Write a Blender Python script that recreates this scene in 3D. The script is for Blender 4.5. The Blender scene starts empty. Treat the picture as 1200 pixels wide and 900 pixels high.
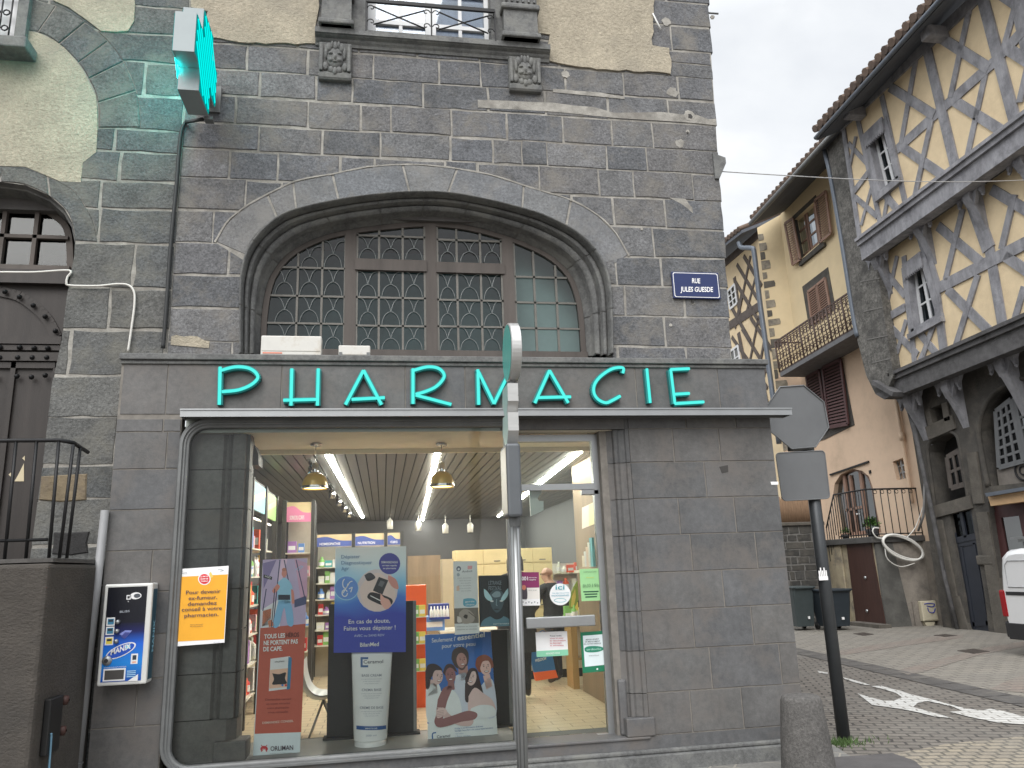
import bpy, bmesh, math, random
from mathutils import Vector, Matrix
random.seed(7)
SC = bpy.context.scene
COL = SC.collection
# ------------------------------------------------------------------ camera model
FPX = 900.0
R = Matrix(((0.986387341356, 0.003653286449466667, 0.16439789022600002),
            (-0.16061996290734068, 0.23560434877389758, 0.9584841252490685),
            (-0.03523124079969811, -0.9718421910665053, 0.23298393793299985)))
CAM = Vector((0, -7.3199, 1.65))
G = -0.17                                   # level of the street
def ray(x, y): return R @ Vector((x - 600, y - 450, FPX))
def PY(x, y, Y=0.0):
    r = ray(x, y); return CAM + r * ((Y - CAM.y) / r.y)
def PX(x, y, X):
    r = ray(x, y); return CAM + r * ((X - CAM.x) / r.x)
def PZ(x, y, Z=G):
    r = ray(x, y); return CAM + r * ((Z - CAM.z) / r.z)
def BX(x0, y0, x1, y1, Y):                   # X0, X1, Z0, Z1 of an upright rectangle seen at these photo points
    xm, ym = (x0 + x1) / 2, (y0 + y1) / 2
    return PY(x0, ym, Y).x, PY(x1, ym, Y).x, PY(xm, y1, Y).z, PY(xm, y0, Y).z
# ------------------------------------------------------------------ materials
MATS = {}
def s2l(c):
    return tuple((v / 12.92 if v <= .04045 else ((v + .055) / 1.055) ** 2.4) for v in c)
def rgb(r, g, b): return tuple(min(.86, v * 1.32) for v in s2l((r / 255, g / 255, b / 255)))   # ink on paper, a little under white
def nodes(name):
    m = bpy.data.materials.new(name); m.use_nodes = True
    nt = m.node_tree; nt.nodes.clear()
    out = nt.nodes.new('ShaderNodeOutputMaterial')
    return m, nt, out
def N(nt, t, **kw):
    n = nt.nodes.new(t)
    for k, v in kw.items():
        if k in n.inputs: n.inputs[k].default_value = v
        else: setattr(n, k, v)
    return n
def mixc(nt, a, b, fac, mode='MIX'):
    n = nt.nodes.new('ShaderNodeMix'); n.data_type = 'RGBA'; n.blend_type = mode
    for sock, v in ((6, a), (7, b), (0, fac)):
        if hasattr(v, 'is_output'): nt.links.new(v, n.inputs[sock])
        else: n.inputs[sock].default_value = v if sock == 0 else (*v[:3], 1)
    return n.outputs[2]
def ramp(nt, src, stops):
    n = nt.nodes.new('ShaderNodeValToRGB'); e = n.color_ramp.elements
    while len(e) < len(stops): e.new(.5)
    for i, (p, c) in enumerate(stops):
        e[i].position = p; e[i].color = (*(c if isinstance(c, tuple) else (c, c, c)), 1)
    nt.links.new(src, n.inputs[0]); return n.outputs[0]
def noise(nt, vec, scale, detail=4, rough=.6):
    n = N(nt, 'ShaderNodeTexNoise', Scale=scale, Detail=detail, Roughness=rough)
    nt.links.new(vec, n.inputs['Vector']); return n.outputs['Fac']
def mat(name, col, rough=.6, metal=0, var=.15, scale=6, bump=0, bscale=60, stretch=None, spec=.5, dirt=None, island=0, speck=0, dscale=1.3, sscale=55):
    """plain procedural surface: colour broken up by noise, random shade per island, stains, bump"""
    if name in MATS: return MATS[name]
    m, nt, out = nodes(name); L = nt.links.new
    tc = N(nt, 'ShaderNodeTexCoord'); vec = tc.outputs['Object']
    if stretch:
        mp = N(nt, 'ShaderNodeMapping'); mp.inputs['Scale'].default_value = stretch; L(vec, mp.inputs[0]); vec = mp.outputs[0]
    p = N(nt, 'ShaderNodeBsdfPrincipled', Roughness=rough, Metallic=metal)
    p.inputs['Specular IOR Level'].default_value = spec
    c = tuple(col)
    a = noise(nt, vec, scale, 6, .65)
    a2 = ramp(nt, a, [(.3, 0.0), (.7, 1.0)])
    lo = tuple(v * (1 - var) for v in c); hi = tuple(min(1, v * (1 + var)) for v in c)
    cs = mixc(nt, lo, hi, a2)
    if island:
        gi = N(nt, 'ShaderNodeNewGeometry')
        r = ramp(nt, gi.outputs['Random Per Island'], [(0, (1 - island, 1 - island * .97, 1 - island * .95)), (.3, (.96, .98, 1.02)), (.55, (1.04, 1.0, .965)), (.75, (1, 1, 1)), (.9, (1 + island * .5, 1 + island * .4, 1 + island * .25)), (1, (1 + island * 1.1, 1 + island, 1 + island * .9))])
        cs = mixc(nt, cs, r, 1.0, 'MULTIPLY')
    if speck:
        s = noise(nt, tc.outputs['Object'], sscale, 6, .78)
        s = ramp(nt, s, [(.35, (1 - speck,) * 3), (.5, (1, 1, 1)), (.68, (1 + speck * 1.3,) * 3)])
        cs = mixc(nt, cs, s, 1.0, 'MULTIPLY')
    if dirt:
        d = noise(nt, tc.outputs['Object'], dscale, 7, .7)
        d = ramp(nt, d, [(.48, 0.0), (.68, 1.0)])
        cs = mixc(nt, cs, dirt, d)
    L(cs, p.inputs['Base Color'])
    if bump:
        b = N(nt, 'ShaderNodeBump', Strength=bump, Distance=.02)
        L(noise(nt, vec, bscale, 5, .7), b.inputs['Height']); L(b.outputs[0], p.inputs['Normal'])
    L(p.outputs[0], out.inputs[0])
    MATS[name] = m; return m
def flat(r, g, b, rough=.55):
    """printed or painted colour given in screen values"""
    k = 'print_%d_%d_%d' % (r, g, b)
    return mat(k, rgb(r, g, b), rough, var=.04, scale=9)
def emit(name, col, s):
    if name in MATS: return MATS[name]
    m, nt, out = nodes(name); e = N(nt, 'ShaderNodeEmission', Strength=s); e.inputs[0].default_value = (*col, 1)
    nt.links.new(e.outputs[0], out.inputs[0]); MATS[name] = m; return m
def glass(name, tint=(.9, .95, .93), ior=1.45, rough=0.0, boost=1.0):
    if name in MATS: return MATS[name]
    m, nt, out = nodes(name)
    t = N(nt, 'ShaderNodeBsdfTransparent'); t.inputs[0].default_value = (*tint, 1)
    g = N(nt, 'ShaderNodeBsdfGlossy', Roughness=rough)
    fr = N(nt, 'ShaderNodeFresnel', IOR=ior)
    mu = N(nt, 'ShaderNodeMath', operation='MULTIPLY'); mu.inputs[1].default_value = boost
    mx = N(nt, 'ShaderNodeMixShader'); L = nt.links.new
    L(fr.outputs[0], mu.inputs[0]); L(mu.outputs[0], mx.inputs[0]); L(t.outputs[0], mx.inputs[1]); L(g.outputs[0], mx.inputs[2]); L(mx.outputs[0], out.inputs[0])
    MATS[name] = m; return m
def gradient(name, stops, axis, lo, hi, rough=.45, diag=None):
    """printed colour gradient along a world axis"""
    m, nt, out = nodes(name); L = nt.links.new
    g = N(nt, 'ShaderNodeNewGeometry'); s = N(nt, 'ShaderNodeSeparateXYZ'); L(g.outputs['Position'], s.inputs[0])
    mr = N(nt, 'ShaderNodeMapRange'); mr.inputs[1].default_value = lo; mr.inputs[2].default_value = hi
    L(s.outputs[axis], mr.inputs[0])
    f = mr.outputs[0]
    if diag:
        n = noise(nt, g.outputs['Position'], diag, 2, .4)
        ma = N(nt, 'ShaderNodeMath', operation='MULTIPLY_ADD'); ma.inputs[1].default_value = .5
        L(n, ma.inputs[0]); sb = N(nt, 'ShaderNodeMath', operation='SUBTRACT'); sb.inputs[1].default_value = .25
        L(f, sb.inputs[0]); L(sb.outputs[0], ma.inputs[2]); f = ma.outputs[0]
    p = N(nt, 'ShaderNodeBsdfPrincipled', Roughness=rough)
    L(ramp(nt, f, stops), p.inputs['Base Color']); L(p.outputs[0], out.inputs[0]); return m
# ------------------------------------------------------------------ mesh builder
def wloc(o):
    v = Vector((0, 0, 0))
    while o: v += o.location; o = o.parent
    return v
class MB:
    def __init__(s): s.v = []; s.f = []; s.m = []; s.mats = []; s.sm = []
    def mi(s, m):
        if m not in s.mats: s.mats.append(m)
        return s.mats.index(m)
    def add(s, vs, fs, m, smooth=False):
        b = len(s.v); s.v += [Vector(p) for p in vs]; k = s.mi(m)
        for f in fs: s.f.append([b + i for i in f]); s.m.append(k); s.sm.append(smooth)
        return s
    def box(s, x0, x1, y0, y1, z0, z1, m):
        if x1 < x0: x0, x1 = x1, x0
        if y1 < y0: y0, y1 = y1, y0
        if z1 < z0: z0, z1 = z1, z0
        vs = [(x, y, z) for z in (z0, z1) for y in (y0, y1) for x in (x0, x1)]
        return s.add(vs, [(0, 2, 3, 1), (4, 5, 7, 6), (0, 1, 5, 4), (2, 6, 7, 3), (0, 4, 6, 2), (1, 3, 7, 5)], m)
    def chamfer(s, x0, x1, y0, y1, z0, z1, m, c=.02):
        """box with its 12 edges cut back"""
        if x1 < x0: x0, x1 = x1, x0
        if y1 < y0: y0, y1 = y1, y0
        if z1 < z0: z0, z1 = z1, z0
        c = min(c, (x1 - x0) * .45, (y1 - y0) * .45, (z1 - z0) * .45)
        bm = bmesh.new(); bmesh.ops.create_cube(bm, size=1)
        for v in bm.verts:
            v.co = Vector(((x0 + x1) / 2 + v.co.x * (x1 - x0), (y0 + y1) / 2 + v.co.y * (y1 - y0), (z0 + z1) / 2 + v.co.z * (z1 - z0)))
        bmesh.ops.bevel(bm, geom=bm.edges[:], offset=c, segments=2, profile=.5, affect='EDGES')
        bm.verts.index_update()
        s.add([v.co.copy() for v in bm.verts], [[v.index for v in f.verts] for f in bm.faces], m); bm.free(); return s
    def poly(s, pts, m): return s.add(pts, [list(range(len(pts)))], m)
    def prism(s, pts, d, m, smooth=False):
        """polygon pts pushed along vector d"""
        n = len(pts); d = Vector(d); a = [Vector(p) for p in pts]
        nrm = Vector((0, 0, 0))
        for i in range(n): nrm += a[i].cross(a[(i + 1) % n])
        if nrm.dot(d) > 0: a = a[::-1]
        vs = a + [p + d for p in a]
        s.add(vs, [list(range(n)), list(range(2 * n - 1, n - 1, -1))], m)
        b = len(s.v) - 2 * n; k = s.mi(m)
        for i in range(n):
            j = (i + 1) % n
            s.f.append([b + j, b + i, b + n + i, b + n + j]); s.m.append(k); s.sm.append(smooth)
        return s
    def bar(s, p, q, w, d, m, n=(0, -1, 0), off=0.0):
        """squared bar from p to q: w wide across the direction n faces, d deep behind it"""
        p, q = Vector(p), Vector(q); n = Vector(n).normalized(); t = (q - p).normalized(); u = t.cross(n).normalized() * (w / 2)
        n = u.cross(t).normalized()
        if n.dot(Vector(n)) < 0: n = -n
        o = n * off; b = -n * d
        vs = [p - u + o, p + u + o, q + u + o, q - u + o]
        return s.prism(vs, b, m)
    def tube(s, pts, r, m, n=8, cap=True, smooth=True, closed=False):
        pts = [Vector(p) for p in pts]; rs = r if isinstance(r, (list, tuple)) else [r] * len(pts)
        vs = []; fs = []; up = None; L = len(pts)
        for i, p in enumerate(pts):
            if closed: t = (pts[(i + 1) % L] - pts[i - 1]).normalized()
            else: t = (pts[min(i + 1, L - 1)] - pts[max(i - 1, 0)]).normalized()
            if up is None:
                up = Vector((0, 0, 1)) if abs(t.z) < .9 else Vector((0, 1, 0))
            a = (up - t * up.dot(t)).normalized(); b = t.cross(a); up = a
            for k in range(n):
                an = 2 * math.pi * k / n; vs.append(p + (a * math.cos(an) + b * math.sin(an)) * rs[i])
        for i in range(L if closed else L - 1):
            j = (i + 1) % L
            for k in range(n):
                k2 = (k + 1) % n; fs.append((i * n + k, i * n + k2, j * n + k2, j * n + k))
        s.add(vs, fs, m, smooth)
        if cap and not closed:
            b = len(s.v) - len(vs); k = s.mi(m)
            s.f.append([b + i for i in range(n)][::-1]); s.m.append(k); s.sm.append(False)
            s.f.append([b + (L - 1) * n + i for i in range(n)]); s.m.append(k); s.sm.append(False)
        return s
    def lathe(s, prof, c, m, n=24, axis='z', smooth=True):
        """(radius, height) profile turned about an axis through c"""
        c = Vector(c); vs = []; fs = []
        for r, h in prof:
            for k in range(n):
                a = 2 * math.pi * k / n; x, y = r * math.cos(a), r * math.sin(a)
                vs.append(c + (Vector((x, y, h)) if axis == 'z' else Vector((x, h, y)) if axis == 'y' else Vector((h, x, y))))
        for i in range(len(prof) - 1):
            for k in range(n):
                k2 = (k + 1) % n; fs.append((i * n + k, i * n + k2, (i + 1) * n + k2, (i + 1) * n + k))
        return s.add(vs, fs, m, smooth)
    def grid(s, rows, m, smooth=True, closed=False):
        nr, nc = len(rows), len(rows[0]); vs = [p for r in rows for p in r]; fs = []
        for i in range(nr - 1):
            for j in range(nc if closed else nc - 1):
                k = (j + 1) % nc; fs.append((i * nc + j, i * nc + k, (i + 1) * nc + k, (i + 1) * nc + j))
        return s.add(vs, fs, m, smooth)
    def text(s, body, p0, p1, h, m, fr, bold=0):
        """lettering between two points of a frame; fr maps (x, y up) in frame units to space; h is cap height"""
        V, F = glyphs(body, bold)
        if not V: return s
        x0 = min(v[0] for v in V); x1 = max(v[0] for v in V); cap = .7
        dx, dy = p1[0] - p0[0], p1[1] - p0[1]; w = (x1 - x0) or 1
        s.add([fr(p0[0] + dx * (v[0] - x0) / w, p0[1] + dy * (v[0] - x0) / w, v[1] / cap * h) for v in V], F, m); return s
    def build(s, name, parent=None, loc=None, fix=True):
        o0 = wloc(parent) if parent else Vector((0, 0, 0))
        l = Vector(loc) if loc is not None else Vector((0, 0, 0))
        base = o0 + l
        me = bpy.data.meshes.new(name)
        me.from_pydata([tuple(p - base) for p in s.v], [], s.f)
        for m in s.mats: me.materials.append(m)
        me.polygons.foreach_set('material_index', s.m); me.polygons.foreach_set('use_smooth', s.sm)
        me.update()
        if fix:
            bm = bmesh.new(); bm.from_mesh(me); bmesh.ops.recalc_face_normals(bm, faces=bm.faces[:]); bm.to_mesh(me); bm.free()
        o = bpy.data.objects.new(name, me); COL.objects.link(o); o.location = l
        if parent: o.parent = parent
        return o
_G = {}
def glyphs(body, bold=0):
    k = (body, bold)
    if k in _G: return _G[k]
    cu = bpy.data.curves.new('lettering', 'FONT'); cu.body = body; cu.size = 1; cu.resolution_u = 3; cu.offset = bold
    ob = bpy.data.objects.new('lettering', cu); me = ob.to_mesh()
    V = [(v.co.x, v.co.y) for v in me.vertices]; F = [list(p.vertices) for p in me.polygons]
    ob.to_mesh_clear(); bpy.data.objects.remove(ob); bpy.data.curves.remove(cu)
    _G[k] = (V, F); return V, F
def thing(name, label, cat, loc=(0, 0, 0), group=None):
    o = bpy.data.objects.new(name, None); COL.objects.link(o); o.location = loc; o.empty_display_size = .1
    return tag(o, label, cat, group)
def tag(o, label, cat, group=None, kind=None):
    o['label'] = label; o['category'] = cat
    if group: o['group'] = group
    if kind: o['kind'] = kind
    return o
def struct(o, label=None, cat=None, kind='structure'):
    o['kind'] = kind
    o['label'] = label or ''
    if not label: del o['label']
    if cat: o['category'] = cat
    return o
def booled(o, cutters, op='DIFFERENCE'):
    """apply boolean cuts without operators"""
    for c in cutters:
        md = o.modifiers.new('cut', 'BOOLEAN'); md.object = c; md.operation = op; md.solver = 'EXACT'
    bpy.context.view_layer.update()
    dg = bpy.context.evaluated_depsgraph_get()
    me = bpy.data.meshes.new_from_object(o.evaluated_get(dg))
    o.modifiers.clear(); old = o.data; o.data = me; me.name = old.name; bpy.data.meshes.remove(old)
    for c in cutters:
        cm = c.data; bpy.data.objects.remove(c); bpy.data.meshes.remove(cm)
    return o
def cutter(pts, d):
    b = MB(); b.prism(pts, d, flat(90, 90, 90)); return b.build('cutter')
def fr_y(Y):
    """frame in photo points on an upright plane facing the street; third number lifts along the letter"""
    def f(x, y, up): return PY(x, y - up, Y)
    return f
def fr_x(X):
    def f(x, y, up): return PX(x, y - up, X)
    return f
def ell(cx, cy, rx, ry, n=20, rot=0):
    c, s_ = math.cos(rot), math.sin(rot)
    return [(cx + rx * math.cos(2 * math.pi * k / n) * c - ry * math.sin(2 * math.pi * k / n) * s_,
             cy + rx * math.cos(2 * math.pi * k / n) * s_ + ry * math.sin(2 * math.pi * k / n) * c) for k in range(n)]
def smooth_line(pts, n=4):
    """Catmull-Rom through the points"""
    P = [Vector(p) for p in pts]; out = []
    for i in range(len(P) - 1):
        a = P[max(i - 1, 0)]; b = P[i]; c = P[i + 1]; d = P[min(i + 2, len(P) - 1)]
        for k in range(n):
            t = k / n
            out.append(.5 * ((2 * b) + (c - a) * t + (2 * a - 5 * b + 4 * c - d) * t * t + (3 * b - a - 3 * c + d) * t ** 3))
    out.append(P[-1]); return out
def resample(pts, n):
    P = [Vector(p) for p in pts]; L = [0]
    for i in range(1, len(P)): L.append(L[-1] + (P[i] - P[i - 1]).length)
    out = []
    for k in range(n):
        t = L[-1] * k / (n - 1); i = 0
        while i < len(P) - 2 and L[i + 1] < t: i += 1
        f = (t - L[i]) / max(1e-9, L[i + 1] - L[i]); out.append(P[i].lerp(P[i + 1], f))
    return out
# ------------------------------------------------------------------ shared surfaces
ASHLAR = mat('basalt_ashlar', (.138, .141, .147), .9, var=.25, scale=4, bump=.8, bscale=30, island=.24, speck=.44, dirt=(.20, .188, .17), dscale=2.6, sscale=42)
ASHLAR_OLD = mat('basalt_ashlar_weathered', (.115, .118, .116), .92, var=.3, scale=4, bump=1.0, bscale=22, island=.26, speck=.42, dirt=(.17, .165, .145), dscale=2.2, sscale=38)
MORTAR = mat('lime_mortar', (.33, .315, .285), .95, var=.4, scale=7, bump=.5, bscale=60, dirt=(.2, .185, .165), dscale=2)
VOUS = mat('arch_basalt', (.168, .174, .18), .85, var=.2, scale=4, bump=.5, bscale=30, island=.14, speck=.3, dirt=(.22, .215, .205), dscale=2.4, sscale=42)
MORTAR_DARK = mat('grey_mortar', (.17, .165, .155), .95, var=.25, scale=7, bump=.3)
DRESSED = mat('dressed_basalt', (.14, .142, .14), .8, var=.3, scale=3, bump=.35, bscale=40, speck=.3, dirt=(.19, .19, .175), dscale=3, sscale=22)
CLAD = mat('sawn_basalt_cladding', (.112, .112, .112), .6, var=.25, scale=2.2, bump=.12, bscale=60, island=.24, speck=.16, dirt=(.135, .122, .112), dscale=2.0, sscale=16)
CLAD_JOINT = mat('cladding_joint', (.2, .185, .165), .9, var=.25, scale=9)
PLASTER = mat('beige_roughcast', (.44, .39, .30), .95, var=.16, scale=2.5, bump=1.2, bscale=32, speck=.18, dirt=(.35, .315, .25), dscale=1.2, sscale=26)
METAL = mat('brushed_aluminium', (.36, .37, .375), .38, .75, var=.08, scale=4)
METAL_DK = mat('weathered_grey_metal', (.16, .165, .165), .5, .4, var=.15, scale=5)
IRON = mat('black_wrought_iron', (.012, .012, .013), .5, .3, var=.2, scale=20)
WHITE = mat('white_paint', (.78, .78, .76), .45, var=.05, scale=5)
# ================================================================== PHARMACY BUILDING
UW = .13                                            # plane of the old wall above the shopfront
pharm = thing('pharmacy_building', 'dark basalt stone corner building with arched leaded window above a pharmacy shopfront', 'building', (.7, 0, G))
COURSES = [3.60, 3.87, 4.21, 4.555, 4.89, 5.24, 5.59, 5.92, 6.22, 6.55, 6.86, 7.17, 7.52, 7.86, 8.2, 8.55, 8.9]
def lerp(a, b, t): return a + (b - a) * t
_a, _b = PY(858, 415, UW), PY(830, 0, UW)
def corner_x(z): return lerp(_a.x, _b.x, (z - _a.z) / (_b.z - _a.z))
def stone_outline(x0, x1, z0, z1, gap, jit, rnd):
    """block outline with slightly uneven edges"""
    g = gap / 2; x0 += g; x1 -= g; z0 += g; z1 -= g
    pts = []
    def side(a, b, n):
        for k in range(n):
            t = (k + (rnd.uniform(-.2, .2) if 0 < k else 0)) / n
            pts.append((lerp(a[0], b[0], t) + rnd.uniform(-jit, jit), lerp(a[1], b[1], t) + rnd.uniform(-jit, jit)))
    nx = max(2, int((x1 - x0) / .16)); nz = max(2, int((z1 - z0) / .13))
    side((x0, z0), (x1, z0), nx); side((x1, z0), (x1, z1), nz); side((x1, z1), (x0, z1), nx); side((x0, z1), (x0, z0), nz)
    return pts
def block(mb, pts, Y, m, depth=.05, inset=.009, proud=0.0):
    """a stone with a softened front edge; pts in (x, z)"""
    n = len(pts); cx = sum(p[0] for p in pts) / n; cz = sum(p[1] for p in pts) / n
    ins = []
    for x, z in pts:
        dx, dz = cx - x, cz - z; l = math.hypot(dx, dz) or 1
        ins.append((x + dx / l * inset * 1.3, z + dz / l * inset * 1.3))
    y0 = Y - proud
    vs = [(x, y0, z) for x, z in ins] + [(x, y0 + .010, z) for x, z in pts] + [(x, Y + depth, z) for x, z in pts]
    fs = [list(range(n))[::-1], list(range(2 * n, 3 * n))]
    for i in range(n):
        j = (i + 1) % n
        fs += [(i, j, n + j, n + i), (n + i, n + j, 2 * n + j, 2 * n + i)]
    mb.add(vs, fs, m)
def ashlar(mb, courses, xl, xr, Y, m, wmin, wmax, rnd, gap=.0155, jit=.006, keep=None):
    for k in range(len(courses) - 1):
        z0, z1 = courses[k], courses[k + 1]; zm = (z0 + z1) / 2
        x = xl(zm); e = xr(zm); xs = [x]
        while e - xs[-1] > wmax * 1.25: xs.append(xs[-1] + rnd.uniform(wmin, wmax) * (.55 if rnd.random() < .18 else 1))
        xs.append(e)
        if len(xs) > 2 and xs[-1] - xs[-2] < .2: xs.pop(-2)
        for i in range(len(xs) - 1):
            a, b = xs[i], xs[i + 1]
            if keep and not keep((a + b) / 2, zm): continue
            zz0 = z0 + rnd.uniform(-.008, .008); zz1 = z1 + rnd.uniform(-.008, .008)
            last = i == len(xs) - 2
            block(mb, stone_outline(a, b + (rnd.uniform(-.012, .02) if last else 0), zz0, zz1, gap * rnd.uniform(.8, 1.3), jit, rnd), Y, m, .3 if last else .05, proud=rnd.uniform(0, .006))
# --- traced curves of the arch, in photo points
EXTR = [(252, 284), (265, 262), (281, 247), (300, 235), (345, 213), (390, 204), (430, 196), (470, 193), (503, 194), (537, 198), (575, 205), (612, 217), (642, 226), (670, 235), (700, 252), (722, 274), (737, 300)]
M0 = [(281, 417), (281, 370), (281, 335), (284, 312), (290, 293), (303, 274), (325, 255), (347, 246), (397, 235), (440, 229), (480, 226), (525, 227), (565, 234), (600, 242), (637, 253), (675, 272), (700, 296), (714, 327), (717, 365), (718, 417)]
FRM = [(305, 417), (306, 385), (308, 360), (313, 335), (320, 319), (337, 298), (370, 280), (407, 270), (450, 264), (500, 260), (550, 265), (600, 279), (625, 289), (650, 303), (670, 324), (680, 350), (684, 375), (687, 417)]
P_ex = smooth_line([PY(x, y, UW) for x, y in EXTR], 3)
P_m0 = smooth_line([PY(x, y, UW) for x, y in M0], 3)
WY = .46
P_fr = smooth_line([PY(x, y, WY) for x, y in FRM], 3)
NA = 64
r_m0 = resample(P_m0, NA); r_fr = resample(P_fr, NA)
base_m0 = [Vector((r_m0[0].x, UW, 3.3))] + P_m0 + [Vector((r_m0[-1].x, UW, 3.3))]
def dy(pts, Y): return [Vector((p.x, Y, p.z)) for p in pts]
hole_poly = dy(base_m0, -.3)
ring_poly = dy([Vector((P_m0[0].x, 0, 3.3)), Vector((P_m0[0].x, 0, PY(281, 300, UW).z - .05))] + P_ex + [Vector((P_m0[-1].x, 0, PY(717, 305, UW).z - .02)), Vector((P_m0[-1].x, 0, 3.3))], -.3)
rnd = random.Random(11)
mb = MB()
PIPE_X = -2.04
uz0 = PY(500, 59, .06).z + .14; ux0, ux1 = PY(431, 10, .3).x - .03, PY(576, 25, .3).x + .03
ashlar(mb, [c for c in COURSES if c < uz0 - .12] + [uz0], lambda z: PIPE_X, corner_x, UW, ASHLAR, .46, .76, rnd)
hi = [uz0] + [c for c in COURSES if c > uz0 + .12]
ashlar(mb, hi, lambda z: PIPE_X, lambda z: ux0, UW, ASHLAR, .46, .76, rnd); ashlar(mb, hi, lambda z: ux1, corner_x, UW, ASHLAR, .46, .76, rnd)
wall = mb.build('stone_wall', pharm)
booled(wall, [cutter(ring_poly, (0, 1.5, 0))])
# mortar bed
mb = MB(); mb.prism([(PIPE_X, UW + .005, 3.3), (corner_x(3.3) - .01, UW + .005, 3.3), (corner_x(8.9) - .01, UW + .005, 8.9), (PIPE_X, UW + .005, 8.9)], (0, .25, 0), MORTAR)
mort = mb.build('mortar_bed', wall); mort.location = (0, 0, 0)
booled(mort, [cutter(hole_poly, (0, 1.5, 0))])
# smeared pointing, old fixing holes and patches
mb = MB()
def patch(px, py, r, m, Y=UW - .008, seed=0, sq=1.0):
    q = random.Random(seed); c = PY(px, py, Y)
    pts = [(c.x + r * q.uniform(.7, 1.15) * math.cos(a), Y, c.z + r * sq * q.uniform(.7, 1.15) * math.sin(a)) for a in [2 * math.pi * k / 14 for k in range(14)]]
    b = MB(); b.prism(pts, (0, .012, 0), m); b.build('pointing_patch', wall)
for i, (x, y, r) in enumerate([(808, 135, .07), (797, 168, .06), (788, 108, .07), (663, 87, .05), (806, 154, .025), (835, 20, .03), (812, 355, .02), (786, 381, .02), (752, 268, .02), (781, 25, .06)]): patch(x, y, r, MORTAR, seed=i)
for i, (x, y, r) in enumerate([(809, 136, .03), (806, 155, .012), (812, 354, .02)]): patch(x, y, r, flat(40, 38, 36), UW - .012, 30 + i)
def band(pts, w, m, Y=UW - .005):
    q = random.Random(len(pts)); a = smooth_line([PY(x, y, Y) for x, y in pts], 3)
    up = [p + Vector((0, 0, w * q.uniform(.7, 1.3))) for p in a]
    b = MB(); b.add(a + up, [(i, i + 1, len(a) + i + 1, len(a) + i) for i in range(len(a) - 1)], m); b.build('pointing_patch', wall)
band([(560, 126), (650, 131), (720, 138), (800, 143), (840, 147)], .09, MORTAR)
band([(648, 108), (690, 112), (732, 116)], .05, MORTAR, UW - .007)
band([(785, 232), (800, 240), (812, 250)], .1, MORTAR)
band([(200, 404), (222, 406), (245, 408)], .10, PLASTER, UW - .009)
# --- voussoirs
mb = MB(); ex = resample(P_ex, 61); m_in = [p for p in P_m0]
JX = [PY(x, y, UW) for x, y in ((252, 284), (312, 226), (343, 213), (391, 204), (470, 193), (535, 198), (612, 217), (670, 235), (737, 300))]
ex = resample(P_ex, 121); JT = [min(range(121), key=lambda i: (ex[i] - p).length) for p in JX]
MI = [(288, 300), (322, 257), (347, 246), (396, 235), (479, 226), (529, 228), (606, 244), (658, 262), (710, 318)]
inn = [PY(x, y, UW) for x, y in MI]
def near(p): return min(range(len(P_m0)), key=lambda i: (P_m0[i] - p).length)
idx = [near(p) for p in inn]
for k in range(8):
    o_ = ex[JT[k]:JT[k + 1] + 1]; i_ = P_m0[idx[k]:idx[k + 1] + 1][::-1]
    pts = [(p.x, p.z) for p in o_ + i_]; n = len(pts); cx = sum(p[0] for p in pts) / n; cz = sum(p[1] for p in pts) / n
    pts = [(cx + (x - cx) * (1 - .010 / max(.1, abs(x - cx) + .05)) , cz + (z - cz) * (1 - .008 / max(.1, abs(z - cz) + .05))) for x, z in pts]
    block(mb, pts, UW, VOUS, .05, .008, rnd.uniform(0, .005))
# jamb stones under the springing
for side, X, sg in (('l', P_m0[0].x, -1), ('r', P_m0[-1].x, 1)):
    pass
mb.build('arch_voussoirs', wall)
ec = Vector((.47, UW, 3.9)); mb = MB(); q = random.Random(12); e_in = [p + Vector((0, -.0065, 0)) for p in P_ex]
mb.grid([[p + (ec - p).normalized() * q.uniform(.004, .010) for p in e_in], [p - (ec - p).normalized() * q.uniform(.006, .014) for p in e_in]], MORTAR, False); mb.build('pointing_line', wall)
# --- moulded arch reveal
PROF = [(0, UW + .02), (.0, UW - .02), (.03, UW - .055), (.08, UW - .075), (.13, UW - .065), (.165, UW - .03), (.17, UW + .06), (.175, UW + .075), (.22, UW + .08), (.23, UW + .05), (.25, UW + .042), (.38, UW + .05), (.40, UW + .06), (.41, UW + .14), (.45, UW + .155), (.49, UW + .15), (.51, UW + .12), (.55, UW + .115), (.72, UW + .15), (.74, UW + .16), (.75, UW + .25), (.80, UW + .27), (1.0, WY + .01)]
rows = []
for t, y in PROF:
    rows.append([Vector((lerp(a.x, b.x, t), y, lerp(a.z, b.z, t))) for a, b in zip(r_m0, r_fr)])
mb = MB(); cutsi = [0, 5, 12, 20, 26, 31, 36, 43, 51, 58, 63]
for i0, i1 in zip(cutsi, cutsi[1:]):
    seg = []
    for r in rows:
        s_ = r[i0:i1 + 1]; s_[0] = s_[0].lerp(s_[1], .05); s_[-1] = s_[-1].lerp(s_[-2], .05); seg.append(s_)
    mb.grid(seg, DRESSED)
mb.build('arch_moulding', wall, fix=False)
mb = MB(); mb.grid([[p + Vector((0, .02, 0)) for p in r] for r in rows], MORTAR_DARK); mb.build('moulding_joint', wall, fix=False)
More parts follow.
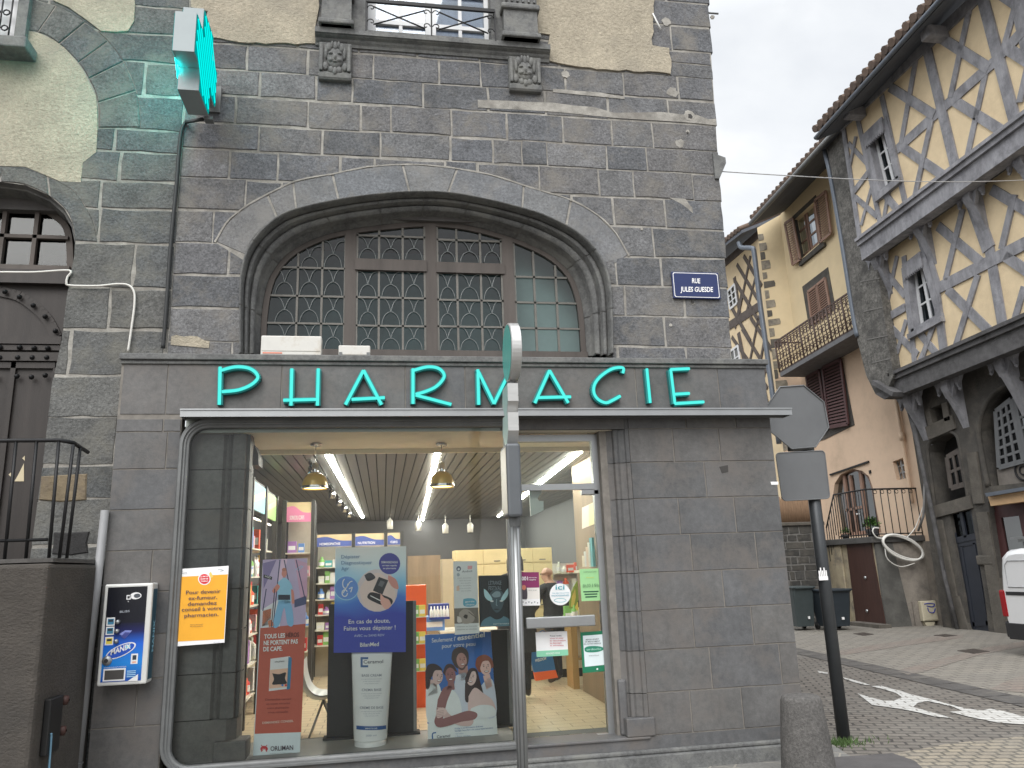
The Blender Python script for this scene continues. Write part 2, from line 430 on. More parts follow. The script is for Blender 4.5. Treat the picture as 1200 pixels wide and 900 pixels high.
# --- arched window
LEAD = mat('grey_lead_bars', (.15, .145, .13), .6, .1, var=.15, scale=12)
LEADS = mat('lead_came', (.17, .19, .19), .5, .2, var=.1)
OAKF = mat('grey_brown_window_frame', (.088, .075, .067), .7, var=.25, scale=5, stretch=(1, 1, .15), bump=.1)
PANE = glass('dark_leaded_glass', (.55, .68, .68), 1.45, .02, 1.9)
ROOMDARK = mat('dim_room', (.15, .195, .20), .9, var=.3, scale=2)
win = None
mb = MB()
fr_in = []
n = len(r_fr); c0 = Vector((.45, WY, 4.2))
for p in r_fr: d = (c0 - p); d.y = 0; fr_in.append(p + d.normalized() * .055)
mb.grid([dy(r_fr, WY + .03), dy(r_fr, WY - .01), dy(fr_in, WY - .01), dy(fr_in, WY + .05)], OAKF, smooth=False)
def wbar(x0, y0, x1, y1, m=OAKF, y=WY - .015, d=.06):
    a = BX(x0, y0, x1, y1, WY); mb.box(a[0], a[1], y, y + d, a[2], a[3], m)
def top_at(px):     # photo y of the frame's inner edge at this photo x
    P = FRM
    for i in range(len(P) - 1):
        if P[i][0] <= px <= P[i + 1][0]: return lerp(P[i][1], P[i + 1][1], (px - P[i][0]) / (P[i + 1][0] - P[i][0] or 1)) + 5
    return 300
for a, b in ((404, 417), (499, 512), (590, 603)): wbar(a, top_at((a + b) / 2) - 4, b, 416)
wbar(416, 305, 500, 318, y=WY - .03); wbar(511, 309, 591, 321, y=WY - .03)
wbar(307, 411, 688, 418, y=WY - .03)
win = mb.build('arched_window', wall)
mb = MB()
def vbar(px, y0, y1): wbar(px - 1.25, y0, px + 1.25, y1, LEAD, WY - .004, .02)
def hbar(py, x0, x1): wbar(x0, py - 1.1, x1, py + 1.1, LEAD, WY - .004, .02)
for px in (348, 377): vbar(px, top_at(px), 412)
for py in (314, 347, 379): hbar(py, {314: 330, 347: 316, 379: 313}[py], 405)
for px in (444, 472): vbar(px, top_at(px), 412)
for py in (277, 349, 382): hbar(py + (0 if py > 300 else 0), 417, 500)
for px in (536, 564): vbar(px, top_at(px), 412)
for py in (282, 352, 383): hbar(py, 512, 591)
for px in (627, 653): vbar(px, top_at(px), 412)
for py in (325, 355, 385): hbar(py, 603, {325: 664, 355: 678, 385: 683}[py])
for px in (418, 498, 513, 589, 404, 604): vbar(px, top_at(px), 412)
mb.build('glazing_bars', win)
# fish-scale leadwork in each pane
def scale_pane(x0, x1, y0, y1, Y=WY + .006):
    a = BX(x0, y0, x1, y1, Y); w, h = a[1] - a[0], a[3] - a[2]
    def P(u, v): return Vector((a[0] + u * w, Y, a[2] + v * h))
    dome = [(.12, .0), (.16, .2), (.28, .4), (.5, .5), (.72, .4), (.84, .2), (.88, .0)]
    l = [(.03, .985), (.17, .975), (.30, .91), (.40, .77), (.46, .62), (.5, .5)]
    for c in (dome, l, [(1 - u, v) for u, v in l]):
        mb.tube(smooth_line([P(u, v) for u, v in c], 3), .0048, LEADS, 5)
for xs, ys in (((319, 348, 377, 404), (314, 347, 379, 411)), ((418, 444, 472, 498), (318, 349, 382, 411)), ((513, 536, 564, 589), (321, 352, 383, 411)), ((418, 444, 472, 498), (277, 305)), ((513, 536, 564, 589), (282, 308)), ((348, 377, 404), (282, 314))):
    mb = MB()
    for i in range(len(xs) - 1):
        for j in range(len(ys) - 1):
            if xs[0] == 348 and i == 0: scale_pane(350, 376, 288, 314); continue
            scale_pane(xs[i], xs[i + 1], ys[j], ys[j + 1])
    mb.build('leadwork', win)
mb = MB(); mb.add([Vector((p.x, WY + .02, p.z)) for p in r_fr], [list(range(NA))], PANE); mb.build('window_pane', win)
CURT = mat('drawn_pale_curtain', (.6, .6, .58), .9, var=.15, scale=2)
mb = MB()
a = BX(603, 275, 684, 416, .8); mb.box(a[0], a[1] + .1, .8, .82, a[2], a[3], CURT)
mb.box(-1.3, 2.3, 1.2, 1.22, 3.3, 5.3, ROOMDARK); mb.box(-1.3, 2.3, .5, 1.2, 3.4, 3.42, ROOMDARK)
mb.build('window_curtain', win)
# --- bulk of the house behind the facade
BULK = mat('plain_basalt_side', (.115, .11, .108), .9, var=.3, scale=2, bump=.4)
mb = MB()
mb.box(PIPE_X, 2.6, 1.3, 13.5, 3.1, 8.9, BULK); mb.box(2.6, corner_x(6) - .06, .45, 13.5, 3.1, 8.9, BULK); mb.box(3.8, 3.93, .45, 13.5, G, 3.0, BULK)
mb.box(PIPE_X, -1.3, .4, 1.3, 3.3, 8.9, BULK); mb.box(-1.3, 2.6, .4, 1.3, 5.35, 7.3, BULK)
mb.build('rear_wall', pharm)
# corbel stone on the corner
mb = MB(); c = PY(846, 186, UW)
mb.prism([(c.x - .12, UW - .03, c.z + .05), (c.x + .03, UW - .03, c.z), (c.x + .03, UW - .03, c.z - .07), (c.x - .07, UW - .03, c.z - .27), (c.x - .12, UW - .03, c.z - .27)], (0, .4, 0), DRESSED)
mb.build('corner_corbel', wall)
# --- roughcast panels in the upper wall
mb = MB()
def panel(pts, Y=UW - .022, m=PLASTER, d=.03, seed=1):
    q = random.Random(seed); P = [PY(x, y, Y) for x, y in pts]; out = []
    for i in range(len(P)):
        a, b = P[i], P[(i + 1) % len(P)]
        k = max(1, int((b - a).length / .08))
        for j in range(k): out.append(a.lerp(b, j / k) + Vector((q.uniform(-.012, .012), 0, q.uniform(-.012, .012))))
    b = MB(); b.prism(out, (0, d, 0), m); return b.build('roughcast_panel', wall)
panel([(220, -60), (372, -60), (373, 8), (371, 20), (368, 34), (370, 50), (335, 51), (300, 50), (270, 47), (243, 44), (243, 12), (225, 9)], seed=3)
panel([(628, -60), (765, -60), (766, 20), (764, 53), (785, 56), (787, 86), (760, 84), (700, 80), (645, 72), (636, 66), (645, 40), (630, 38)], seed=4)
# --- window over the arch with moulded sill
up = None
mb = MB()
SILLY = .02
z_t = PY(500, 36, SILLY).z; z_b = PY(500, 58, UW).z
x_l, x_r = PY(369, 34, SILLY).x, PY(645, 55, SILLY).x
prof = [(UW, 0), (UW - .02, .0), (UW - .03, .03), (UW - .05, .05), (UW - .06, .07), (UW - .09, .085), (UW - .10, .095), (UW - .115, .10), (UW - .115, .165), (UW, .175)]
z0 = PY(500, 59, .06).z
mb.prism([(x_l, y, z0 + z) for y, z in prof], (x_r - x_l, 0, 0), DRESSED)
sill = mb.build('window_sill', pharm)
zs = z0 + .175
WHITE_OLD = mat('white_window_paint', (.68, .69, .70), .5, var=.06, scale=4)
SKYPANE = glass('pale_window_glass', (.85, .9, .95), 1.5, .02, 1.5)
uw = thing  # placeholder
mb = MB()
xa, xb = PY(431, 10, .3).x, PY(576, 25, .3).x
xm = (xa + xb) / 2
for x0, x1 in ((xa, xa + .09), (xb - .09, xb), (xm - .06, xm + .06)): mb.box(x0, x1, .28, .35, zs, 9.0, WHITE_OLD)
for z in (zs, zs + .30, zs + .75, zs + 1.2): mb.box(xa, xb, .285, .345, z, z + .05, WHITE_OLD)
for x in ((xa + .09 + xm - .06) / 2, (xb - .09 + xm + .06) / 2): mb.box(x - .02, x + .02, .29, .34, zs, 9, WHITE_OLD)
uwin = mb.build('upper_window', pharm)
op_ = [Vector((xa - .031, -.3, zs - .037)), Vector((xb + .033, -.3, zs - .041)), Vector((xb + .034, -.3, 9.53)), Vector((xa - .032, -.3, 9.51))]
booled(mort, [cutter(op_, (0, 1.5, 0))])
mb = MB(); mb.box(xa, xb, .32, .326, zs, 9, SKYPANE); mb.build('window_pane', uwin)
mb = MB(); mb.box(xa - .1, xb + .1, .42, .43, zs - .1, 9, mat('net_curtain', (.62, .66, .76), .9, var=.12, scale=3, stretch=(6, 1, .3))); mb.build('net_curtain', uwin)
for x0, x1, pl in ((PY(377, 10, 0).x, PY(412, 10, 0).x, -.02), (PY(412, 10, .1).x, PY(430, 10, .1).x, .08), (PY(590, 25, 0).x, PY(629, 25, 0).x, -.04), (PY(575, 25, .1).x, PY(592, 25, .1).x, .08)):
    mb = MB(); mb.box(x0, x1, pl, .4, zs, 9, DRESSED)
    if pl < 0:
        mb.chamfer(x0 - .03, x1 + .03, pl - .03, .3, zs, zs + .06, DRESSED, .015); mb.chamfer(x0 - .03, x1 + .03, pl - .035, .3, zs + .36, zs + .43, DRESSED, .02)
        for k in range(6):
            xx = x0 + .03 + (x1 - x0 - .06) * k / 5
            mb.box(xx - .012, xx + .012, pl - .02, pl, zs + .46, 9, DRESSED)
    mb.build('window_pilaster', uwin)
# iron guard with crossed bars and scrolls
mb = MB(); gy = .02
ga, gb = PY(429, 20, gy), PY(580, 25, gy); gz0 = zs + .05
gz1 = PY(505, 7, gy).z
mb.box(ga.x, gb.x, gy - .015, gy + .015, gz1 - .02, gz1 + .02, IRON)
for x in (ga.x, (ga.x + gb.x) / 2, gb.x): mb.box(x - .008, x + .008, gy - .008, gy + .008, zs - .02, gz1, IRON)
mid = (ga.x + gb.x) / 2
def scroll(x, z, sx, sz, r=.045):
    mb.tube([(x + sx * (r - r * (1 - k / 14) * math.cos(k * .45)), gy, z + sz * r * (1 - k / 14) * math.sin(k * .45)) for k in range(13)], .006, IRON, 5)
for x0, x1 in ((ga.x, mid), (mid, gb.x)):
    mb.tube([(x0 + .08, gy, gz1 - .07), (x1 - .08, gy, gz0 + .02)], .009, IRON, 6); mb.tube([(x0 + .08, gy, gz0 + .02), (x1 - .08, gy, gz1 - .07)], .009, IRON, 6)
    for sx, x in ((1, x0 + .012), (-1, x1 - .012)):
        for z in (gz0 + .05, gz1 - .09): scroll(x, z, sx, 1)
for x in (ga.x, gb.x): mb.box(x - .008, x + .008, gy, .3, gz1 - .01, gz1 + .01, IRON)
mb.build('window_guard', uwin)
# carved corbels
def corbel(px0, px1, py0, py1, kind):
    mb = MB(); a = BX(px0, py0, px1, py1, .10); x0, x1, z0_, z1_ = a; z1_ = min(z1_, z0 - .004); w = x1 - x0; h = z1_ - z0_; cx = (x0 + x1) / 2
    top = sill.location.z
    prof = [(UW, 0), (.075, 0), (.06, .02), (.055, .07), (.075, .09), (.07, h * .5), (.06, h * .8), (.045, h), (UW, h)]
    mb.prism([(x0, y, z0_ + z) for y, z in prof], (w, 0, 0), DRESSED)
    for s in (-1, 1): mb.chamfer(cx + s * (w / 2 - .025) - .018, cx + s * (w / 2 - .025) + .018, .04, UW, z0_ + .09, z1_, DRESSED, .01)
    def blob(u, v, rx, rz, d=.04): 
        c = Vector((cx + u * w, .068 - .012 * v, z0_ + v * h)); d *= .6; rows = []
        for i in range(5):
            t = i / 4 * math.pi / 2
            rows.append([c + Vector((rx * math.cos(t) * math.cos(k * math.pi / 5), -d * math.sin(t), rz * math.cos(t) * math.sin(k * math.pi / 5))) for k in range(10)])
        mb.grid(rows, DRESSED, True, True)
    blob(0, .6, .09, .13, .05)
    for s in (-1, 1):
        blob(s * .13, .68, .03, .018, .075); blob(s * .12, .5, .035, .03, .07); blob(s * .2, .88, .035, .06, .05); blob(s * .3, .35, .03, .05, .03); blob(s * .28, .75, .02, .09, .04)
        blob(s * .12, .26, .03, .045, .04); blob(s * .1, .95, .02, .05, .05)
    blob(0, .58, .02, .045, .085); blob(0, .45, .04, .014, .075); blob(0, .22, .03, .05, .05); blob(0, .92, .03, .06, .05)
    return mb.build('carved_corbel', pharm)
corbel(374, 412, 48, 95, 0); corbel(596, 633, 62, 108, 1)
# ================================================================== SHOPFRONT
CZ = [G + .13, .11, .475, .85, 1.21, 1.56, 1.915, 2.27, 2.63, 2.97, 3.09]
XL, XR = -2.39, 3.97
FL, FRT = -1.83, 1.21                                  # display window frame
JR = 2.42                                              # edge of the cladding beside the door
def clad_blocks(mb, x0, x1, cz, Y, rnd, joints):
    for k in range(len(cz) - 1):
        xs = [x0] + [lerp(x0, x1, j) for j in joints[k % len(joints)]] + [x1]
        for i in range(len(xs) - 1):
            block(mb, stone_outline(xs[i], xs[i + 1], cz[k], cz[k + 1], .007, .0012, rnd), Y, CLAD, .03, .004, rnd.uniform(0, .002))
rnd = random.Random(5)
mb = MB()
clad_blocks(mb, XL, FL - .0, CZ[1:], 0, rnd, [[], [.62], [.75], [], [.7], [], [], [.8], [.72]])
clad = mb.build('stone_cladding', pharm); mb = MB()
clad_blocks(mb, JR, XR, CZ[1:], 0, rnd, [[.27, .6], [.42, .88], [.33, .72], [.55], [.36, .8], [.3, .68], [.5], [.3, .62], [.4, .75]])
clad = mb.build('stone_cladding', pharm)
mb = MB()
mb.box(XL + .004, FL, .006, .13, G, 3.1, CLAD_JOINT); mb.box(JR, XR - .004, .006, .44, G, 3.1, CLAD_JOINT)
mb.box(XL + .004, XR - .004, .006, .128, 3.1, 3.66, CLAD_JOINT)
mb.build('cladding_joint', clad)
# fascia slabs and coping
mb = MB(); fx = [XL + .02] + [PY(x, 450, 0).x for x in (196, 330, 475, 545, 745, 842)] + [XR]
for i in range(7): block(mb, stone_outline(fx[i], fx[i + 1], 3.13, 3.64, .006, .001, rnd), 0, CLAD, .03, .003)
mb.chamfer(XL - .01, XR + .03, -.045, .14, 3.642, 3.70, DRESSED, .008)
mb.chamfer(XL - .0, XR + .015, -.02, .10, 3.605, 3.641, DRESSED, .008)
fascia = mb.build('fascia', pharm)
# aluminium canopy strip
mb = MB(); cY = -.2
c0_, c1_ = PY(211, 484, cY), PY(928, 482, cY); zc = PY(568, 483, cY).z
mb.box(c0_.x, c1_.x, cY, cY + .012, zc - .035, zc + .035, METAL); mb.box(c0_.x, c1_.x, cY + .012, 0, zc + .0, zc + .012, METAL)
mb.box(c0_.x, c0_.x + .008, cY + .012, 0, zc - .033, zc - .001, METAL); mb.box(c1_.x - .008, c1_.x, cY + .012, 0, zc - .033, zc - .001, METAL)
mb.box(c0_.x, c1_.x, cY - .012, cY, zc + .024, zc + .037, METAL); mb.box(c0_.x + .01, c1_.x - .01, -.06, -.001, zc - .03, zc - .001, METAL_DK)
mb.build('canopy', pharm)
# plinth and threshold
mb = MB()
mb.chamfer(XL, XR + .04, -.09, .1, G - .2, -.04, DRESSED, .01); mb.chamfer(XL + .01, XR + .02, -.05, .1, -.038, .0, DRESSED, .012)
mb.box(FL, XR, -.012, .1, .001, .105, CLAD); mb.chamfer(1.1, JR, -.03, .5, .085, .11, CLAD, .008)
mb.box(FL, JR, .1, .5, -.2, .084, DRESSED)
mb.build('plinth', pharm)
# right jamb with mouldings
mb = MB()
jp = [(2.425, .03), (2.42, -.004), (2.385, -.004), (2.375, .014), (2.345, .03), (2.325, .035), (2.30, .025), (2.275, .04), (2.265, .075), (2.215, .10), (2.20, .12), (2.15, .17), (2.14, .30)]
zz = [.27] + CZ[2:]
for k in range(len(zz) - 1):
    rows = [[Vector((x, y, z)) for x, y in jp] for z in (zz[k] + .003, zz[k + 1] - .003)]
    mb.grid(rows, CLAD, False)
mb.chamfer(2.20, 2.47, -.03, .3, .11, .27, CLAD, .01); mb.chamfer(2.17, 2.25, .06, .3, .111, .6, CLAD, .02)
mb.box(1.13, JR, -.0, .34, 2.97, 3.09, CLAD); mb.box(2.145, 2.42, .1, .34, .11, 2.97, CLAD_JOINT)
mb.build('door_jamb', pharm)
# left jamb behind the display glass
BLKJ = mat('dark_joint', (.03, .03, .03), .9)
mb = MB()
lp = [(-1.80, .10), (-1.47, .10), (-1.445, .13), (-1.42, .11), (-1.40, .13), (-1.385, .10), (-1.33, .085), (-1.275, .10), (-1.265, .15), (-1.25, .16), (-1.24, .15), (-1.235, .22), (-1.24, .34), (-1.265, .5), (-1.285, .66)]
for k in range(1, 9):
    z0_, z1_ = CZ[k], CZ[k + 1] if k < 8 else 2.97
    q = [(-1.80, .10), (-1.33, .095), (-1.25, .15), (-1.24, .3), (-1.285, .66)] if k == 1 else lp
    mb.grid([[Vector((x, y, z)) for x, y in q] for z in (max(z0_, .14) + .004, z1_ - .004)], CLAD, False)
mb.box(-1.80, -1.30, .145, .6, .14, 2.99, DRESSED); mb.box(-1.80, -1.46, .116, .144, .14, 2.99, BLKJ)
pts = [(205, 500), (277, 500), (278, 511), (290, 514), (298, 521), (303, 533), (303, 545), (205, 545)]
mb.prism([PY(x, y, .36) for x, y in pts], (0, .25, 0), CLAD)
mb.chamfer(-1.42, -1.15, .05, .3, .14, .3, CLAD, .01)
mb.build('display_jamb', pharm)
# rounded metal frame of the display window
def round_rect(x0, x1, z0, z1, rl, rr, n=7):
    pts = []
    for cx, cz, r, a0 in ((x0 + rl, z0 + rl, rl, 180), (x1 - rr, z0 + rr, rr, 270), (x1 - rr, z1 - rr, rr, 0), (x0 + rl, z1 - rl, rl, 90)):
        for k in range(n + 1):
            a = math.radians(a0 + 90 * k / n); pts.append((cx + r * math.cos(a), cz + r * math.sin(a)))
    return pts
mb = MB()
FZ0, FZ1 = .085, 3.085
rows = []
for d, y in ((0, .02), (0, -.045), (.012, -.06), (.035, -.06), (.045, -.045), (.058, -.045), (.066, -.035), (.085, -.03), (.092, -.015), (.092, .04)):
    rows.append([Vector((x, y, z)) for x, z in round_rect(FL + d, FRT - d * .6, FZ0 + d * .7, FZ1 - d, max(.02, .24 - d), max(.008, .03 - d * .5))])
mb.grid(rows, METAL_DK, False, True)
dframe = mb.build('display_window_frame', pharm, fix=False)
SHOPGLASS = glass('shop_glass', (.90, .945, .92), 1.5, .0, 1.0)
mb = MB(); mb.add([Vector((x, .0, z)) for x, z in round_rect(FL + .09, FRT - .05, FZ0 + .06, FZ1 - .09, .15, .02)], [list(range(32))], SHOPGLASS)
mb.build('display_pane', dframe)
DISPFLOOR = mat('grey_display_ledge', (.30, .30, .29), .5, var=.1, scale=4)
mb = MB(); mb.box(FL + .06, FRT, .03, .78, .10, .145, DISPFLOOR); mb.box(-1.14, FRT, .76, .79, .0, .146, METAL_DK); mb.build('display_ledge', pharm)
mb = MB()
CREAM = mat('cream_valance', (.90, .83, .68), .6, var=.05, scale=3)
SOFZ = 2.965
mb.box(-1.8, 2.36, .06, 1.10, SOFZ, SOFZ + .03, CREAM); mb.box(-1.8, 2.36, 1.101, 1.13, SOFZ - .05, SOFZ + .05, CREAM)
a2 = BX(205, 488, 596, 509, .055); mb.box(-1.8, FRT, .04, .058, SOFZ + .001, a2[3], mat('grey_green_reflection_strip', (.42, .46, .42), .5, var=.08, scale=2))  # strip colour partly stands in for a reflection in the glass
mb.build('display_soffit', pharm)
# glazed entrance door
DY = .22
mb = MB()
xr0, xr1 = 2.085, 2.15; xl1 = 1.31
mb.box(xr0, xr1, DY - .03, DY + .04, .11, 2.93, METAL); mb.box(FRT + .005, xl1, DY - .03, DY + .04, .11, 2.93, METAL_DK)
mb.box(FRT + .005, xr1, DY - .028, DY + .038, 2.88, 2.95, METAL)
zt = PY(655, 571, DY).z; mb.box(xl1, xr0, DY - .035, DY + .035, zt - .03, zt + .03, METAL)
mb.box(FRT - .01, FRT + .03, .0, DY, .11, 2.93, METAL_DK)
door = mb.build('entrance_door', pharm)
mb = MB(); mb.box(xl1, xr0, DY - .004, DY + .004, .125, zt - .035, SHOPGLASS); mb.box(xl1, xr0, DY - .004, DY + .004, zt + .03, 2.88, SHOPGLASS); mb.build('door_glass', door)
mb = MB(); a = BX(616, 722, 697, 735, DY - .1); mb.chamfer(a[0], a[1], DY - .13, DY - .09, a[2] - .0, a[3], METAL, .01)
for t in (.08, .92): mb.box(lerp(a[0], a[1], t) - .02, lerp(a[0], a[1], t) + .02, DY - .09, DY - .004, (a[2] + a[3]) / 2 - .02, (a[2] + a[3]) / 2 + .02, METAL_DK)
mb.build('push_bar', door)
mb = MB(); a = BX(700, 860, 722, 868, DY); mb.chamfer(a[0], a[1], DY - .03, DY + .03, .112, a[3], METAL, .006)
a = BX(681, 574, 701, 580, DY); mb.chamfer(a[0], a[1], DY - .03, DY + .03, a[2], a[3], METAL, .006)
mb.build('pivot_hinge', door)
# ================================================================== shop room
SLAT = mat('ceiling_metal_slats', (.10, .095, .086), .4, .2, var=.12, scale=3, stretch=(3, .5, 1), island=.15)
SLATGAP = mat('dark_ceiling_void', (.012, .012, .012), .9)
TILE, nt, out = nodes('shop_floor_tiles')
tc = N(nt, 'ShaderNodeTexCoord'); br = N(nt, 'ShaderNodeTexBrick', Scale=1.0); br.inputs['Color1'].default_value = (.62, .50, .33, 1); br.inputs['Color2'].default_value = (.70, .57, .39, 1); br.inputs['Mortar'].default_value = (.33, .25, .16, 1)
br.inputs['Brick Width'].default_value = .33; br.inputs['Row Height'].default_value = .16; br.inputs['Mortar Size'].default_value = .006
nt.links.new(tc.outputs['Object'], br.inputs['Vector']); pb = N(nt, 'ShaderNodeBsdfPrincipled', Roughness=.35); nt.links.new(br.outputs[0], pb.inputs[0]); nt.links.new(pb.outputs[0], out.inputs[0])
mb = MB(); mb.box(-2.7, 3.75, .5, 13.1, .0, .11, TILE); mb.build('shop_floor', pharm)
mb = MB(); CZL = 2.95
RY_ = 13.0
x = -2.7
while x < 3.7:
    mb.box(x, x + .1, 1.14, RY_, CZL, CZL + .02, SLAT); x += .114
mb.box(-2.7, 3.75, 1.135, RY_ + .1, CZL + .04, CZL + .06, SLATGAP)
mb.build('slatted_ceiling', pharm)
GREYW = mat('grey_shop_wall', (.105, .105, .11), .8, var=.06, scale=2)
BEIGEW = mat('pale_shop_wall', (.5, .45, .37), .8, var=.06, scale=2)
WOODP = mat('brown_wood_panel', (.26, .185, .12), .55, var=.25, scale=3, stretch=(1, 1, .12))
mb = MB(); mb.box(-2.7, 3.75, 13.0, 13.1, .1, 3.0, GREYW); mb.box(-2.8, -2.7, .6, 13.1, .1, 3.0, GREYW); mb.box(3.7, 3.76, .6, 13.1, .1, 3.0, GREYW)
mb.box(-2.7, -1.32, .62, .7, .11, 2.96, GREYW); mb.box(2.36, 3.7, .5, .58, .11, 2.96, BEIGEW)
mb.build('shop_wall', pharm)
mb = MB(); mb.box(2.5, 2.56, .6, 2.75, .11, 2.948, WOODP); mb.box(2.561, 3.7, 2.7, 2.75, .11, 2.948, WOODP); mb.build('wood_wall_panel', pharm)
# ================================================================== THINGS ON THE FACADE
TURQ = (0.0, .80, .66)
# --- neon sign
neon = thing('neon_sign', 'turquoise neon lettering reading PHARMACIE across the grey stone fascia', 'sign', (PY(540, 455, 0).x, 0, 3.2))
CHAN = mat('teal_letter_channel', (.02, .19, .19), .5, var=.1)
TUBE = emit('turquoise_neon', (.055, .50, .45), 1.0)
NE = -.075
def npx(x, y): return PY(x, y, NE)
bowlP = [(259, 434), (275, 430), (290, 431), (299, 436), (302, 443), (294, 451), (279, 457), (260, 459)]
bowlR = [(485, 434), (500, 430), (512, 431), (519, 436), (520, 443), (511, 453), (498, 459), (487, 462)]
LET = [[[(258, 430), (257, 474)], bowlP], [[(342, 432), (341, 475)], [(373, 432), (372, 475)], [(332, 469), (372, 468)]],
       [[(426, 434), (405, 474)], [(426, 434), (447, 474)], [(412, 468), (451, 466)]],
       [[(484, 432), (484, 473)], bowlR, [(487, 463), (529, 474)]],
       [[(560, 433), (561, 474)], [(560, 434), (579, 473)], [(579, 473), (598, 434)], [(598, 434), (600, 474)]],
       [[(644, 434), (627, 472)], [(644, 434), (666, 472)], [(630, 466), (669, 465)]],
       [[(730, 437), (730, 431), (718, 432), (705, 440), (697, 450), (696, 460), (701, 468), (710, 472), (718, 469), (727, 464)]],
       [[(758, 432), (762, 472)]],
       [[(786, 433), (791, 473)], [(786, 433), (808, 432)], [(791, 462), (808, 461)], [(791, 473), (825, 471)]]]
for strokes in LET:
    ch = MB(); tb = MB()
    for st in strokes:
        P = [npx(x, y) for x, y in st]
        if len(P) > 2: P = smooth_line(P, 4)
        # channel: shallow tray behind the tube
        for i in range(len(P) - 1):
            ch.bar(P[i] + Vector((0, .02, 0)), P[i + 1] + Vector((0, .02, 0)), .052, .05, CHAN)
        tb.tube([p + Vector((0, -.0, 0)) for p in P], .0145, TUBE, 8)
    l = ch.build('letter', neon); tb.build('neon_tube', l)
# --- projecting cross
cross = thing('pharmacy_cross', 'projecting pharmacy cross with lit turquoise face and grey metal sides', 'sign', (-1.8, UW, 6.1))
xf, xb = -1.70, -1.885
cy_, cz_ = -.49, 6.48; hw, hl = .205, .44
def plus(y0, z0, hw, hl):
    return [(y0 - hl, z0 - hw), (y0 - hw, z0 - hw), (y0 - hw, z0 - hl), (y0 + hw, z0 - hl), (y0 + hw, z0 - hw), (y0 + hl, z0 - hw), (y0 + hl, z0 + hw), (y0 + hw, z0 + hw), (y0 + hw, z0 + hl), (y0 - hw, z0 + hl), (y0 - hw, z0 + hw), (y0 - hl, z0 + hw)]
GREYBOX = mat('pale_grey_sign_case', (.26, .30, .31), .45, .1, var=.06, scale=3)
mb = MB(); mb.prism([(xb, y, z) for y, z in plus(cy_, cz_, hw, hl)], (xf - xb, 0, 0), GREYBOX); mb.build('case', cross)
FACE = emit('turquoise_cross_face', (.0, .155, .15), 1.0); TUBEC = emit('turquoise_led_row', (.001, .50, .47), 1.0); TUBEC2 = emit('turquoise_led_row_wall_glow', (.001, .60, .56), 14)  # unseen left-face rows boosted far past the right ones to add wall glow
fc = MB(); fc.prism([(xf + .002, y, z) for y, z in plus(cy_, cz_, hw - .012, hl - .012)], (.006, 0, 0), FACE); face = fc.build('lit_face', cross)
fc = MB(); fc.prism([(xb - .008, y, z) for y, z in plus(cy_, cz_, hw - .012, hl - .012)], (.006, 0, 0), FACE); face2 = fc.build('lit_face', cross)
mb = MB(); mb2 = MB()
for k in range(-9, 10):                               # diagonal LED rows
    a = k * .118; pts = []
    for t in range(60):
        u = -.45 + t * .9 / 59; y, z = cy_ + u, cz_ - u * 1.0 + a
        ins = (abs(y - cy_) < hl - .03 and abs(z - cz_) < hw - .03) or (abs(y - cy_) < hw - .03 and abs(z - cz_) < hl - .03)
        if ins: pts.append((xf + .010, y, z))
    if len(pts) > 3:
        mb.bar(pts[0], pts[-1], 0.05, .002, TUBEC, n=(1, 0, 0)); mb2.bar([xb - .010, *pts[0][1:]], [xb - .010, *pts[-1][1:]], .046, .002, TUBEC2, n=(-1, 0, 0))
mb.build('led_rows', face); mb2.build('led_rows', face2)
mb = MB(); mb.box((xf + xb) / 2 - .03, (xf + xb) / 2 + .03, -.06, UW, cz_ - .03, cz_ + .03, METAL_DK); mb.build('bracket', cross); mb = MB(); mb.box(-1.86, -1.68, UW - .03, UW - .001, cz_ - .15, cz_ + .15, METAL_DK); mb.build('wall_plate', cross); mb = MB()
mb.box(-1.74, -1.66, -.28, -.2, 6.005, 6.035, METAL_DK)
mb.build('cable_clip', cross)
mb = MB(); c = [(241, 138), (228, 139), (218, 143), (213, 152), (210, 175), (207, 215), (203, 255), (199, 300), (196, 345), (193, 385), (191, 408)]
mb.tube([Vector((-1.76, -.25, 6.02))] + smooth_line([PY(x, y, UW - .03) for x, y in c[2:]], 4), .019, mat('black_cable_sheath', (.02, .022, .023), .55), 8)
tag(mb.build('power_cable', None, PY(191, 408, UW)), 'thick black cable running down the wall from the turquoise cross', 'cable')
# --- street plate
plate = thing('street_plate', 'dark blue enamel street plate reading RUE JULES GUESDE on the stone corner', 'sign', PY(816, 350, UW))
NAVY = mat('navy_enamel', (.018, .030, .11), .3, var=.06); ENW = flat(225, 228, 230, .35)
a = BX(788, 319, 843, 350, UW - .03)
mb = MB(); mb.chamfer(a[0], a[1], UW - .035, UW - .006, a[2], a[3], NAVY, .006); mb.build('plate', plate)
mb = MB(); Yp = UW - .0365
for i, (d, m) in enumerate(((.012, ENW), (.019, NAVY))):
    pts = [(x, Yp - i * .0008, z) for x, z in round_rect(a[0] + d, a[1] - d, a[2] + d, a[3] - d, .02, .02, 4)]; mb.add(pts, [list(range(len(pts)))], m)
mb.build('border', plate)
mb = MB(); F = fr_y(UW - .039)
mb.text('RUE', (811, 331.5), (820.5, 332), 5.6, ENW, F, .022); mb.text('JULES GUESDE', (797.5, 341.6), (835.5, 342), 5.6, ENW, F, .022)
mb.build('lettering', plate)
mb = MB()
for x, y in ((814, 355), (815, 313)): mb.lathe([(.0, -.012), (.012, -.012), (.014, .02)], PY(x, y, UW - .01), METAL_DK, 8, 'y')
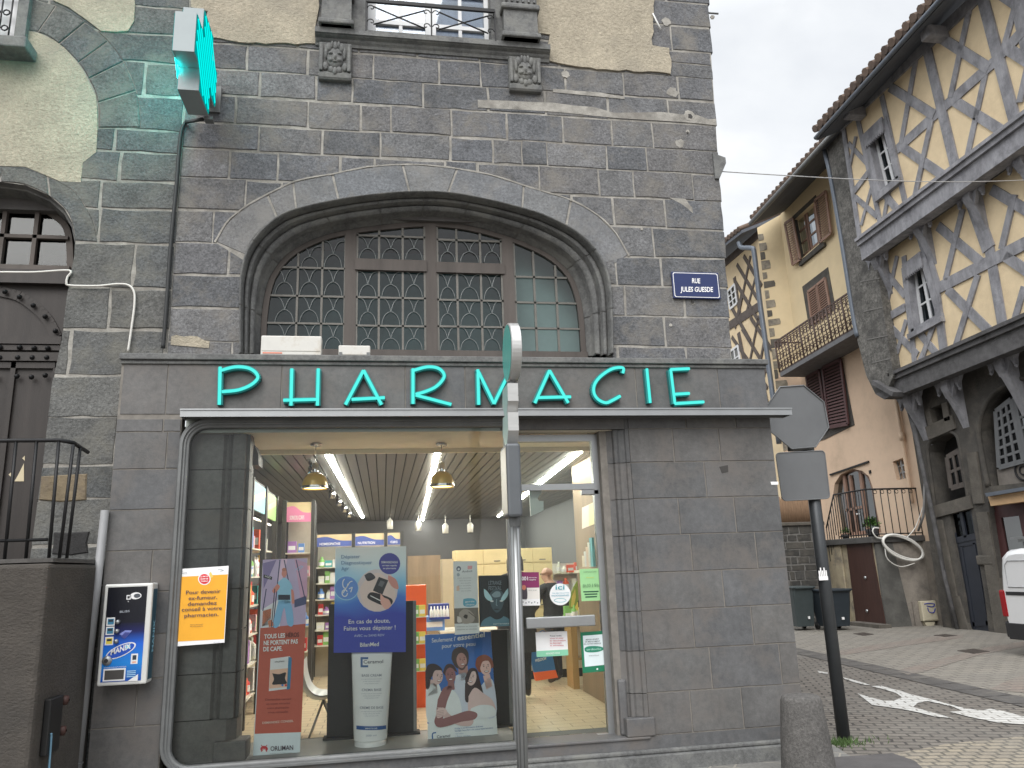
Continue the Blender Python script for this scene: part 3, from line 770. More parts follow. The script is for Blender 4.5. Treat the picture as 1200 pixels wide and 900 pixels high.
# --- boxes on the coping
em = thing('alarm_box', 'long white metal box resting on the fascia ledge left of centre', 'box', (-.9, .0, 3.70))
BOXW = mat('aged_white_casing', (.62, .61, .57), .5, var=.1, scale=3, dirt=(.42, .36, .28), dscale=3)
a = BX(306, 394, 377, 413, .02); mb = MB(); mb.chamfer(a[0], a[1], .0, .12, 3.702, a[3], BOXW, .012); mb.build('casing', em)
mb = MB(); mb.box(a[0] + .02, a[0] + .2, -.003, -.0005, 3.72, 3.732, flat(190, 110, 90)); mb.box(a[0] + .01, a[1] - .01, -.003, -.0005, 3.745, 3.748, flat(120, 118, 110)); mb.build('label_strip', em)
lampb = thing('flood_light', 'small flat pale lamp lying on the fascia ledge beside the long white box', 'lamp', (-.35, .0, 3.70))
a = BX(397, 406, 434, 414, .02); mb = MB(); mb.chamfer(a[0], a[1], -.02, .1, 3.705, a[3], BOXW, .01); mb.build('casing', lampb)
mb = MB(); [mb.box(x - .015, x + .015, -.025, .0, 3.701, 3.735, METAL_DK) for x in (a[0] + .02, a[1] - .02)]; mb.build('foot', lampb)
# --- vending machine
vm = thing('vending_machine', 'blue wall-mounted condom vending machine with white frame reading MANIX', 'vending machine', (-2.2, 0, .8))
VY = -.17
v0, v1 = PY(112, 803, VY), PY(169, 800, VY); vz1 = PY(152, 684, VY).z
vx0 = PY(118, 745, VY).x; vx1 = PY(175, 745, VY).x; vz0 = PY(142, 803, VY).z
mb = MB(); mb.chamfer(vx0, vx1, VY, -.003, vz0, vz1, mat('white_enamel_case', (.70, .70, .67), .35, var=.05), .012)
mb.box(vx1 + .0005, vx1 + .003, VY + .03, -.03, vz0 + .03, vz1 - .05, flat(38, 70, 84)); mb.build('case', vm)
mb = MB(); vw, vh = vx1 - vx0, vz1 - vz0
VG = gradient('blue_vending_print', [(0, rgb(24, 54, 140)), (.22, rgb(28, 120, 196)), (.4, rgb(30, 90, 190)), (.52, rgb(22, 28, 80)), (.62, rgb(12, 14, 26)), (1, rgb(14, 16, 22))], 2, vz0, vz1, .25)
mb.box(vx0 + .028, vx1 - .042, VY - .004, VY - .0005, vz0 + .03, vz1 - .025, VG); pan = mb.build('front_panel', vm)
def VF(u, v, k=0): return Vector((vx0 + u * vw, VY - .0055 - k * .0008, vz0 + v * vh))
def vrect(mb, u0, v0, u1, v1, m, k=0): mb.poly([VF(u0, v0, k), VF(u1, v0, k), VF(u1, v1, k), VF(u0, v1, k)], m)
mb = MB(); PW, PB_ = flat(222, 226, 230, .35), flat(52, 120, 150, .35)
for v, c in ((.585, (60, 120, 150)), (.495, (60, 120, 150)), (.395, (215, 190, 80))):
    vrect(mb, .1, v - .0, .27, v + .082, PW, 0); vrect(mb, .125, v + .012, .25, v + .07, flat(*c), 1); vrect(mb, .14, v + .04, .235, v + .062, flat(40, 50, 60), 2)
vrect(mb, .47, .84, .56, .885, PW); vrect(mb, .49, .85, .54, .875, flat(30, 30, 36), 1)
vrect(mb, .66, .2, .8, .3, PW); vrect(mb, .69, .24, .77, .285, flat(40, 50, 60), 1); vrect(mb, .69, .21, .77, .225, flat(230, 150, 130), 1)
vrect(mb, .12, .045, .57, .165, PW, 0); 
mb.add([VF(.66 + .12 * math.cos(a), .875 + .035 * math.sin(a), 0) for a in [k * math.pi / 8 for k in range(16)]], [list(range(16))], PW)
mb.add([VF(.69 + .07 * math.cos(a), .875 + .022 * math.sin(a), 1) for a in [k * math.pi / 8 for k in range(16)]], [list(range(16))], flat(70, 74, 80))
mb.add([VF(.44 + .30 * math.cos(a) , .335 + .062 * math.sin(a) + .05 * math.cos(a), 0) for a in [k * math.pi / 14 for k in range(28)]], [list(range(28))], PW)
mb.add([VF(.44 + .27 * math.cos(a) , .335 + .052 * math.sin(a) + .046 * math.cos(a), 1) for a in [k * math.pi / 14 for k in range(28)]], [list(range(28))], flat(30, 74, 170))
mb.add([VF(.58 + .055 * math.cos(a), .372 + .022 * math.sin(a), 2) for a in [k * math.pi / 6 for k in range(12)]], [list(range(12))], flat(120, 190, 235))
for k in range(4): vrect(mb, .6, .075 + .018 * k, .78, .083 + .018 * k, flat(150, 190, 230), 1)
mb.poly([VF(.62, .035, 1), VF(.83, .035, 1), VF(.83, .10, 1)], PW)
mb.poly([VF(.38, .50, 1), VF(.50, .535, 1), VF(.64, .53, 1), VF(.52, .46, 1)], flat(120, 130, 190)); mb.poly([VF(.42, .475, 2), VF(.50, .515, 2), VF(.60, .51, 2), VF(.5, .45, 2)], flat(60, 66, 130))
mb.build('label_print', pan)
mb = MB(); fv = lambda x, y, up: VF(x, y + up, 3)
mb.text('MANIX', (.24, .298), (.64, .355), .052, PW, fv, .03); mb.text('BLISS', (.36, .71), (.56, .715), .02, flat(170, 176, 184), fv)
mb.text('DISTRIBUTEUR AUTOMATIQUE', (.13, .172), (.58, .174), .010, PW, fv); mb.text('CB', (.50, .815), (.53, .815), .012, PW, fv)
mb.build('lettering', pan)
mb = MB(); fs = lambda x, y, up: Vector((vx1 + .004, VY + .10 - up * .0, vz0 + y * vh)) 
mb.text('MANIX', (.0, .30), (0, .62), .05, flat(140, 190, 210), lambda x, y, up: Vector((vx1 + .0045, VY + .13 - up * 1.0, vz0 + y * vh)), .02); mb.build('side_lettering', vm)
mb = MB(); a0, a1 = VF(.15, .06), VF(.54, .15)
mb.box(a0.x, a1.x, VY - .0075, VY - .0062, a0.z, a1.z, flat(62, 60, 58)); mb.build('dispensing_flap', pan)
for v in (.62, .53, .43):
    mb = MB(); mb.lathe([(0, -.03), (.014, -.03), (.018, -.02), (.018, 0)], VF(.34, v), METAL, 12, 'y'); mb.build('push_button', pan)
mb = MB(); mb.lathe([(0, -.02), (.02, -.02), (.036, -.012), (.04, 0)], VF(.175, .245), METAL, 16, 'y'); mb.lathe([(0, -.024), (.016, -.024)], VF(.175, .245), flat(40, 40, 44), 12, 'y'); mb.build('coin_lock', pan)
# ================================================================== POSTERS AND DISPLAYS
class Poster:
    """flat print on an upright plane; art is laid in photo points measured on that plane"""
    def __init__(s, name, label, cat, corners, Y, m, thick=.006, group=None):
        s.Y = Y; s.c = corners
        bl, br = PY(*corners[3], Y), PY(*corners[2], Y)
        s.root = thing(name, label, cat, (bl + br) / 2, group)
        mb = MB(); mb.prism([PY(x, y, Y) for x, y in corners], (0, thick, 0), m); s.panel = mb.build('panel', s.root)
        s.art = MB(); s.txt = MB(); s.k = 0
    def P(s, x, y, k=None): return PY(x, y, s.Y - .0012 - .0009 * (s.k if k is None else k))
    def poly(s, pts, m, k=None): s.art.poly([s.P(x, y, k) for x, y in pts], m); return s
    def blob(s, pts, m, k=None): 
        q = [Vector((x, y, 0)) for x, y in pts]; q = smooth_line(q + [q[0]], 4)[:-1]
        return s.poly([(p.x, p.y) for p in q], m, k)
    def ell(s, cx, cy, rx, ry, m, k=None, rot=0): return s.poly(ell(cx, cy, rx, ry, 22, rot), m, k)
    def line(s, pts, w, m, k=None):
        for i in range(len(pts) - 1):
            (x0, y0), (x1, y1) = pts[i], pts[i + 1]; l = math.hypot(x1 - x0, y1 - y0) or 1; nx, ny = -(y1 - y0) / l * w / 2, (x1 - x0) / l * w / 2
            s.poly([(x0 + nx, y0 + ny), (x1 + nx, y1 + ny), (x1 - nx, y1 - ny), (x0 - nx, y0 - ny)], m, k)
        return s
    def text(s, body, p0, p1, h, m, bold=0, k=8):
        Y = s.Y - .0012 - .0009 * k
        s.txt.text(body, p0, p1, h, m, lambda x, y, up: PY(x, y - up, Y), bold); return s
    def done(s):
        if s.art.f: s.art.build('print', s.root)
        if s.txt.f: s.txt.build('lettering', s.root)
        return s.root
PWH = flat(214, 217, 222, .45); INK = flat(44, 40, 52, .5)
# orange stop-smoking poster
p = Poster('paper_poster', 'orange and white paper poster to stop smoking taped to the display glass', 'poster', [(207, 667), (268, 663), (263, 753), (200, 758)], .02 - .035, PWH, .003)
p.poly([(211, 676), (267, 673), (262.5, 749), (205.5, 752)], flat(207, 148, 38), 0)
p.ell(239.5, 678.5, 7.4, 7, flat(236, 220, 214), 1).ell(239.5, 678.5, 6.2, 5.9, flat(196, 44, 50), 2).poly([(245, 672), (247, 670), (250, 676), (247, 678)], flat(226, 178, 90), 2)
for i, y in enumerate((675.5, 678.3, 681)): p.text(('LE MOIS', 'SANS', 'TABAC')[i], (235, y + 1), (244, y + .6), 1.6, flat(240, 230, 230), .02)
for t, x0, x1, y in (('Pour devenir', 218, 258.5, 696.5), ('ex-fumeur,', 221, 254.5, 703.2), ('demandez', 220, 254, 710), ('conseil à votre', 213, 260, 716.6), ('pharmacien.', 216, 256, 723.6)):
    p.text(t, (x0, y), (x1, y - (x1 - x0) * .045), 4.4, flat(58, 48, 66), .006)
p.text('Retrouvez toutes', (223, 732.6), (238, 732), 1.1, INK); p.text('les informations', (223, 734.6), (238, 734), 1.1, INK)
p.text('tabac-info-service', (250, 753), (258, 752.6), 1, flat(60, 70, 120)); p.text('MA', (211.5, 670), (214, 670), 1.2, INK); p.text('SANTÉ', (211.5, 672.2), (219, 672), 1.2, INK)
p.line([(255, 668), (258, 667), (262, 668.5), (258, 669.5)], .5, flat(110, 120, 130), 1); p.done()
# tall red-brown banner
SALM = flat(170, 82, 66, .5)
p = Poster('roll_banner', 'tall narrow red-brown advertising banner with white foot reading ORLIMAN', 'banner', [(308, 656), (360, 654), (351, 892), (296, 894)], .20, flat(196, 206, 212), .02)
LIL = flat(176, 160, 190)
p.poly([(308, 656), (360, 654), (358, 731), (305, 736)], LIL, 0)
p.poly([(305, 736), (358, 731), (353, 858), (298.5, 860)], SALM, 0)
for pts, c in (([(308, 660), (324, 656), (309, 690)], (120, 108, 150)), ([(330, 655), (337, 655), (331, 680), (322, 700)], (206, 178, 200)), ([(345, 655), (360, 660), (360, 700), (352, 700)], (190, 150, 176)), ([(306, 715), (330, 700), (328, 734), (306, 736)], (206, 206, 220)), ([(345, 703), (359, 698), (359, 708), (345, 712)], (66, 74, 110)), ([(308, 716), (318, 713), (317, 732), (307, 734)], (176, 108, 84))): p.poly(pts, flat(*c), 1)
for a, b in (((328, 656), (320, 735)), ((347, 656), (357, 700)), ((333, 656), (340, 690)), ((312, 690), (308, 716))): p.line([a, b], 1.2, flat(62, 66, 96), 2)
p.line([(346, 668), (353, 663), (355, 664), (349, 669)], .8, flat(150, 180, 210), 2)
p.poly([(309, 673), (319, 676), (318.5, 679.5), (308.5, 677)], flat(34, 32, 40), 3); p.text('+CO', (310.5, 676), (317, 678), 2, PWH, .02)
SKN, BLU, BL2 = flat(196, 128, 116), flat(140, 186, 214), flat(120, 170, 206)
p.blob([(326, 682), (333, 677), (340, 682), (343, 692), (340, 706), (327, 706), (325, 695)], BLU, 3)      # torso
p.blob([(326, 705), (340, 705), (344, 731), (337, 732), (333, 712), (327, 733), (320, 733)], BL2, 3)        # trousers
p.poly([(326, 697), (340, 697), (340, 703), (326, 703)], flat(30, 40, 56), 4)
p.blob([(331, 667), (335, 667), (336, 673), (333, 677), (330, 673)], SKN, 4); p.ell(333, 667.5, 2.6, 2, flat(170, 110, 90), 5)
p.blob([(325, 684), (328, 688), (322, 695), (319, 692)], SKN, 4); p.blob([(341, 690), (344, 693), (345, 706), (342, 706)], SKN, 4)
p.line([(322, 690), (318, 735)], 1.0, flat(40, 44, 60), 5); p.poly([(314, 728), (318, 726), (322, 733), (315, 735)], flat(186, 112, 84), 3)
p.text('TOUS LES', (309.5, 748.5), (334, 747), 5, PWH, .03); p.text('HÉROS', (335, 746.8), (350.5, 746), 5, flat(92, 40, 34), .03)
p.text('NE PORTENT PAS', (309, 756), (349, 754), 5, PWH, .03); p.text('DE CAPE.', (308.5, 763.3), (331, 762.3), 5, PWH, .03)
p.poly([(317, 772), (340, 769), (338, 807), (315, 810)], flat(206, 206, 208), 1); p.poly([(338, 769.5), (342, 771), (340, 807), (336, 808.5)], flat(44, 112, 150), 2)
p.poly([(316.5, 785), (337.5, 783), (336.5, 805), (315.5, 807)], flat(214, 172, 150), 2); p.blob([(319, 789), (327, 790), (335, 788), (334, 795), (336, 801), (327, 802), (319, 802), (321, 796)], flat(24, 24, 30), 3)
p.text('ORLIMAN', (322, 776.6), (333, 775.6), 1.8, INK); p.ell(331, 803, 1.3, 1.3, flat(50, 110, 180), 4).ell(335, 803, 1.3, 1.3, flat(200, 60, 60), 4)
for i, t in enumerate(('Demandez conseil', 'en toute sécurité', 'votre pharmacien', 'vous conseille')): p.text(t, (311 + i, 821 + 5 * i), (341 - i * 1.2, 820 + 5 * i), 2.4, flat(112, 44, 40))
p.text('DEMANDEZ CONSEIL', (307.5, 848.5), (344, 846), 2.6, flat(226, 190, 178), .01)
p.text('ORLIMAN', (317, 880), (343.5, 878.5), 5.4, flat(70, 62, 72), .01)
p.ell(309.5, 877.6, 4.4, 3.6, flat(178, 44, 52), 1).ell(309.5, 879.4, 2.4, 2.4, flat(214, 217, 222), 2).line([(306, 873), (313, 881)], .8, flat(178, 44, 52), 3).line([(313, 873), (306, 881)], .8, flat(178, 44, 52), 3)
p.text('www.orliman.com', (316, 883.4), (342, 882.2), 1, flat(150, 150, 156)); p.done()
# blue screening poster
za, zb = PY(430, 765, .28).z, PY(430, 640, .28).z
RBM = gradient('blue_screening_print', [(0, rgb(46, 60, 150)), (.32, rgb(44, 58, 156)), (.5, rgb(60, 110, 190)), (.66, rgb(120, 178, 220)), (.85, rgb(196, 208, 214)), (1, rgb(206, 206, 204))], 2, za, zb, .4, diag=2.2)
p = Poster('hanging_poster', 'large blue poster with round photo of a blood test hanging in the display window', 'poster', [(393, 642), (476, 640), (475.5, 764), (391, 765)], .28, RBM, .012)
for i, t in enumerate(('Dépister', 'Diagnostiquer', 'Agir')): p.text(t, (400, 654.5 + 7 * i), ((422, 436, 409)[i], 654 + 7 * i), 4.2, flat(86, 118, 156), .0)
p.ell(456.5, 660.5, 12.5, 12.5, flat(44, 48, 132), 3); 
for i, t in enumerate(('DEMANDEZ-NOUS', 'un test rapide', 'en pharmacie')): p.text(t, (447 + i, 660 + 3.4 * i), (466 - i, 660 + 3.4 * i), (2.4, 1.8, 1.8)[i], PWH, .012)
p.ell(406, 689, 14.5, 14.5, flat(150, 190, 220), 1).ell(406, 689, 13.6, 13.6, flat(92, 132, 196), 2)
p.line(ell(404.5, 684, 3, 5.5, 14)[:11], 1.1, PWH, 3).line([(402, 695), (410, 682), (413, 681)], 1.1, PWH, 3).line(ell(404, 695, 3.2, 4, 14), 1.1, PWH, 3).line([(409, 690), (413, 688), (411, 694)], 1.1, PWH, 3)
p.ell(442, 692, 24, 25, flat(196, 184, 186), 1).blob([(421, 690), (432, 676), (446, 672), (462, 690), (460, 708), (440, 716), (426, 708)], flat(206, 186, 180), 2)
p.blob([(427, 674), (434, 671), (440, 677), (431, 681)], flat(36, 36, 44), 3).poly([(444, 676), (455, 680), (448, 697), (437, 692)], flat(42, 44, 50), 4).poly([(446, 680), (451, 682), (448, 688), (443, 686)], flat(90, 92, 98), 5)
p.blob([(431, 697), (437, 694), (458, 701), (459, 708), (450, 710), (432, 702)], flat(30, 30, 36), 4).line([(434, 698), (446, 704)], 1, PWH, 5)
p.blob([(455, 674), (464, 679), (467, 690), (460, 688), (455, 680)], flat(190, 132, 124), 3).blob([(446, 695), (450, 700), (456, 703), (458, 710), (452, 714), (446, 706)], flat(206, 158, 146), 5)
p.text('En cas de doute,', (408.5, 731), (457, 729.5), 5, PWH, .004); p.text('Faites vous dépister !', (403, 739), (463.5, 737.5), 5, PWH, .004); p.text('AVEC ou SANS RDV', (415, 746.5), (450.5, 745.5), 2.8, flat(180, 190, 226)); p.text('BilanMed', (422, 758), (444, 757), 4.8, PWH, .012); p.done()
# giant cream tube standing in the display
tube = thing('display_tube', 'oversized white cream tube standing on its cap reading Ceramol', 'display', PY(435, 886, .32))
TW = mat('glossy_white_plastic', (.74, .75, .75), .3, var=.03); TB = flat(40, 76, 128, .35)
c0 = PY(434, 886, .32); zt_ = PY(437, 762, .32).z; z_cap = PY(435, 866, .32).z; wz = .5
wtop = (PY(459, 764, .32) - PY(411, 764, .32)).x / 2; wcap = (PY(455, 866, .32) - PY(416, 866, .32)).x / 2
mb = MB(); rows = []
for i in range(9):
    t = i / 8; w = lerp(wcap, wtop, t); d = lerp(.10, .012, t ** 1.3); cxx = lerp(c0.x, PY(436, 764, .32).x, t)
    rows.append([Vector((cxx + w * math.cos(a) if abs(math.cos(a)) < .999 else cxx + w * math.copysign(1, math.cos(a)), .32 + d * math.sin(a), lerp(z_cap, zt_, t))) for a in [2 * math.pi * k / 28 for k in range(28)]])
mb.grid(rows, TW, True, True); mb.add(rows[-1], [list(range(28))], TW); body = mb.build('tube_body', tube)
mb = MB(); mb.lathe([(0, 0), (wcap * .90, 0), (wcap * .93, .012), (wcap * .96, z_cap - c0.z - .012), (wcap * .9, z_cap - c0.z - .002), (0, z_cap - c0.z - .001)], (c0.x, .32, c0.z), TW, 28); mb.build('cap', tube)
def tubeY(z): t = (z - z_cap) / (zt_ - z_cap); return .32 - lerp(.10, .012, max(0, min(1, t)) ** 1.3)
class TubeP:
    pass
mb = MB(); tx = MB()
def tp(x, y, up=0, e=.004):
    q = PY(x, y - up, .27); Yq = tubeY(q.z); t = (q.z - z_cap) / (zt_ - z_cap); q = PY(x, y - up, Yq)
    w = lerp(wcap, wtop, t); cxx = lerp(c0.x, PY(436, 764, .32).x, t); u = max(-.97, min(.97, (q.x - cxx) / w))
    d = lerp(.10, .012, max(0, min(1, t)) ** 1.3); return Vector((q.x, .32 - d * math.sqrt(1 - u * u) - e, q.z))
def tquad(x0, y0, x1, y1, m, n=8):
    mb.add([tp(lerp(x0, x1, i / n), y) for y in (y0, y1) for i in range(n + 1)], [(i, i + 1, n + 2 + i, n + 1 + i) for i in range(n)], m)
tquad(417.5, 851, 452.5, 855.5, TB)
tb_ = flat(52, 84, 130, .35)
tquad(423, 770, 431.5, 772.5, tb_); tquad(423, 779.5, 431.5, 782, tb_); tquad(422.5, 770, 425, 782, tb_)
tx.text('Ceramol', (426, 777.6), (449, 777), 4, flat(70, 74, 84), lambda x, y, u: tp(x, y, u), .01)
for y, t in ((793, 'BASE CREAM'), (810, 'CREMA BASE'), (831, 'CRÈME DE BASE')):
    w = 4 + len(t) * .75
    tx.text(t, (435.5 - w, y), (435.5 + w, y - .4), 3, flat(110, 116, 128), lambda x, y, u: tp(x, y, u), .006)
    for k in range(3): tx.text('protège hydrate peau sensible', (435.5 - 12 + k * 2, y + 3.4 + 2.6 * k), (435.5 + 12 - k * 2, y + 3 + 2.6 * k), 1.3, flat(150, 154, 162), lambda x, y, u: tp(x, y, u))
tx.text('200 ml', (429, 863), (441, 862.6), 2, flat(120, 130, 150), lambda x, y, u: tp(x, y, u))
tx.text('DERMATOLOGIE', (428, 854.4), (442, 854.2), 1.5, PWH, lambda x, y, u: tp(x, y, u, .005))
mb.build('band_print', body); tx.build('lettering', body)
# poster with five people
p = Poster('cardboard_poster', 'blue and white cardboard poster of five embracing people in white tops', 'poster', [(498, 744), (575, 740), (584, 874), (502, 881)], .36, flat(206, 212, 218), .015)
SK = [flat(190, 164, 160), flat(132, 92, 92), flat(160, 124, 118), flat(200, 176, 172), flat(204, 170, 162)]
HR = [flat(46, 38, 42), flat(60, 44, 44), flat(58, 48, 46), flat(54, 42, 44), flat(126, 74, 58)]
WT = flat(206, 210, 218); WT2 = flat(186, 192, 204)
p.poly([(498, 744), (575, 740), (581.5, 838), (500.8, 848)], flat(52, 96, 160), 0)
p.poly([(501.8, 875.5), (583.6, 868), (584, 874), (502, 881)], flat(48, 88, 150), 1)
p.text('Seulement l\'', (506, 753), (534, 751), 5, WT, .0); p.text('essentiel', (536, 750.6), (568, 746.2), 6, WT, .022); p.text('pour votre peau', (518, 759.5), (557, 756.5), 4.8, WT, .0)
def face(cx, cy, rx, ry, sk, k, tilt=0, turn=0):
    p.ell(cx, cy, rx, ry, sk, k, tilt)
    dk = flat(84, 58, 58); c, s = math.cos(tilt), math.sin(tilt)
    def q(u, v): return (cx + (u * rx) * c - (v * ry) * s, cy + (u * rx) * s + (v * ry) * c)
    for u in (-.42 + turn, .40 + turn): x, y = q(u, -.12); p.ell(x, y, .85, .5, flat(48, 36, 40), k + 1, tilt); x, y = q(u, -.32); p.ell(x, y, 1.2, .35, dk, k + 1, tilt)
    p.line([q(turn * 1.2, -.1), q(turn * 1.4 + .1, .22)], .5, dk, k + 1)
    x, y = q(turn, .52); p.ell(x, y, rx * .42, ry * .13, flat(120, 64, 66), k + 1, tilt); p.ell(x, y - .2, rx * .34, ry * .07, flat(226, 220, 220), k + 2, tilt)
# man at the back
p.blob([(534, 792), (546, 788), (556, 800), (556, 836), (530, 838)], WT2, 1); p.poly([(537, 782), (548, 780), (549, 796), (538, 798)], SK[2], 1)
p.blob([(529, 772), (531, 762), (540, 758), (548, 763), (549, 775), (544, 784), (534, 782)], HR[2], 1); face(541, 774, 6, 9, SK[2], 2, -.1, .15); p.blob([(536, 779), (541, 784), (546, 778), (545, 783), (541, 785.5), (537, 783)], flat(84, 66, 64), 5)
# red-haired person
p.blob([(562, 806), (572, 795), (579, 802), (581.5, 838), (566, 838)], WT2, 2); p.poly([(566, 792), (574, 790), (577, 804), (570, 808)], SK[4], 2)
p.blob([(557, 780), (559, 771), (568, 767), (576, 772), (578, 782), (570, 784), (562, 788)], HR[4], 2); face(569, 782, 6.4, 9.4, SK[4], 3, -.12, .1); p.blob([(560, 776), (566, 769), (576, 774), (566, 775), (562, 784)], HR[4], 6)
# woman left
p.blob([(499, 808), (508, 800), (516, 806), (518, 842), (501, 846)], WT, 3); p.poly([(503, 796), (511, 797), (513, 812), (502, 816)], SK[0], 3)
p.blob([(498.5, 786), (502, 779), (510, 778), (518, 784), (516, 790), (506, 793), (503, 806), (499, 806)], HR[0], 3); face(513, 793, 6, 9, SK[0], 4, .1, .35); p.blob([(502, 782), (511, 779), (518, 785), (509, 786), (504, 795)], HR[0], 8)
# woman centre left
p.blob([(514, 812), (526, 806), (538, 818), (540, 842), (520, 846), (512, 830)], WT, 5); p.blob([(513, 820), (520, 806), (530, 805), (524, 822), (518, 844), (511, 842)], SK[1], 6)
p.blob([(519, 788), (523, 779), (531, 779), (536, 788), (531, 786), (523, 792)], HR[1], 5); face(528, 791.5, 6, 9.2, SK[1], 7, -.1, -.05); p.poly([(525, 799), (532, 799), (533, 808), (524, 809)], SK[1], 6)
# dark haired woman right of centre
p.blob([(545, 795), (550, 784), (558, 784), (562, 796), (568, 820), (566, 832), (556, 822), (548, 822)], HR[3], 5); p.blob([(548, 818), (556, 806), (566, 812), (578, 822), (579, 838), (552, 841)], SK[3], 6); p.blob([(552, 830), (564, 826), (578, 828), (579.5, 839), (552, 842)], WT, 7)
face(552.5, 794, 5.8, 9.4, SK[3], 7, .12, -.1); p.blob([(546, 792), (552, 784), (560, 788), (553, 787), (548, 800)], HR[3], 11); p.blob([(545, 800), (548, 806), (549, 822), (545, 820)], HR[3], 8)
# arms across
p.blob([(511, 838), (518, 842), (532, 838), (548, 833), (559, 836), (556, 843), (540, 846), (524, 851), (513, 852), (509, 846)], SK[1], 9)
p.blob([(512, 829), (520, 830), (528, 838), (540, 845), (554, 843), (552, 850), (538, 850), (522, 842)], SK[0], 8); p.blob([(511, 832), (519, 829), (524, 834), (518, 840), (512, 841)], SK[3], 10)
for k in range(4): p.line([(512, 834 + 1.9 * k), (520, 832.6 + 1.9 * k)], .4, flat(150, 120, 118), 11)
p.text('Ceramol', (512, 865), (527.5, 863.5), 3.2, flat(70, 76, 90), .01); p.line([(511, 858.5), (507.5, 859), (506.6, 861), (507, 867), (509, 868.5), (513, 868)], 1.5, flat(56, 96, 146), 2)
p.text('Protège la barrière cutanée de la peau', (533, 854.6), (566, 851.6), 1.7, flat(70, 100, 150)); p.text('Soulage l\'inconfort des peaux hypersensibles', (533, 857.4), (578, 853.6), 1.7, flat(70, 100, 150))
for i, t in enumerate(('Sans parfum', 'Sans nickel', 'Sans conservateurs')): p.text('• ' + t, (533, 860.6 + 2.8 * i), (543 + 8 * i, 860 + 2.7 * i), 1.4, flat(110, 130, 160))
p.poly([(567.5, 865), (576.5, 864), (577.5, 869.5), (568, 870.5)], flat(40, 76, 140), 2); p.done()
# pale flyer with cat photo
p = Poster('window_flyer', 'tall pale grey flyer with a small animal photo near its foot', 'flyer', [(531, 658), (559, 657.5), (562, 742), (533, 744)], .03, flat(205, 208, 208), .002)
p.poly([(532, 713), (560.6, 712), (561.2, 730), (532.5, 731)], flat(110, 104, 96), 0).blob([(538, 718), (543, 714), (550, 715), (556, 722), (554, 729), (544, 731), (538, 726)], flat(150, 142, 134), 1).blob([(545, 720), (548, 721), (547, 725), (543, 723)], flat(52, 46, 44), 2).blob([(536, 722), (540, 724), (541, 729), (536, 729)], flat(196, 190, 184), 2).line([(549, 717), (558, 724)], .8, flat(84, 76, 70), 2)
p.ell(537.5, 666.5, 2.7, 3, flat(90, 100, 116), 1).ell(537.5, 667, 1.3, 1.5, flat(205, 208, 208), 2); p.poly([(548, 663), (553.5, 663), (553, 667), (548, 667)], flat(222, 150, 150), 1)
p.text('Andrea', (541.5, 671), (553.5, 670), 2.4, flat(80, 84, 90)); p.ell(537, 673.5, 1.8, 2, flat(150, 160, 166), 1); p.poly([(535, 687), (538, 686), (538.5, 692), (535, 692.5)], flat(222, 180, 160), 1)
for i in range(6): p.text('vous accueille', (536 + 2 * (i % 3), 678 + 3 * i), (552, 677.6 + 3 * i), 1.2, flat(150, 154, 158))
p.blob([(543, 702), (549, 701), (556, 702), (558.5, 706), (556, 710), (548, 711), (543, 709)], flat(96, 158, 180), 1); p.text('garde', (545, 706), (556, 705.6), 2, PWH, .01); p.text('chats', (545.5, 709.6), (556, 709.2), 2, PWH, .01)
for i in range(2): p.text('téléphone sur demande', (535, 735 + 3.5 * i), (559, 734 + 3.5 * i), 1.3, flat(120, 124, 126))
p.done()
# dark film festival poster
p = Poster('festival_poster', 'black poster with a pale blue glowing-eyed head stuck inside the display glass', 'poster', [(560.5, 674.5), (598, 674), (601, 733), (562, 735)], .035, flat(26, 32, 36, .4), .002)
p.blob([(563, 734), (566, 727), (576, 722), (590, 722), (598, 727), (600.5, 733)], flat(86, 122, 136), 0).blob([(574, 722), (574, 712), (590, 712), (590, 722), (582, 726)], flat(30, 38, 44), 1)
p.blob([(573.5, 703), (574, 696), (579, 691), (585, 691), (590, 696), (590.5, 704), (588, 713), (582.5, 718), (577, 713)], flat(66, 84, 92), 2).blob([(576, 697), (581, 693), (586, 694), (586, 699), (579, 700)], flat(128, 148, 156), 3)
p.blob([(567, 690), (571, 693), (577, 702), (573, 704), (568, 699)], flat(170, 204, 216), 3).blob([(597, 688), (593, 692), (587, 702), (590, 704), (595, 698)], flat(170, 204, 216), 3).ell(576.5, 704.5, 2, 1, flat(206, 226, 232), 4).ell(587.5, 704.2, 2, 1, flat(206, 226, 232), 4)
p.line([(582, 702), (581.5, 709), (583, 710)], 1, flat(120, 140, 150), 4).ell(582, 714, 3, .8, flat(40, 44, 50), 4)
p.text('L\'ÉTRANGE', (572.5, 685.5), (587.5, 685), 4.6, flat(120, 132, 140), .01); p.text('FESTIVAL', (572.5, 691.6), (587.5, 691), 4.6, flat(120, 132, 140), .01); p.text('SEPTEMBRE', (578, 732), (597, 731.4), 1.4, flat(200, 210, 216)); p.done()
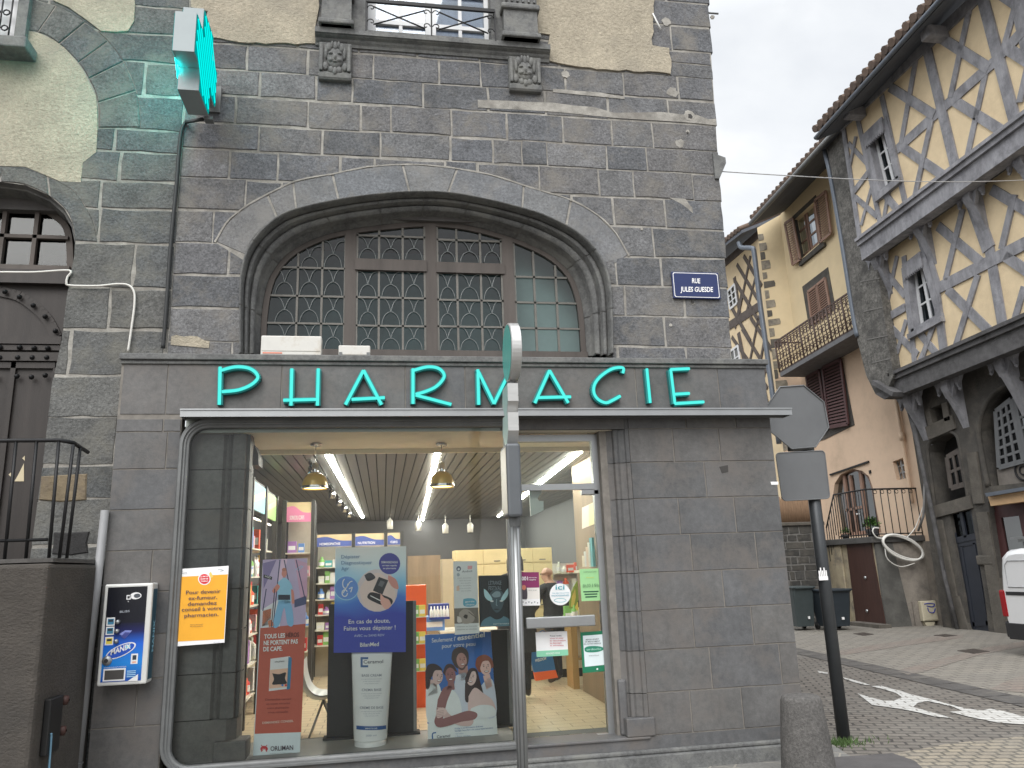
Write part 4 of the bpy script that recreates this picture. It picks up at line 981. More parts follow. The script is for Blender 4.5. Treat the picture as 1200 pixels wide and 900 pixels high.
# maroon flyer on the door
DP = DY - .012
p = Poster('door_flyer', 'maroon and pale flyer with a portrait at the left edge of the glass door', 'flyer', [(609, 670.5), (631.5, 670.5), (633, 709.5), (610.5, 710)], DP, flat(206, 202, 196), .002)
p.poly([(609, 670.5), (631.5, 670.5), (632, 688.5), (609.7, 689)], flat(118, 40, 84), 0); p.text('1001', (609.6, 680.2), (618.5, 680), 4.4, PWH, .02); p.text('pharmacies', (619.5, 677.6), (629, 677.4), 1.5, PWH); p.text('engagées', (619.5, 680), (628, 679.8), 1.5, PWH)
p.blob([(611, 702), (611.5, 690), (614.5, 687), (617.5, 690), (618, 700), (616, 703)], flat(60, 54, 60), 1).ell(614, 688.5, 2.4, 3, flat(180, 110, 90), 2).poly([(609.9, 702), (632.7, 701.8), (633, 709.5), (610.2, 709.8)], flat(220, 222, 226), 1)
for i in range(6): p.ell(613 + 3.4 * i, 705.5 + (i % 2), .8, .6, flat(60, 60, 70), 2)
p.text('cancer du sein', (619, 692), (629, 692), 1.3, flat(80, 80, 84)); p.done()
# round sticker
p = Poster('round_sticker', 'round white sticker reading ici in the middle of the glass door', 'sticker', ell(656.5, 696.5, 12.3, 12.8, 28), DP, flat(210, 224, 220), .002)
p.text('ici', (651, 691), (661.5, 690.7), 6, flat(56, 140, 150), .01); p.text('ON RECYCLE VOS', (647, 696), (667, 695.4), 1.5, flat(60, 130, 150)); p.text('RADIOGRAPHIES', (646.5, 699), (667, 698.4), 1.7, flat(60, 130, 150), .01); p.line(ell(656.5, 703.5, 7, 2.2, 16) + [(663.5, 703.5)], .5, flat(70, 150, 160), 1); p.done()
# green note
GRN = flat(138, 184, 130)
p = Poster('paper_notice', 'light green paper notice with dark bars high on the right of the glass door', 'notice', [(679, 667), (703.5, 666), (707, 703.6), (681.5, 704.6)], DP, GRN, .002)
p.text('PHARMACIE DE GARDE', (684, 671), (699, 670.4), 1.4, flat(60, 90, 70)); p.text('Horaires', (687, 677.6), (696, 677.2), 1.6, flat(180, 170, 60)); p.text('8h30', (683, 688.6), (692, 688), 4, flat(90, 120, 90)); p.text('19h', (694, 688), (702, 687.6), 4, flat(90, 120, 90))
for i, (a, b) in enumerate(((683.5, 701.5), (685, 700), (686, 699.6))): p.line([(a, 693.6 + 3 * i), (b, 693 + 3 * i)], 1.5, flat(30, 70, 52), 1)
p.done()
# white appointment notice (its code square is left out)
p = Poster('appointment_notice', 'white and pale green notice below the push bar on the glass door', 'notice', [(627.5, 741), (664.5, 739.5), (666, 768), (629, 770)], DP, flat(216, 218, 220), .002)
p.poly([(628.8, 763), (665.7, 761), (666, 768), (629, 770)], flat(120, 180, 150), 0)
for i, t in enumerate(('Prenez rendez', 'vous ici pour', 'la vaccination', 'les dépistages', 'et entretiens')): p.text(t, (644.5, 746 + 2.8 * i), (658 + (i % 3) * 2.5, 745.6 + 2.8 * i), 1.7, flat(170, 70, 90) if i else INK, .01)
p.text('RENDEZ-VOUS', (640, 767), (656, 766), 2, flat(214, 232, 222), .01); p.done()
# framed green notice
p = Poster('framed_notice', 'dark green framed notice with white page low on the right of the glass door', 'notice', [(680, 741), (709, 739), (713, 786), (683, 789)], DP, flat(24, 104, 74, .4), .003)
p.poly([(683, 745), (706, 743.3), (708.6, 779), (685.4, 781.5)], flat(196, 206, 208), 0); 
for i, t in enumerate(('BESOIN URGENT', 'DE MÉDICAMENT', 'EN VOTRE ABSENCE')): p.text(t, (686.5 - i, 750.4 + 2.6 * i), (702 + i * 1.2, 749.4 + 2.6 * i), 1.5, flat(60, 70, 76), .008)
p.blob([(685, 759.5), (689, 757.5), (698, 757), (706, 758.5), (707, 761.5), (700, 764), (690, 764.5), (685.5, 763)], flat(34, 116, 92), 1); p.text('ordoclic', (687.5, 762.4), (704.5, 761.4), 2.6, flat(170, 210, 196)); p.text('www.notice.fr', (690, 769), (702, 768.4), 1.4, flat(90, 96, 100)); p.ell(700, 784, 1, 1, PWH, 1); p.done()
# ================================================================== INSIDE THE SHOP
def part(mb, name, root): return mb.build(name, root)
FL0 = .11
# --- lights
LEDM = emit('white_led_tube', (1, .95, .86), 42)
def led(pa, pb, label):
    a, b = PZ(*pa, 2.925), PZ(*pb, 2.925)
    t = thing('led_strip', label, 'light', ((a + b) / 2).lerp(Vector((0, 0, 0)), 0), 'long white light strips on the shop ceiling')
    mb = MB(); mb.bar(a, b, .05, .02, LEDM, n=(0, 0, -1)); mb.build('tube', t)
    mb = MB(); mb.bar(a + Vector((0, 0, .021)), b + Vector((0, 0, .021)), .07, .012, WHITE, n=(0, 0, -1)); mb.build('housing', t)
led((384, 535), (425, 607), 'bright white ceiling light strip on the left of the shop ceiling')
led((513, 530), (495, 610), 'bright white ceiling light strip behind the right hand brass pendant')
led((680, 530), (584, 606), 'bright white ceiling light strip seen through the glass above the door')
BRASS = mat('mustard_enamel_shade', (.50, .33, .07), .3, .15, var=.08, scale=4)
LAMPIN = emit('warm_lamp_disc', (1, .78, .36), 3.2)
CHROME = mat('polished_chrome', (.6, .6, .6), .15, 1, var=.03)
def pendant(px, py, label, proto=None):
    Y = PZ(px, 519, SOFZ).y; b = PY(px, py, Y); top = SOFZ - .03
    if proto:
        r = proto.copy(); COL.objects.link(r); r.location = b; r['label'] = label
        for c in proto.children:
            k = c.copy(); COL.objects.link(k); k.parent = r
        return r
    t = thing('pendant_lamp', label, 'lamp', b, 'mustard dome pendant lamps in the display window')
    r0 = .128; mb = MB()
    mb.lathe([(r0, 0), (r0 * 1.0, .03), (r0 * .95, .075), (r0 * .8, .12), (r0 * .55, .15), (r0 * .34, .163), (.03, .168)], b, BRASS, 28); mb.lathe([(r0 * .96, .004), (r0 * .9, .07), (r0 * .7, .12), (.03, .15)], b, BRASS, 28); mb.build('lamp_shade', t)
    mb = MB(); mb.lathe([(0, .012), (r0 * .93, .012)], b, LAMPIN, 28); mb.build('bulb', t)
    mb = MB(); mb.lathe([(r0 * 1.005, .0), (r0 * 1.02, .012), (r0 * 1.005, .03)], b, CHROME, 28); mb.build('rim', t)
    mb = MB(); mb.lathe([(.03, .165), (.032, .25), (.02, .26), (.006, .265)], b, CHROME, 14); mb.tube([b + Vector((0, 0, .26)), Vector((b.x, b.y, top))], .004, CHROME, 6); mb.build('stem', t)
    mb = MB(); mb.lathe([(0, 0), (.055, 0), (.058, .02), (.02, .022), (.012, .028)], (b.x, b.y, top), CHROME, 18); mb.build('ceiling_rose', t)
    return t
pl = pendant(369, 573, 'mustard dome pendant lamp hanging above the tall red banner')
pendant(518, 571, 'mustard dome pendant lamp hanging nearer the glass door', pl)
SPOTW = mat('white_spot_body', (.75, .73, .68), .4, var=.04)
for i, (x, y, lab) in enumerate(((457, 613, 'small white ceiling spotlight leftmost of four in the dim rear of the shop'), (490, 615, 'small white ceiling spotlight beside the far end of the middle light strip'), (522, 618, 'small white ceiling spotlight third from the left at the back'), (551, 617, 'small white ceiling spotlight nearest the door at the back'))):
    c = PY(x, y, 11.6); mb = MB(); mb.tube([c + Vector((0, 0, .06)), Vector((c.x, c.y, 2.95))], .015, SPOTW, 6); mb.lathe([(0, -.14), (.07, -.14), (.075, .04), (.03, .1)], c, SPOTW, 12)
    tag(mb.build('spotlight', None, (c.x, c.y, 2.95)), lab, 'spotlight', 'white spotlights at the back of the shop')
tr = thing('spot_track', 'metal track of several ceiling spots beside the left light strip', 'track light', PZ(385, 560, 2.94))
a, b = PZ(362, 540, 2.93), PZ(415, 606, 2.93)
mb = MB(); mb.bar(a, b, .04, .03, CHROME, n=(0, 0, -1)); mb.build('track', tr)
for k in range(6):
    c = a.lerp(b, .04 + k * .15); mb = MB(); mb.lathe([(0, -.14), (.05, -.14), (.05, -.02), (.02, 0)], c, CHROME, 12); mb.build('spot_head', tr)
# --- shelf units
DARKF = mat('dark_shelf_frame', (.06, .058, .055), .45, .3, var=.1)
SHELFW = mat('pale_shelf', (.7, .66, .56), .5, var=.05)
BACKB = mat('shelf_back_board', (.46, .42, .34), .7, var=.08)
GLOW = emit('lit_shelf_strip', (1, .9, .7), 4)
prod_cols = [(210, 90, 60), (220, 214, 200), (90, 130, 190), (220, 160, 170), (120, 170, 90), (240, 236, 226), (190, 60, 60), (60, 150, 150), (228, 190, 90), (150, 110, 170)]
PPROTO = {}
def product(kind, p, w, h, col, group, label, name):
    k = (kind, col)
    if k not in PPROTO:
        mb = MB()
        if kind == 'box': mb.chamfer(-.5, .5, -.35, .35, 0, 1, flat(*prod_cols[col]), .02); mb.box(-.4, .4, -.358, -.352, .25, .6, flat(236, 234, 228))
        else:
            mb.lathe([(0, 0), (.46, 0), (.5, .05), (.5, .6), (.3, .74), (.2, .78), (.2, 1), (0, 1)], (0, 0, 0), flat(*prod_cols[col]), 12); mb.lathe([(.505, .15), (.505, .5)], (0, 0, 0), flat(236, 234, 228), 12)
        o = mb.build(name); PPROTO[k] = o
    else: o = PPROTO[k].copy(); COL.objects.link(o)
    o.location = p; o.scale = (w, w, h); o.name = name
    tag(o, label, 'product', group); return o
rp = random.Random(3)
def bay(x0, x1, y0, y1, zs, n, zt, root, axis, back=True):
    """shelf boards between two uprights; returns the board mesh"""
    mb = MB()
    for z in zs: mb.box(x0, x1, y0, y1, z - .015, z, SHELFW)
    mb.build('shelf', root)
# left aisle: two bays seen end on and one facing the street
def aisle_bay(Y0, Y1, zt, col, label, txt, X=-1.45, d=.34):
    t = thing('shelf_unit', label, 'shelf unit', (X - d / 2, (Y0 + Y1) / 2, FL0))
    mb = MB()
    for y in (Y0, Y1):
        mb.box(X - .03, X + .03, y - .03, y + .03, FL0, zt, DARKF); mb.box(X - d, X - d + .04, y - .02, y + .02, FL0, zt, DARKF)
    mb.box(X - d, X, Y0, Y1, zt - .03, zt, DARKF); mb.build('frame', t)
    zs = [.35, .7, 1.02, 1.34, 1.66, 1.98]; mb = MB()
    for z in zs: mb.box(X - d, X - .02, Y0 + .03, Y1 - .03, z - .015, z, SHELFW)
    mb.build('shelf_boards', t)
    mb = MB(); mb.box(X - d - .01, X - d, Y0, Y1, FL0, zt, BACKB); mb.build('back_board', t)
    mb = MB(); mb.box(X - .01, X + .012, Y0 + .03, Y1 - .03, zt - .34, zt - .03, flat(*col)); hd = mb.build('header_panel', t)
    mb = MB(); mb.bar((X + .0135, Y0 + .05, zt - .24), (X + .0135, Y1 - .05, zt - .10), .07, .0008, flat(214, 196, 160), n=(1, 0, 0)); mb.build('header_wave', hd)
    mb = MB(); mb.box(X - .06, X - .045, Y0 + .05, Y1 - .05, 2.32, 2.335, GLOW); mb.build('light_strip', t)
    for z in zs:
        y = Y0 + .1
        while y < Y1 - .1:
            w = rp.uniform(.08, .13); product(rp.choice(['box', 'bottle']), Vector((X - .12, y, z)), w, rp.uniform(.15, .27), rp.randrange(10), 'packs on the left aisle shelves', 'small coloured pack or bottle on the shelves along the left aisle', 'product_pack'); y += w * 1.08
aisle_bay(1.62, 2.62, 2.74, (130, 176, 190), 'dark framed shelf unit with pale blue header nearest the left jamb', 'SOINS')
aisle_bay(2.68, 3.62, 2.72, (150, 186, 120), 'dark framed shelf unit with green header between blue and pink ones', 'BIO')
def front_bay(pxs, pys, Y, label, cols, txts, zs_px, group, plabel, d=.35):
    x0, x1 = PY(pxs[0], 650, Y).x, PY(pxs[-1], 650, Y).x; zt = PY(pxs[0], pys[0], Y).z; zh = PY(pxs[0], pys[1], Y).z
    t = thing('shelf_unit', label, 'shelf unit', ((x0 + x1) / 2, Y + d / 2, FL0))
    mb = MB()
    for px in pxs:
        x = PY(px, 650, Y).x; mb.box(x - .025, x + .025, Y - .03, Y + .03, FL0, zt + .03, DARKF); mb.box(x - .015, x + .015, Y + d - .03, Y + d, FL0, zt, DARKF)
    mb.build('frame', t)
    mb = MB(); zs = [PY(pxs[0], y, Y).z for y in zs_px]
    for z in zs: mb.box(x0, x1, Y + .01, Y + d, z - .018, z, SHELFW)
    mb.build('shelf_boards', t)
    mb = MB(); mb.box(x0, x1, Y + d + .001, Y + d + .012, FL0, zt, BACKB); mb.build('back_board', t)
    for i in range(len(pxs) - 1):
        a, b = PY(pxs[i], 650, Y).x + .03, PY(pxs[i + 1], 650, Y).x - .03
        mb = MB(); mb.box(a, b, Y - .012, Y + .01, zh, zt, flat(*cols[i])); h = mb.build('header_panel', t)
        mb = MB(); w = b - a; hh = zt - zh
        wave = smooth_line([(a, Y - .0135, zh + hh * .75), (a + w * .3, Y - .0135, zh + hh * .8), (a + w * .65, Y - .0135, zh + hh * .5), (b, Y - .0135, zh + hh * .45)], 4)
        mb.add(wave + [Vector((b, Y - .0135, zt)), Vector((a, Y - .0135, zt))], [list(range(len(wave) + 2))], flat(196, 176, 140)); mb.build('header_wave', h)
        mb = MB(); mb.text(txts[i], (0, 0), (1, 0), hh * .2, PWH, lambda x, y, up, a=a, w=w: Vector((a + .04 + x * (w * .6), Y - .0145, zh + hh * .12 + up)), .02); mb.build('lettering', h)
    for z in zs:
        x = x0 + .1
        while x < x1 - .08:
            w = rp.uniform(.07, .12); product(rp.choice(['box', 'box', 'bottle']), Vector((x, Y + .12, z)), w, rp.uniform(.1, .2), rp.randrange(10), group, plabel, 'product_pack'); x += w * 1.06
    return t
front_bay((332, 366), (589, 612), 3.75, 'dark framed shelf unit with a pink header at the aisle end', [(206, 120, 160)], ['SOINS DU CORPS'], (648, 676, 705, 735, 765), 'packs under the pink header', 'small coloured pack or bottle on the shelves under the pink header')
front_bay((369, 414, 452, 471), (627, 641), 5.4, 'tall rear shelf unit with three blue headers behind the hanging poster', [(70, 86, 150)] * 3, ['HOMEOPATHIE', 'NUTRITION', 'VITAMINES'], (665, 684, 703, 721, 739, 757), 'packs under the blue headers', 'small pack on the rear shelves under the blue headers')
# --- black display backs standing in the window
BLK = mat('matt_black_board', (.018, .018, .019), .6, var=.15)
def board(px, Y, label, t=.05):
    a = BX(*px, Y); r = thing('display_board', label, 'board', ((a[0] + a[1]) / 2, Y, .146))
    mb = MB(); mb.box(a[0], a[1], Y, Y + t, .147, a[3], BLK); mb.build('panel', r)
    mb = MB(); mb.box(a[1] - .03, a[1] + .001, Y - .004, Y - .0005, .147, a[3], METAL_DK)
    mb.build('perforated_edge', r)
    mb = MB(); mb.box(a[0] - .03, a[1] + .03, Y - .06, Y + .1, .146, .165, BLK); mb.build('foot', r)
board((384, 706, 488, 878), .66, 'wide matt black display board behind the blue poster and cream tube')
board((577, 738, 599, 828), .70, 'narrow matt black display board beside the poster of five people')
# --- orange stand, cabinets, counter
def cab(px, Y, d, label, name, cat, m, rows=0, cols=0, z0=FL0, knob=True):
    a = BX(*px, Y); z0 = z0 if z0 is not None else a[2]
    r = thing(name, label, cat, ((a[0] + a[1]) / 2, Y + d / 2, z0))
    mb = MB(); mb.box(a[0], a[1], Y, Y + d, z0, a[3], m); mb.build('carcass', r)
    if rows:
        w = (a[1] - a[0]) / cols; h = (a[3] - z0) / rows
        for i in range(cols):
            for j in range(rows):
                mb = MB(); mb.chamfer(a[0] + i * w + .008, a[0] + (i + 1) * w - .008, Y - .018, Y - .001, z0 + j * h + .008, z0 + (j + 1) * h - .008, m, .004); dr = mb.build('drawer', r)
                mb = MB(); mb.box(a[0] + (i + .5) * w - .05, a[0] + (i + .5) * w + .05, Y - .03, Y - .019, z0 + j * h + .04, z0 + j * h + .055, METAL_DK); mb.build('handle', dr)
    return r, a
YEL = mat('pale_yellow_laminate', (.74, .60, .33), .4, var=.04)
cab((534, 644, 600, 760), 5.0, .5, 'tall pale yellow drawer cabinet behind the dark film poster', 'drawer_cabinet', 'cabinet', YEL, 8, 2)
cab((602, 642, 649, 760), 5.02, .5, 'tall pale yellow drawer cabinet behind the bald man', 'drawer_cabinet', 'cabinet', YEL, 8, 2)
cab((519, 655, 532, 770), 4.9, .45, 'narrow tan cupboard to the left of the yellow drawer cabinets', 'cupboard', 'cupboard', mat('tan_laminate', (.52, .42, .28), .5, var=.05))
cab((649, 660, 678, 770), 5.6, .4, 'low white wall unit behind the right end of the counter', 'wall_unit', 'cupboard', mat('white_laminate', (.66, .64, .6), .4, var=.03))
bd = cab((478, 651, 517, 800), 7.6, .1, 'brown inner door in the dim rear wall of the shop', 'inner_door', 'door', WOODP)
r, a = cab((474, 686, 500, 830), 2.3, .4, 'bright orange product stand behind the poster of five people', 'product_stand', 'display', flat(214, 84, 36))
mb = MB()
for t in (.30, .52, .74): mb.box(a[0] - .01, a[1] + .01, 2.22, 2.299, lerp(FL0, a[3], t) - .01, lerp(FL0, a[3], t), SHELFW)
mb.build('tray', r)
for t in (.30, .52, .74):
    for k in range(3): product('box', Vector((lerp(a[0], a[1], .2 + .3 * k), 2.255, lerp(FL0, a[3], t))), .075, .13, (1, 4, 8)[k], 'packs on the orange stand', 'small pack on a tray of the orange product stand', 'product_pack')
ct = thing('sales_counter', 'long pale sales counter with black plinth behind the glass door', 'counter', (2.0, 4.2, FL0))
a = BX(520, 738, 692, 796, 4.0)
mb = MB(); mb.box(a[0], 3.6, 4.0, 4.6, FL0 + .12, a[3], mat('pale_beige_laminate', (.60, .52, .40), .5, var=.04)); mb.build('front', ct)
mb = MB(); mb.box(a[0], 3.6, 4.05, 4.6, FL0, FL0 + .119, BLK); mb.build('plinth', ct)
mb = MB(); mb.chamfer(a[0] - .05, 3.63, 3.93, 4.65, a[3] + .001, a[3] + .035, SHELFW, .01); mb.build('worktop', ct)
for i, (px, w, h, c) in enumerate(((507, .34, .2, 2), (545, .16, .22, 1), (668, .12, .25, 4), (676, .1, .3, 8), (684, .1, .22, 1))):
    o = product('box', Vector((PY(px, 730, 4.1).x, 4.2, a[3] + .036)), w, h, c, 'packs on the sales counter', 'coloured pack standing on the pale sales counter', 'product_pack')
wt = thing('wooden_stand', 'honey coloured wooden stand beside the right of the shop door', 'stand', PY(690, 812, 2.9))
WOODH = mat('honey_wood', (.52, .32, .12), .45, var=.12, stretch=(1, 1, .2))
a = BX(671, 724, 705, 812, 2.9); zb = FL0
mb = MB(); mb.box(a[0], a[1] + .1, 2.9, 3.3, a[3] - .04, a[3], WOODH); mb.build('top', wt)
for x in (a[0], a[1] + .02):
    mb = MB(); mb.box(x, x + .08, 2.92, 3.28, zb, a[3] - .041, WOODH); mb.build('leg', wt)
mb = MB(); mb.box(a[0] + .081, a[1] + .019, 2.93, 3.27, zb + .35, zb + .38, WOODH); mb.build('shelf', wt)
for k in range(4): product('bottle', Vector((a[0] + .08 + k * .1, 3.02, a[3])), .07, .16 + .05 * (k % 2), (4, 8, 1, 5)[k], 'bottles on the wooden stand', 'small bottle standing on the honey coloured wooden stand', 'product_bottle')
pw = 2.498
mb = MB(); mb.poly([PX(x, y, pw) for x, y in ((682, 595), (697, 588), (697, 614), (682, 620))], flat(214, 190, 180)); mb.poly([PX(x, y, pw - .001) for x, y in ((690, 591.5), (697, 588), (697, 614), (690, 617))], flat(214, 196, 150))
tag(mb.build('wall_notice', None, PX(690, 605, pw)), 'pink and cream paper notice on the brown wood panel inside the door', 'notice')
lh = thing('leaflet_rack', 'stepped rack of pale leaflets on the brown wood panel', 'rack', PX(690, 665, 2.4))
for k in range(5):
    c = PX(686 + 2.4 * k, 664, 2.42); mb = MB(); mb.box(2.40, 2.43, c.y - .06, c.y + .06, c.z, c.z + .13 + .05 * k, flat(*((226, 200, 180), (230, 224, 214), (214, 190, 170), (226, 214, 200), (90, 160, 170))[k])); mb.build('leaflet', lh)
mb = MB(); c = PX(690, 668, 2.42); mb.box(2.36, 2.498, c.y - .6, c.y + .5, c.z - .03, c.z, SHELFW); mb.build('rack_shelf', lh)
mb = MB(); sp = [PY(620.5, 575, .3), PY(636, 575, .3), PY(630, 584, .3), PY(631.5, 587, .3), PY(637, 587, .3), PY(637, 598, .3), PY(622, 605, .3)]
mb.prism(sp, (0, .03, 0), WHITE); tag(mb.build('hanging_sign', None, PY(628, 575, .3)), 'white cut-out sign hanging inside the door under the transom', 'sign')
# --- white shell chair
ch = thing('shell_chair', 'white plastic shell chair between the red banner and black board', 'chair', (PY(369, 870, 1.1).x, 1.1, FL0))
cx_ = PY(362, 820, 1.1).x; zseat = PY(372, 818, 1.1).z; zbk = PY(352, 778, 1.1).z
mb = MB(); prof = smooth_line([(-.10, zbk), (-.07, zbk - .15), (-.02, zseat + .06), (.07, zseat), (.25, zseat + .01), (.36, zseat - .02)], 4); rows = []
for p_ in prof:
    rows.append([Vector((cx_ + p_.x + .05 * abs(v) ** 2, 1.1 + .2 * v, p_.y + .06 * abs(v) ** 2.5)) for v in [k / 5 - 1 for k in range(11)]]) if False else None
prof3 = smooth_line([(-.10, 0, zbk), (-.08, 0, zbk - .15), (-.03, 0, zseat + .06), (.07, 0, zseat), (.25, 0, zseat + .01), (.36, 0, zseat - .02)], 4)
rows = [[Vector((cx_ + q.x + .05 * v * v, 1.1 + .21 * v, q.z + .05 * abs(v) ** 2.5)) for v in [k / 5 - 1 for k in range(11)]] for q in prof3]
mb.grid(rows, TW); rows2 = [[p + Vector((.0, 0, -.012)) for p in r] for r in rows]; mb.grid(rows2, TW); mb.build('shell', ch)
for sx, sy in ((.02, -.14), (.3, -.14), (.02, .14), (.3, .14)):
    mb = MB(); mb.tube([(cx_ + .14, 1.1 + sy * .3, zseat - .02), (cx_ + sx, 1.1 + sy * 1.2, FL0)], .011, METAL, 6); mb.build('leg', ch)
# ================================================================== PEOPLE
SKIN = mat('skin', (.50, .29, .21), .55, var=.08, scale=20)
def person(name, label, loc, yaw, J, E, rad, colours, group=None):
    """one continuous body grown along a skeleton; colours: list of (test, material)"""
    root = thing(name, label, 'person', loc, group)
    me = bpy.data.meshes.new('body'); me.from_pydata(J, E, []); o = bpy.data.objects.new('body', me); COL.objects.link(o)
    md = o.modifiers.new('s', 'SKIN')
    for i, r in enumerate(rad): me.skin_vertices[0].data[i].radius = r if isinstance(r, tuple) else (r, r)
    me.skin_vertices[0].data[0].use_root = True
    sb = o.modifiers.new('u', 'SUBSURF'); sb.levels = 2; sb.render_levels = 2
    bpy.context.view_layer.update(); dg = bpy.context.evaluated_depsgraph_get()
    m2 = bpy.data.meshes.new_from_object(o.evaluated_get(dg)); o.modifiers.clear(); o.data = m2; bpy.data.meshes.remove(me)
    m2.materials.clear()
    for _, m in colours: m2.materials.append(m)
    for p in m2.polygons:
        p.use_smooth = True
        for i, (f, _) in enumerate(colours):
            if f(p.center): p.material_index = i; break
    o.parent = root; root.rotation_euler = (0, 0, yaw); return root
def figure(h=1.75, lean=0.0, la=None, ra=None, step=.1):
    """joints of a standing figure facing +y; arms given as elbow and hand"""
    s = h / 1.75; J = []; E = []; Rr = []
    def v(x, y, z, r, par=None):
        J.append((x * s, (y + lean * max(0, z - .9)) * s, z * s)); Rr.append(tuple(q * s for q in r) if isinstance(r, tuple) else r * s)
        if par is not None: E.append((par, len(J) - 1))
        return len(J) - 1
    pel = v(0, 0, .95, (.165, .12)); wa = v(0, 0, 1.12, (.155, .11), pel); chs = v(0, -.01, 1.32, (.18, .125), wa); sh = v(0, -.01, 1.44, (.12, .09), chs); nk = v(0, .0, 1.52, (.058, .06), sh); jw = v(0, .03, 1.60, (.07, .085), nk); hd = v(0, .015, 1.69, (.076, .098), jw); v(0, .0, 1.755, (.05, .06), hd)
    v(0, .135, 1.635, .016, jw)
    for sx in (-1, 1): v(sx * .085, .0, 1.65, .02, hd)
    for sx, arm in ((-1, la), (1, ra)):
        e, hnd = arm; a = v(sx * .19, -.01, 1.42, .075, sh); b = v(e[0], e[1], e[2], .052, a); c = v(*(e[i] + (hnd[i] - e[i]) * .85 for i in range(3)), .038, b); hh = v(*hnd, (.034, .03), c)
        d = Vector(hnd) - Vector(e); d.normalize(); sd = Vector((1, 0, 0)) if abs(d.x) < .7 else Vector((0, 1, 0))
        for q in range(4):
            o_ = sd * ((q - 1.5) * .021); t = Vector(hnd) + d * .05 + o_; u = t + d * (.045 + .006 * (q in (1, 2))) + Vector((0, 0, -.012))
            k = v(*t, .0105, hh); v(*u, .009, k)
        t = Vector(hnd) + sd * -.045 + d * .02; k = v(*t, .0115, hh); v(*(t + d * .035), .0095, k)
    for sx in (-1, 1):
        hip = v(sx * .095, 0, .88, .105, pel); kn = v(sx * .10, step * sx + .02, .50, .072, hip); an = v(sx * .10, step * sx - .02, .10, .05, kn); v(sx * .11, step * sx + .13, .045, (.045, .038), an)
    return J, E, Rr
JK, TRO, SHO = mat('dark_jacket_cloth', (.025, .026, .03), .8, var=.3, scale=12, bump=.3, bscale=30), mat('dark_trouser_cloth', (.02, .02, .024), .85, var=.2, scale=14), mat('brown_black_leather', (.035, .022, .016), .4, var=.2)
J, E, Rr = figure(1.53, .16, ((-.27, .06, 1.16), (-.16, .30, 1.08)), ((.27, .08, 1.16), (.20, .33, 1.06)), .06)
s_ = 1.53 / 1.75
pm = person('person', 'bald man in dark jacket and trousers standing with his back to the glass door', PZ(653, 801, FL0 + .002), math.radians(28), J, E, Rr,
       [(lambda c: c.z > 1.51 * s_ or (c.y > .30 and .95 < c.z < 1.12 and abs(c.x) < .34 and c.y > .285), SKIN), (lambda c: c.z < .12 * s_, SHO), (lambda c: c.z < .93 * s_, TRO), (lambda c: True, JK)])
mb = MB()       # thin grey fringe of hair round the back of the head
HG = mat('short_grey_hair', (.22, .20, .18), .9, var=.2, scale=40)
J2, E2, R2 = figure(1.72, .02, ((-.25, .0, 1.15), (-.22, .10, .90)), ((.25, .0, 1.15), (.2, .2, 1.0)), .05)
pw_ = person('person', 'dark haired person in a long black coat behind the window frame', PZ(609, 820, FL0 + .002), math.radians(-10), J2, E2, R2,
       [(lambda c: c.z > 1.50 or (c.z < .95 and abs(c.x) > .19), SKIN), (lambda c: c.z < .12, SHO), (lambda c: c.z < .7, TRO), (lambda c: True, JK)])
def local_child(mb, name, root):
    o = mb.build(name); o.parent = root; return o
mb = MB(); rows = []
for i in range(9):
    t = i / 8; z = lerp(1.76, 1.50, t); r = .105 * math.sin(max(.12, min(1, t * 1.6 + .1)) * math.pi / 2)
    rows.append([Vector((r * 1.0 * math.cos(a), .0 + r * 1.12 * math.sin(a) - .012, z)) for a in [math.radians(150 + 240 * k / 16) for k in range(17)]])
mb.grid(rows, mat('dark_brown_hair', (.018, .013, .011), .6, var=.3, scale=60)); local_child(mb, 'hair', pw_)
mb = MB(); rows = []
for i in range(12):
    t = i / 11; z = lerp(1.38, .55, t); r = lerp(.185, .26, t)
    rows.append([Vector((r * math.cos(a), r * .72 * math.sin(a) - .01, z)) for a in [2 * math.pi * k / 20 for k in range(20)]])
mb.grid(rows, JK, True, True); local_child(mb, 'long_coat', pw_)
# carrier bag in the man's hand
bag = thing('carrier_bag', 'blue and orange carrier bag hanging beside the man in the dark jacket', 'bag', PY(636, 797, 3.1))
q = [(620.5, 764), (646, 760), (651, 785), (626, 788)]; q2 = [(626, 788), (651, 785), (654, 794), (628, 798)]
mb = MB(); mb.prism([PY(x, y, 3.1) for x, y in q], (0, .09, 0), flat(40, 96, 150)); mb.build('upper_panel', bag)
mb = MB(); mb.prism([PY(x, y, 3.1) for x, y in q2], (0, .09, 0), flat(226, 92, 40)); mb.build('lower_panel', bag)
mb = MB(); mb.text('WELDOM', (627, 776), (640, 773), 3.4, PWH, fr_y(3.098), .02); mb.build('lettering', bag)
mb = MB(); mb.tube(smooth_line([PY(624, 763, 3.14), PY(630, 744, 3.14), PY(638, 740, 3.14), PY(643, 760, 3.14)], 5), .007, flat(40, 80, 130), 6); mb.build('handle', bag)

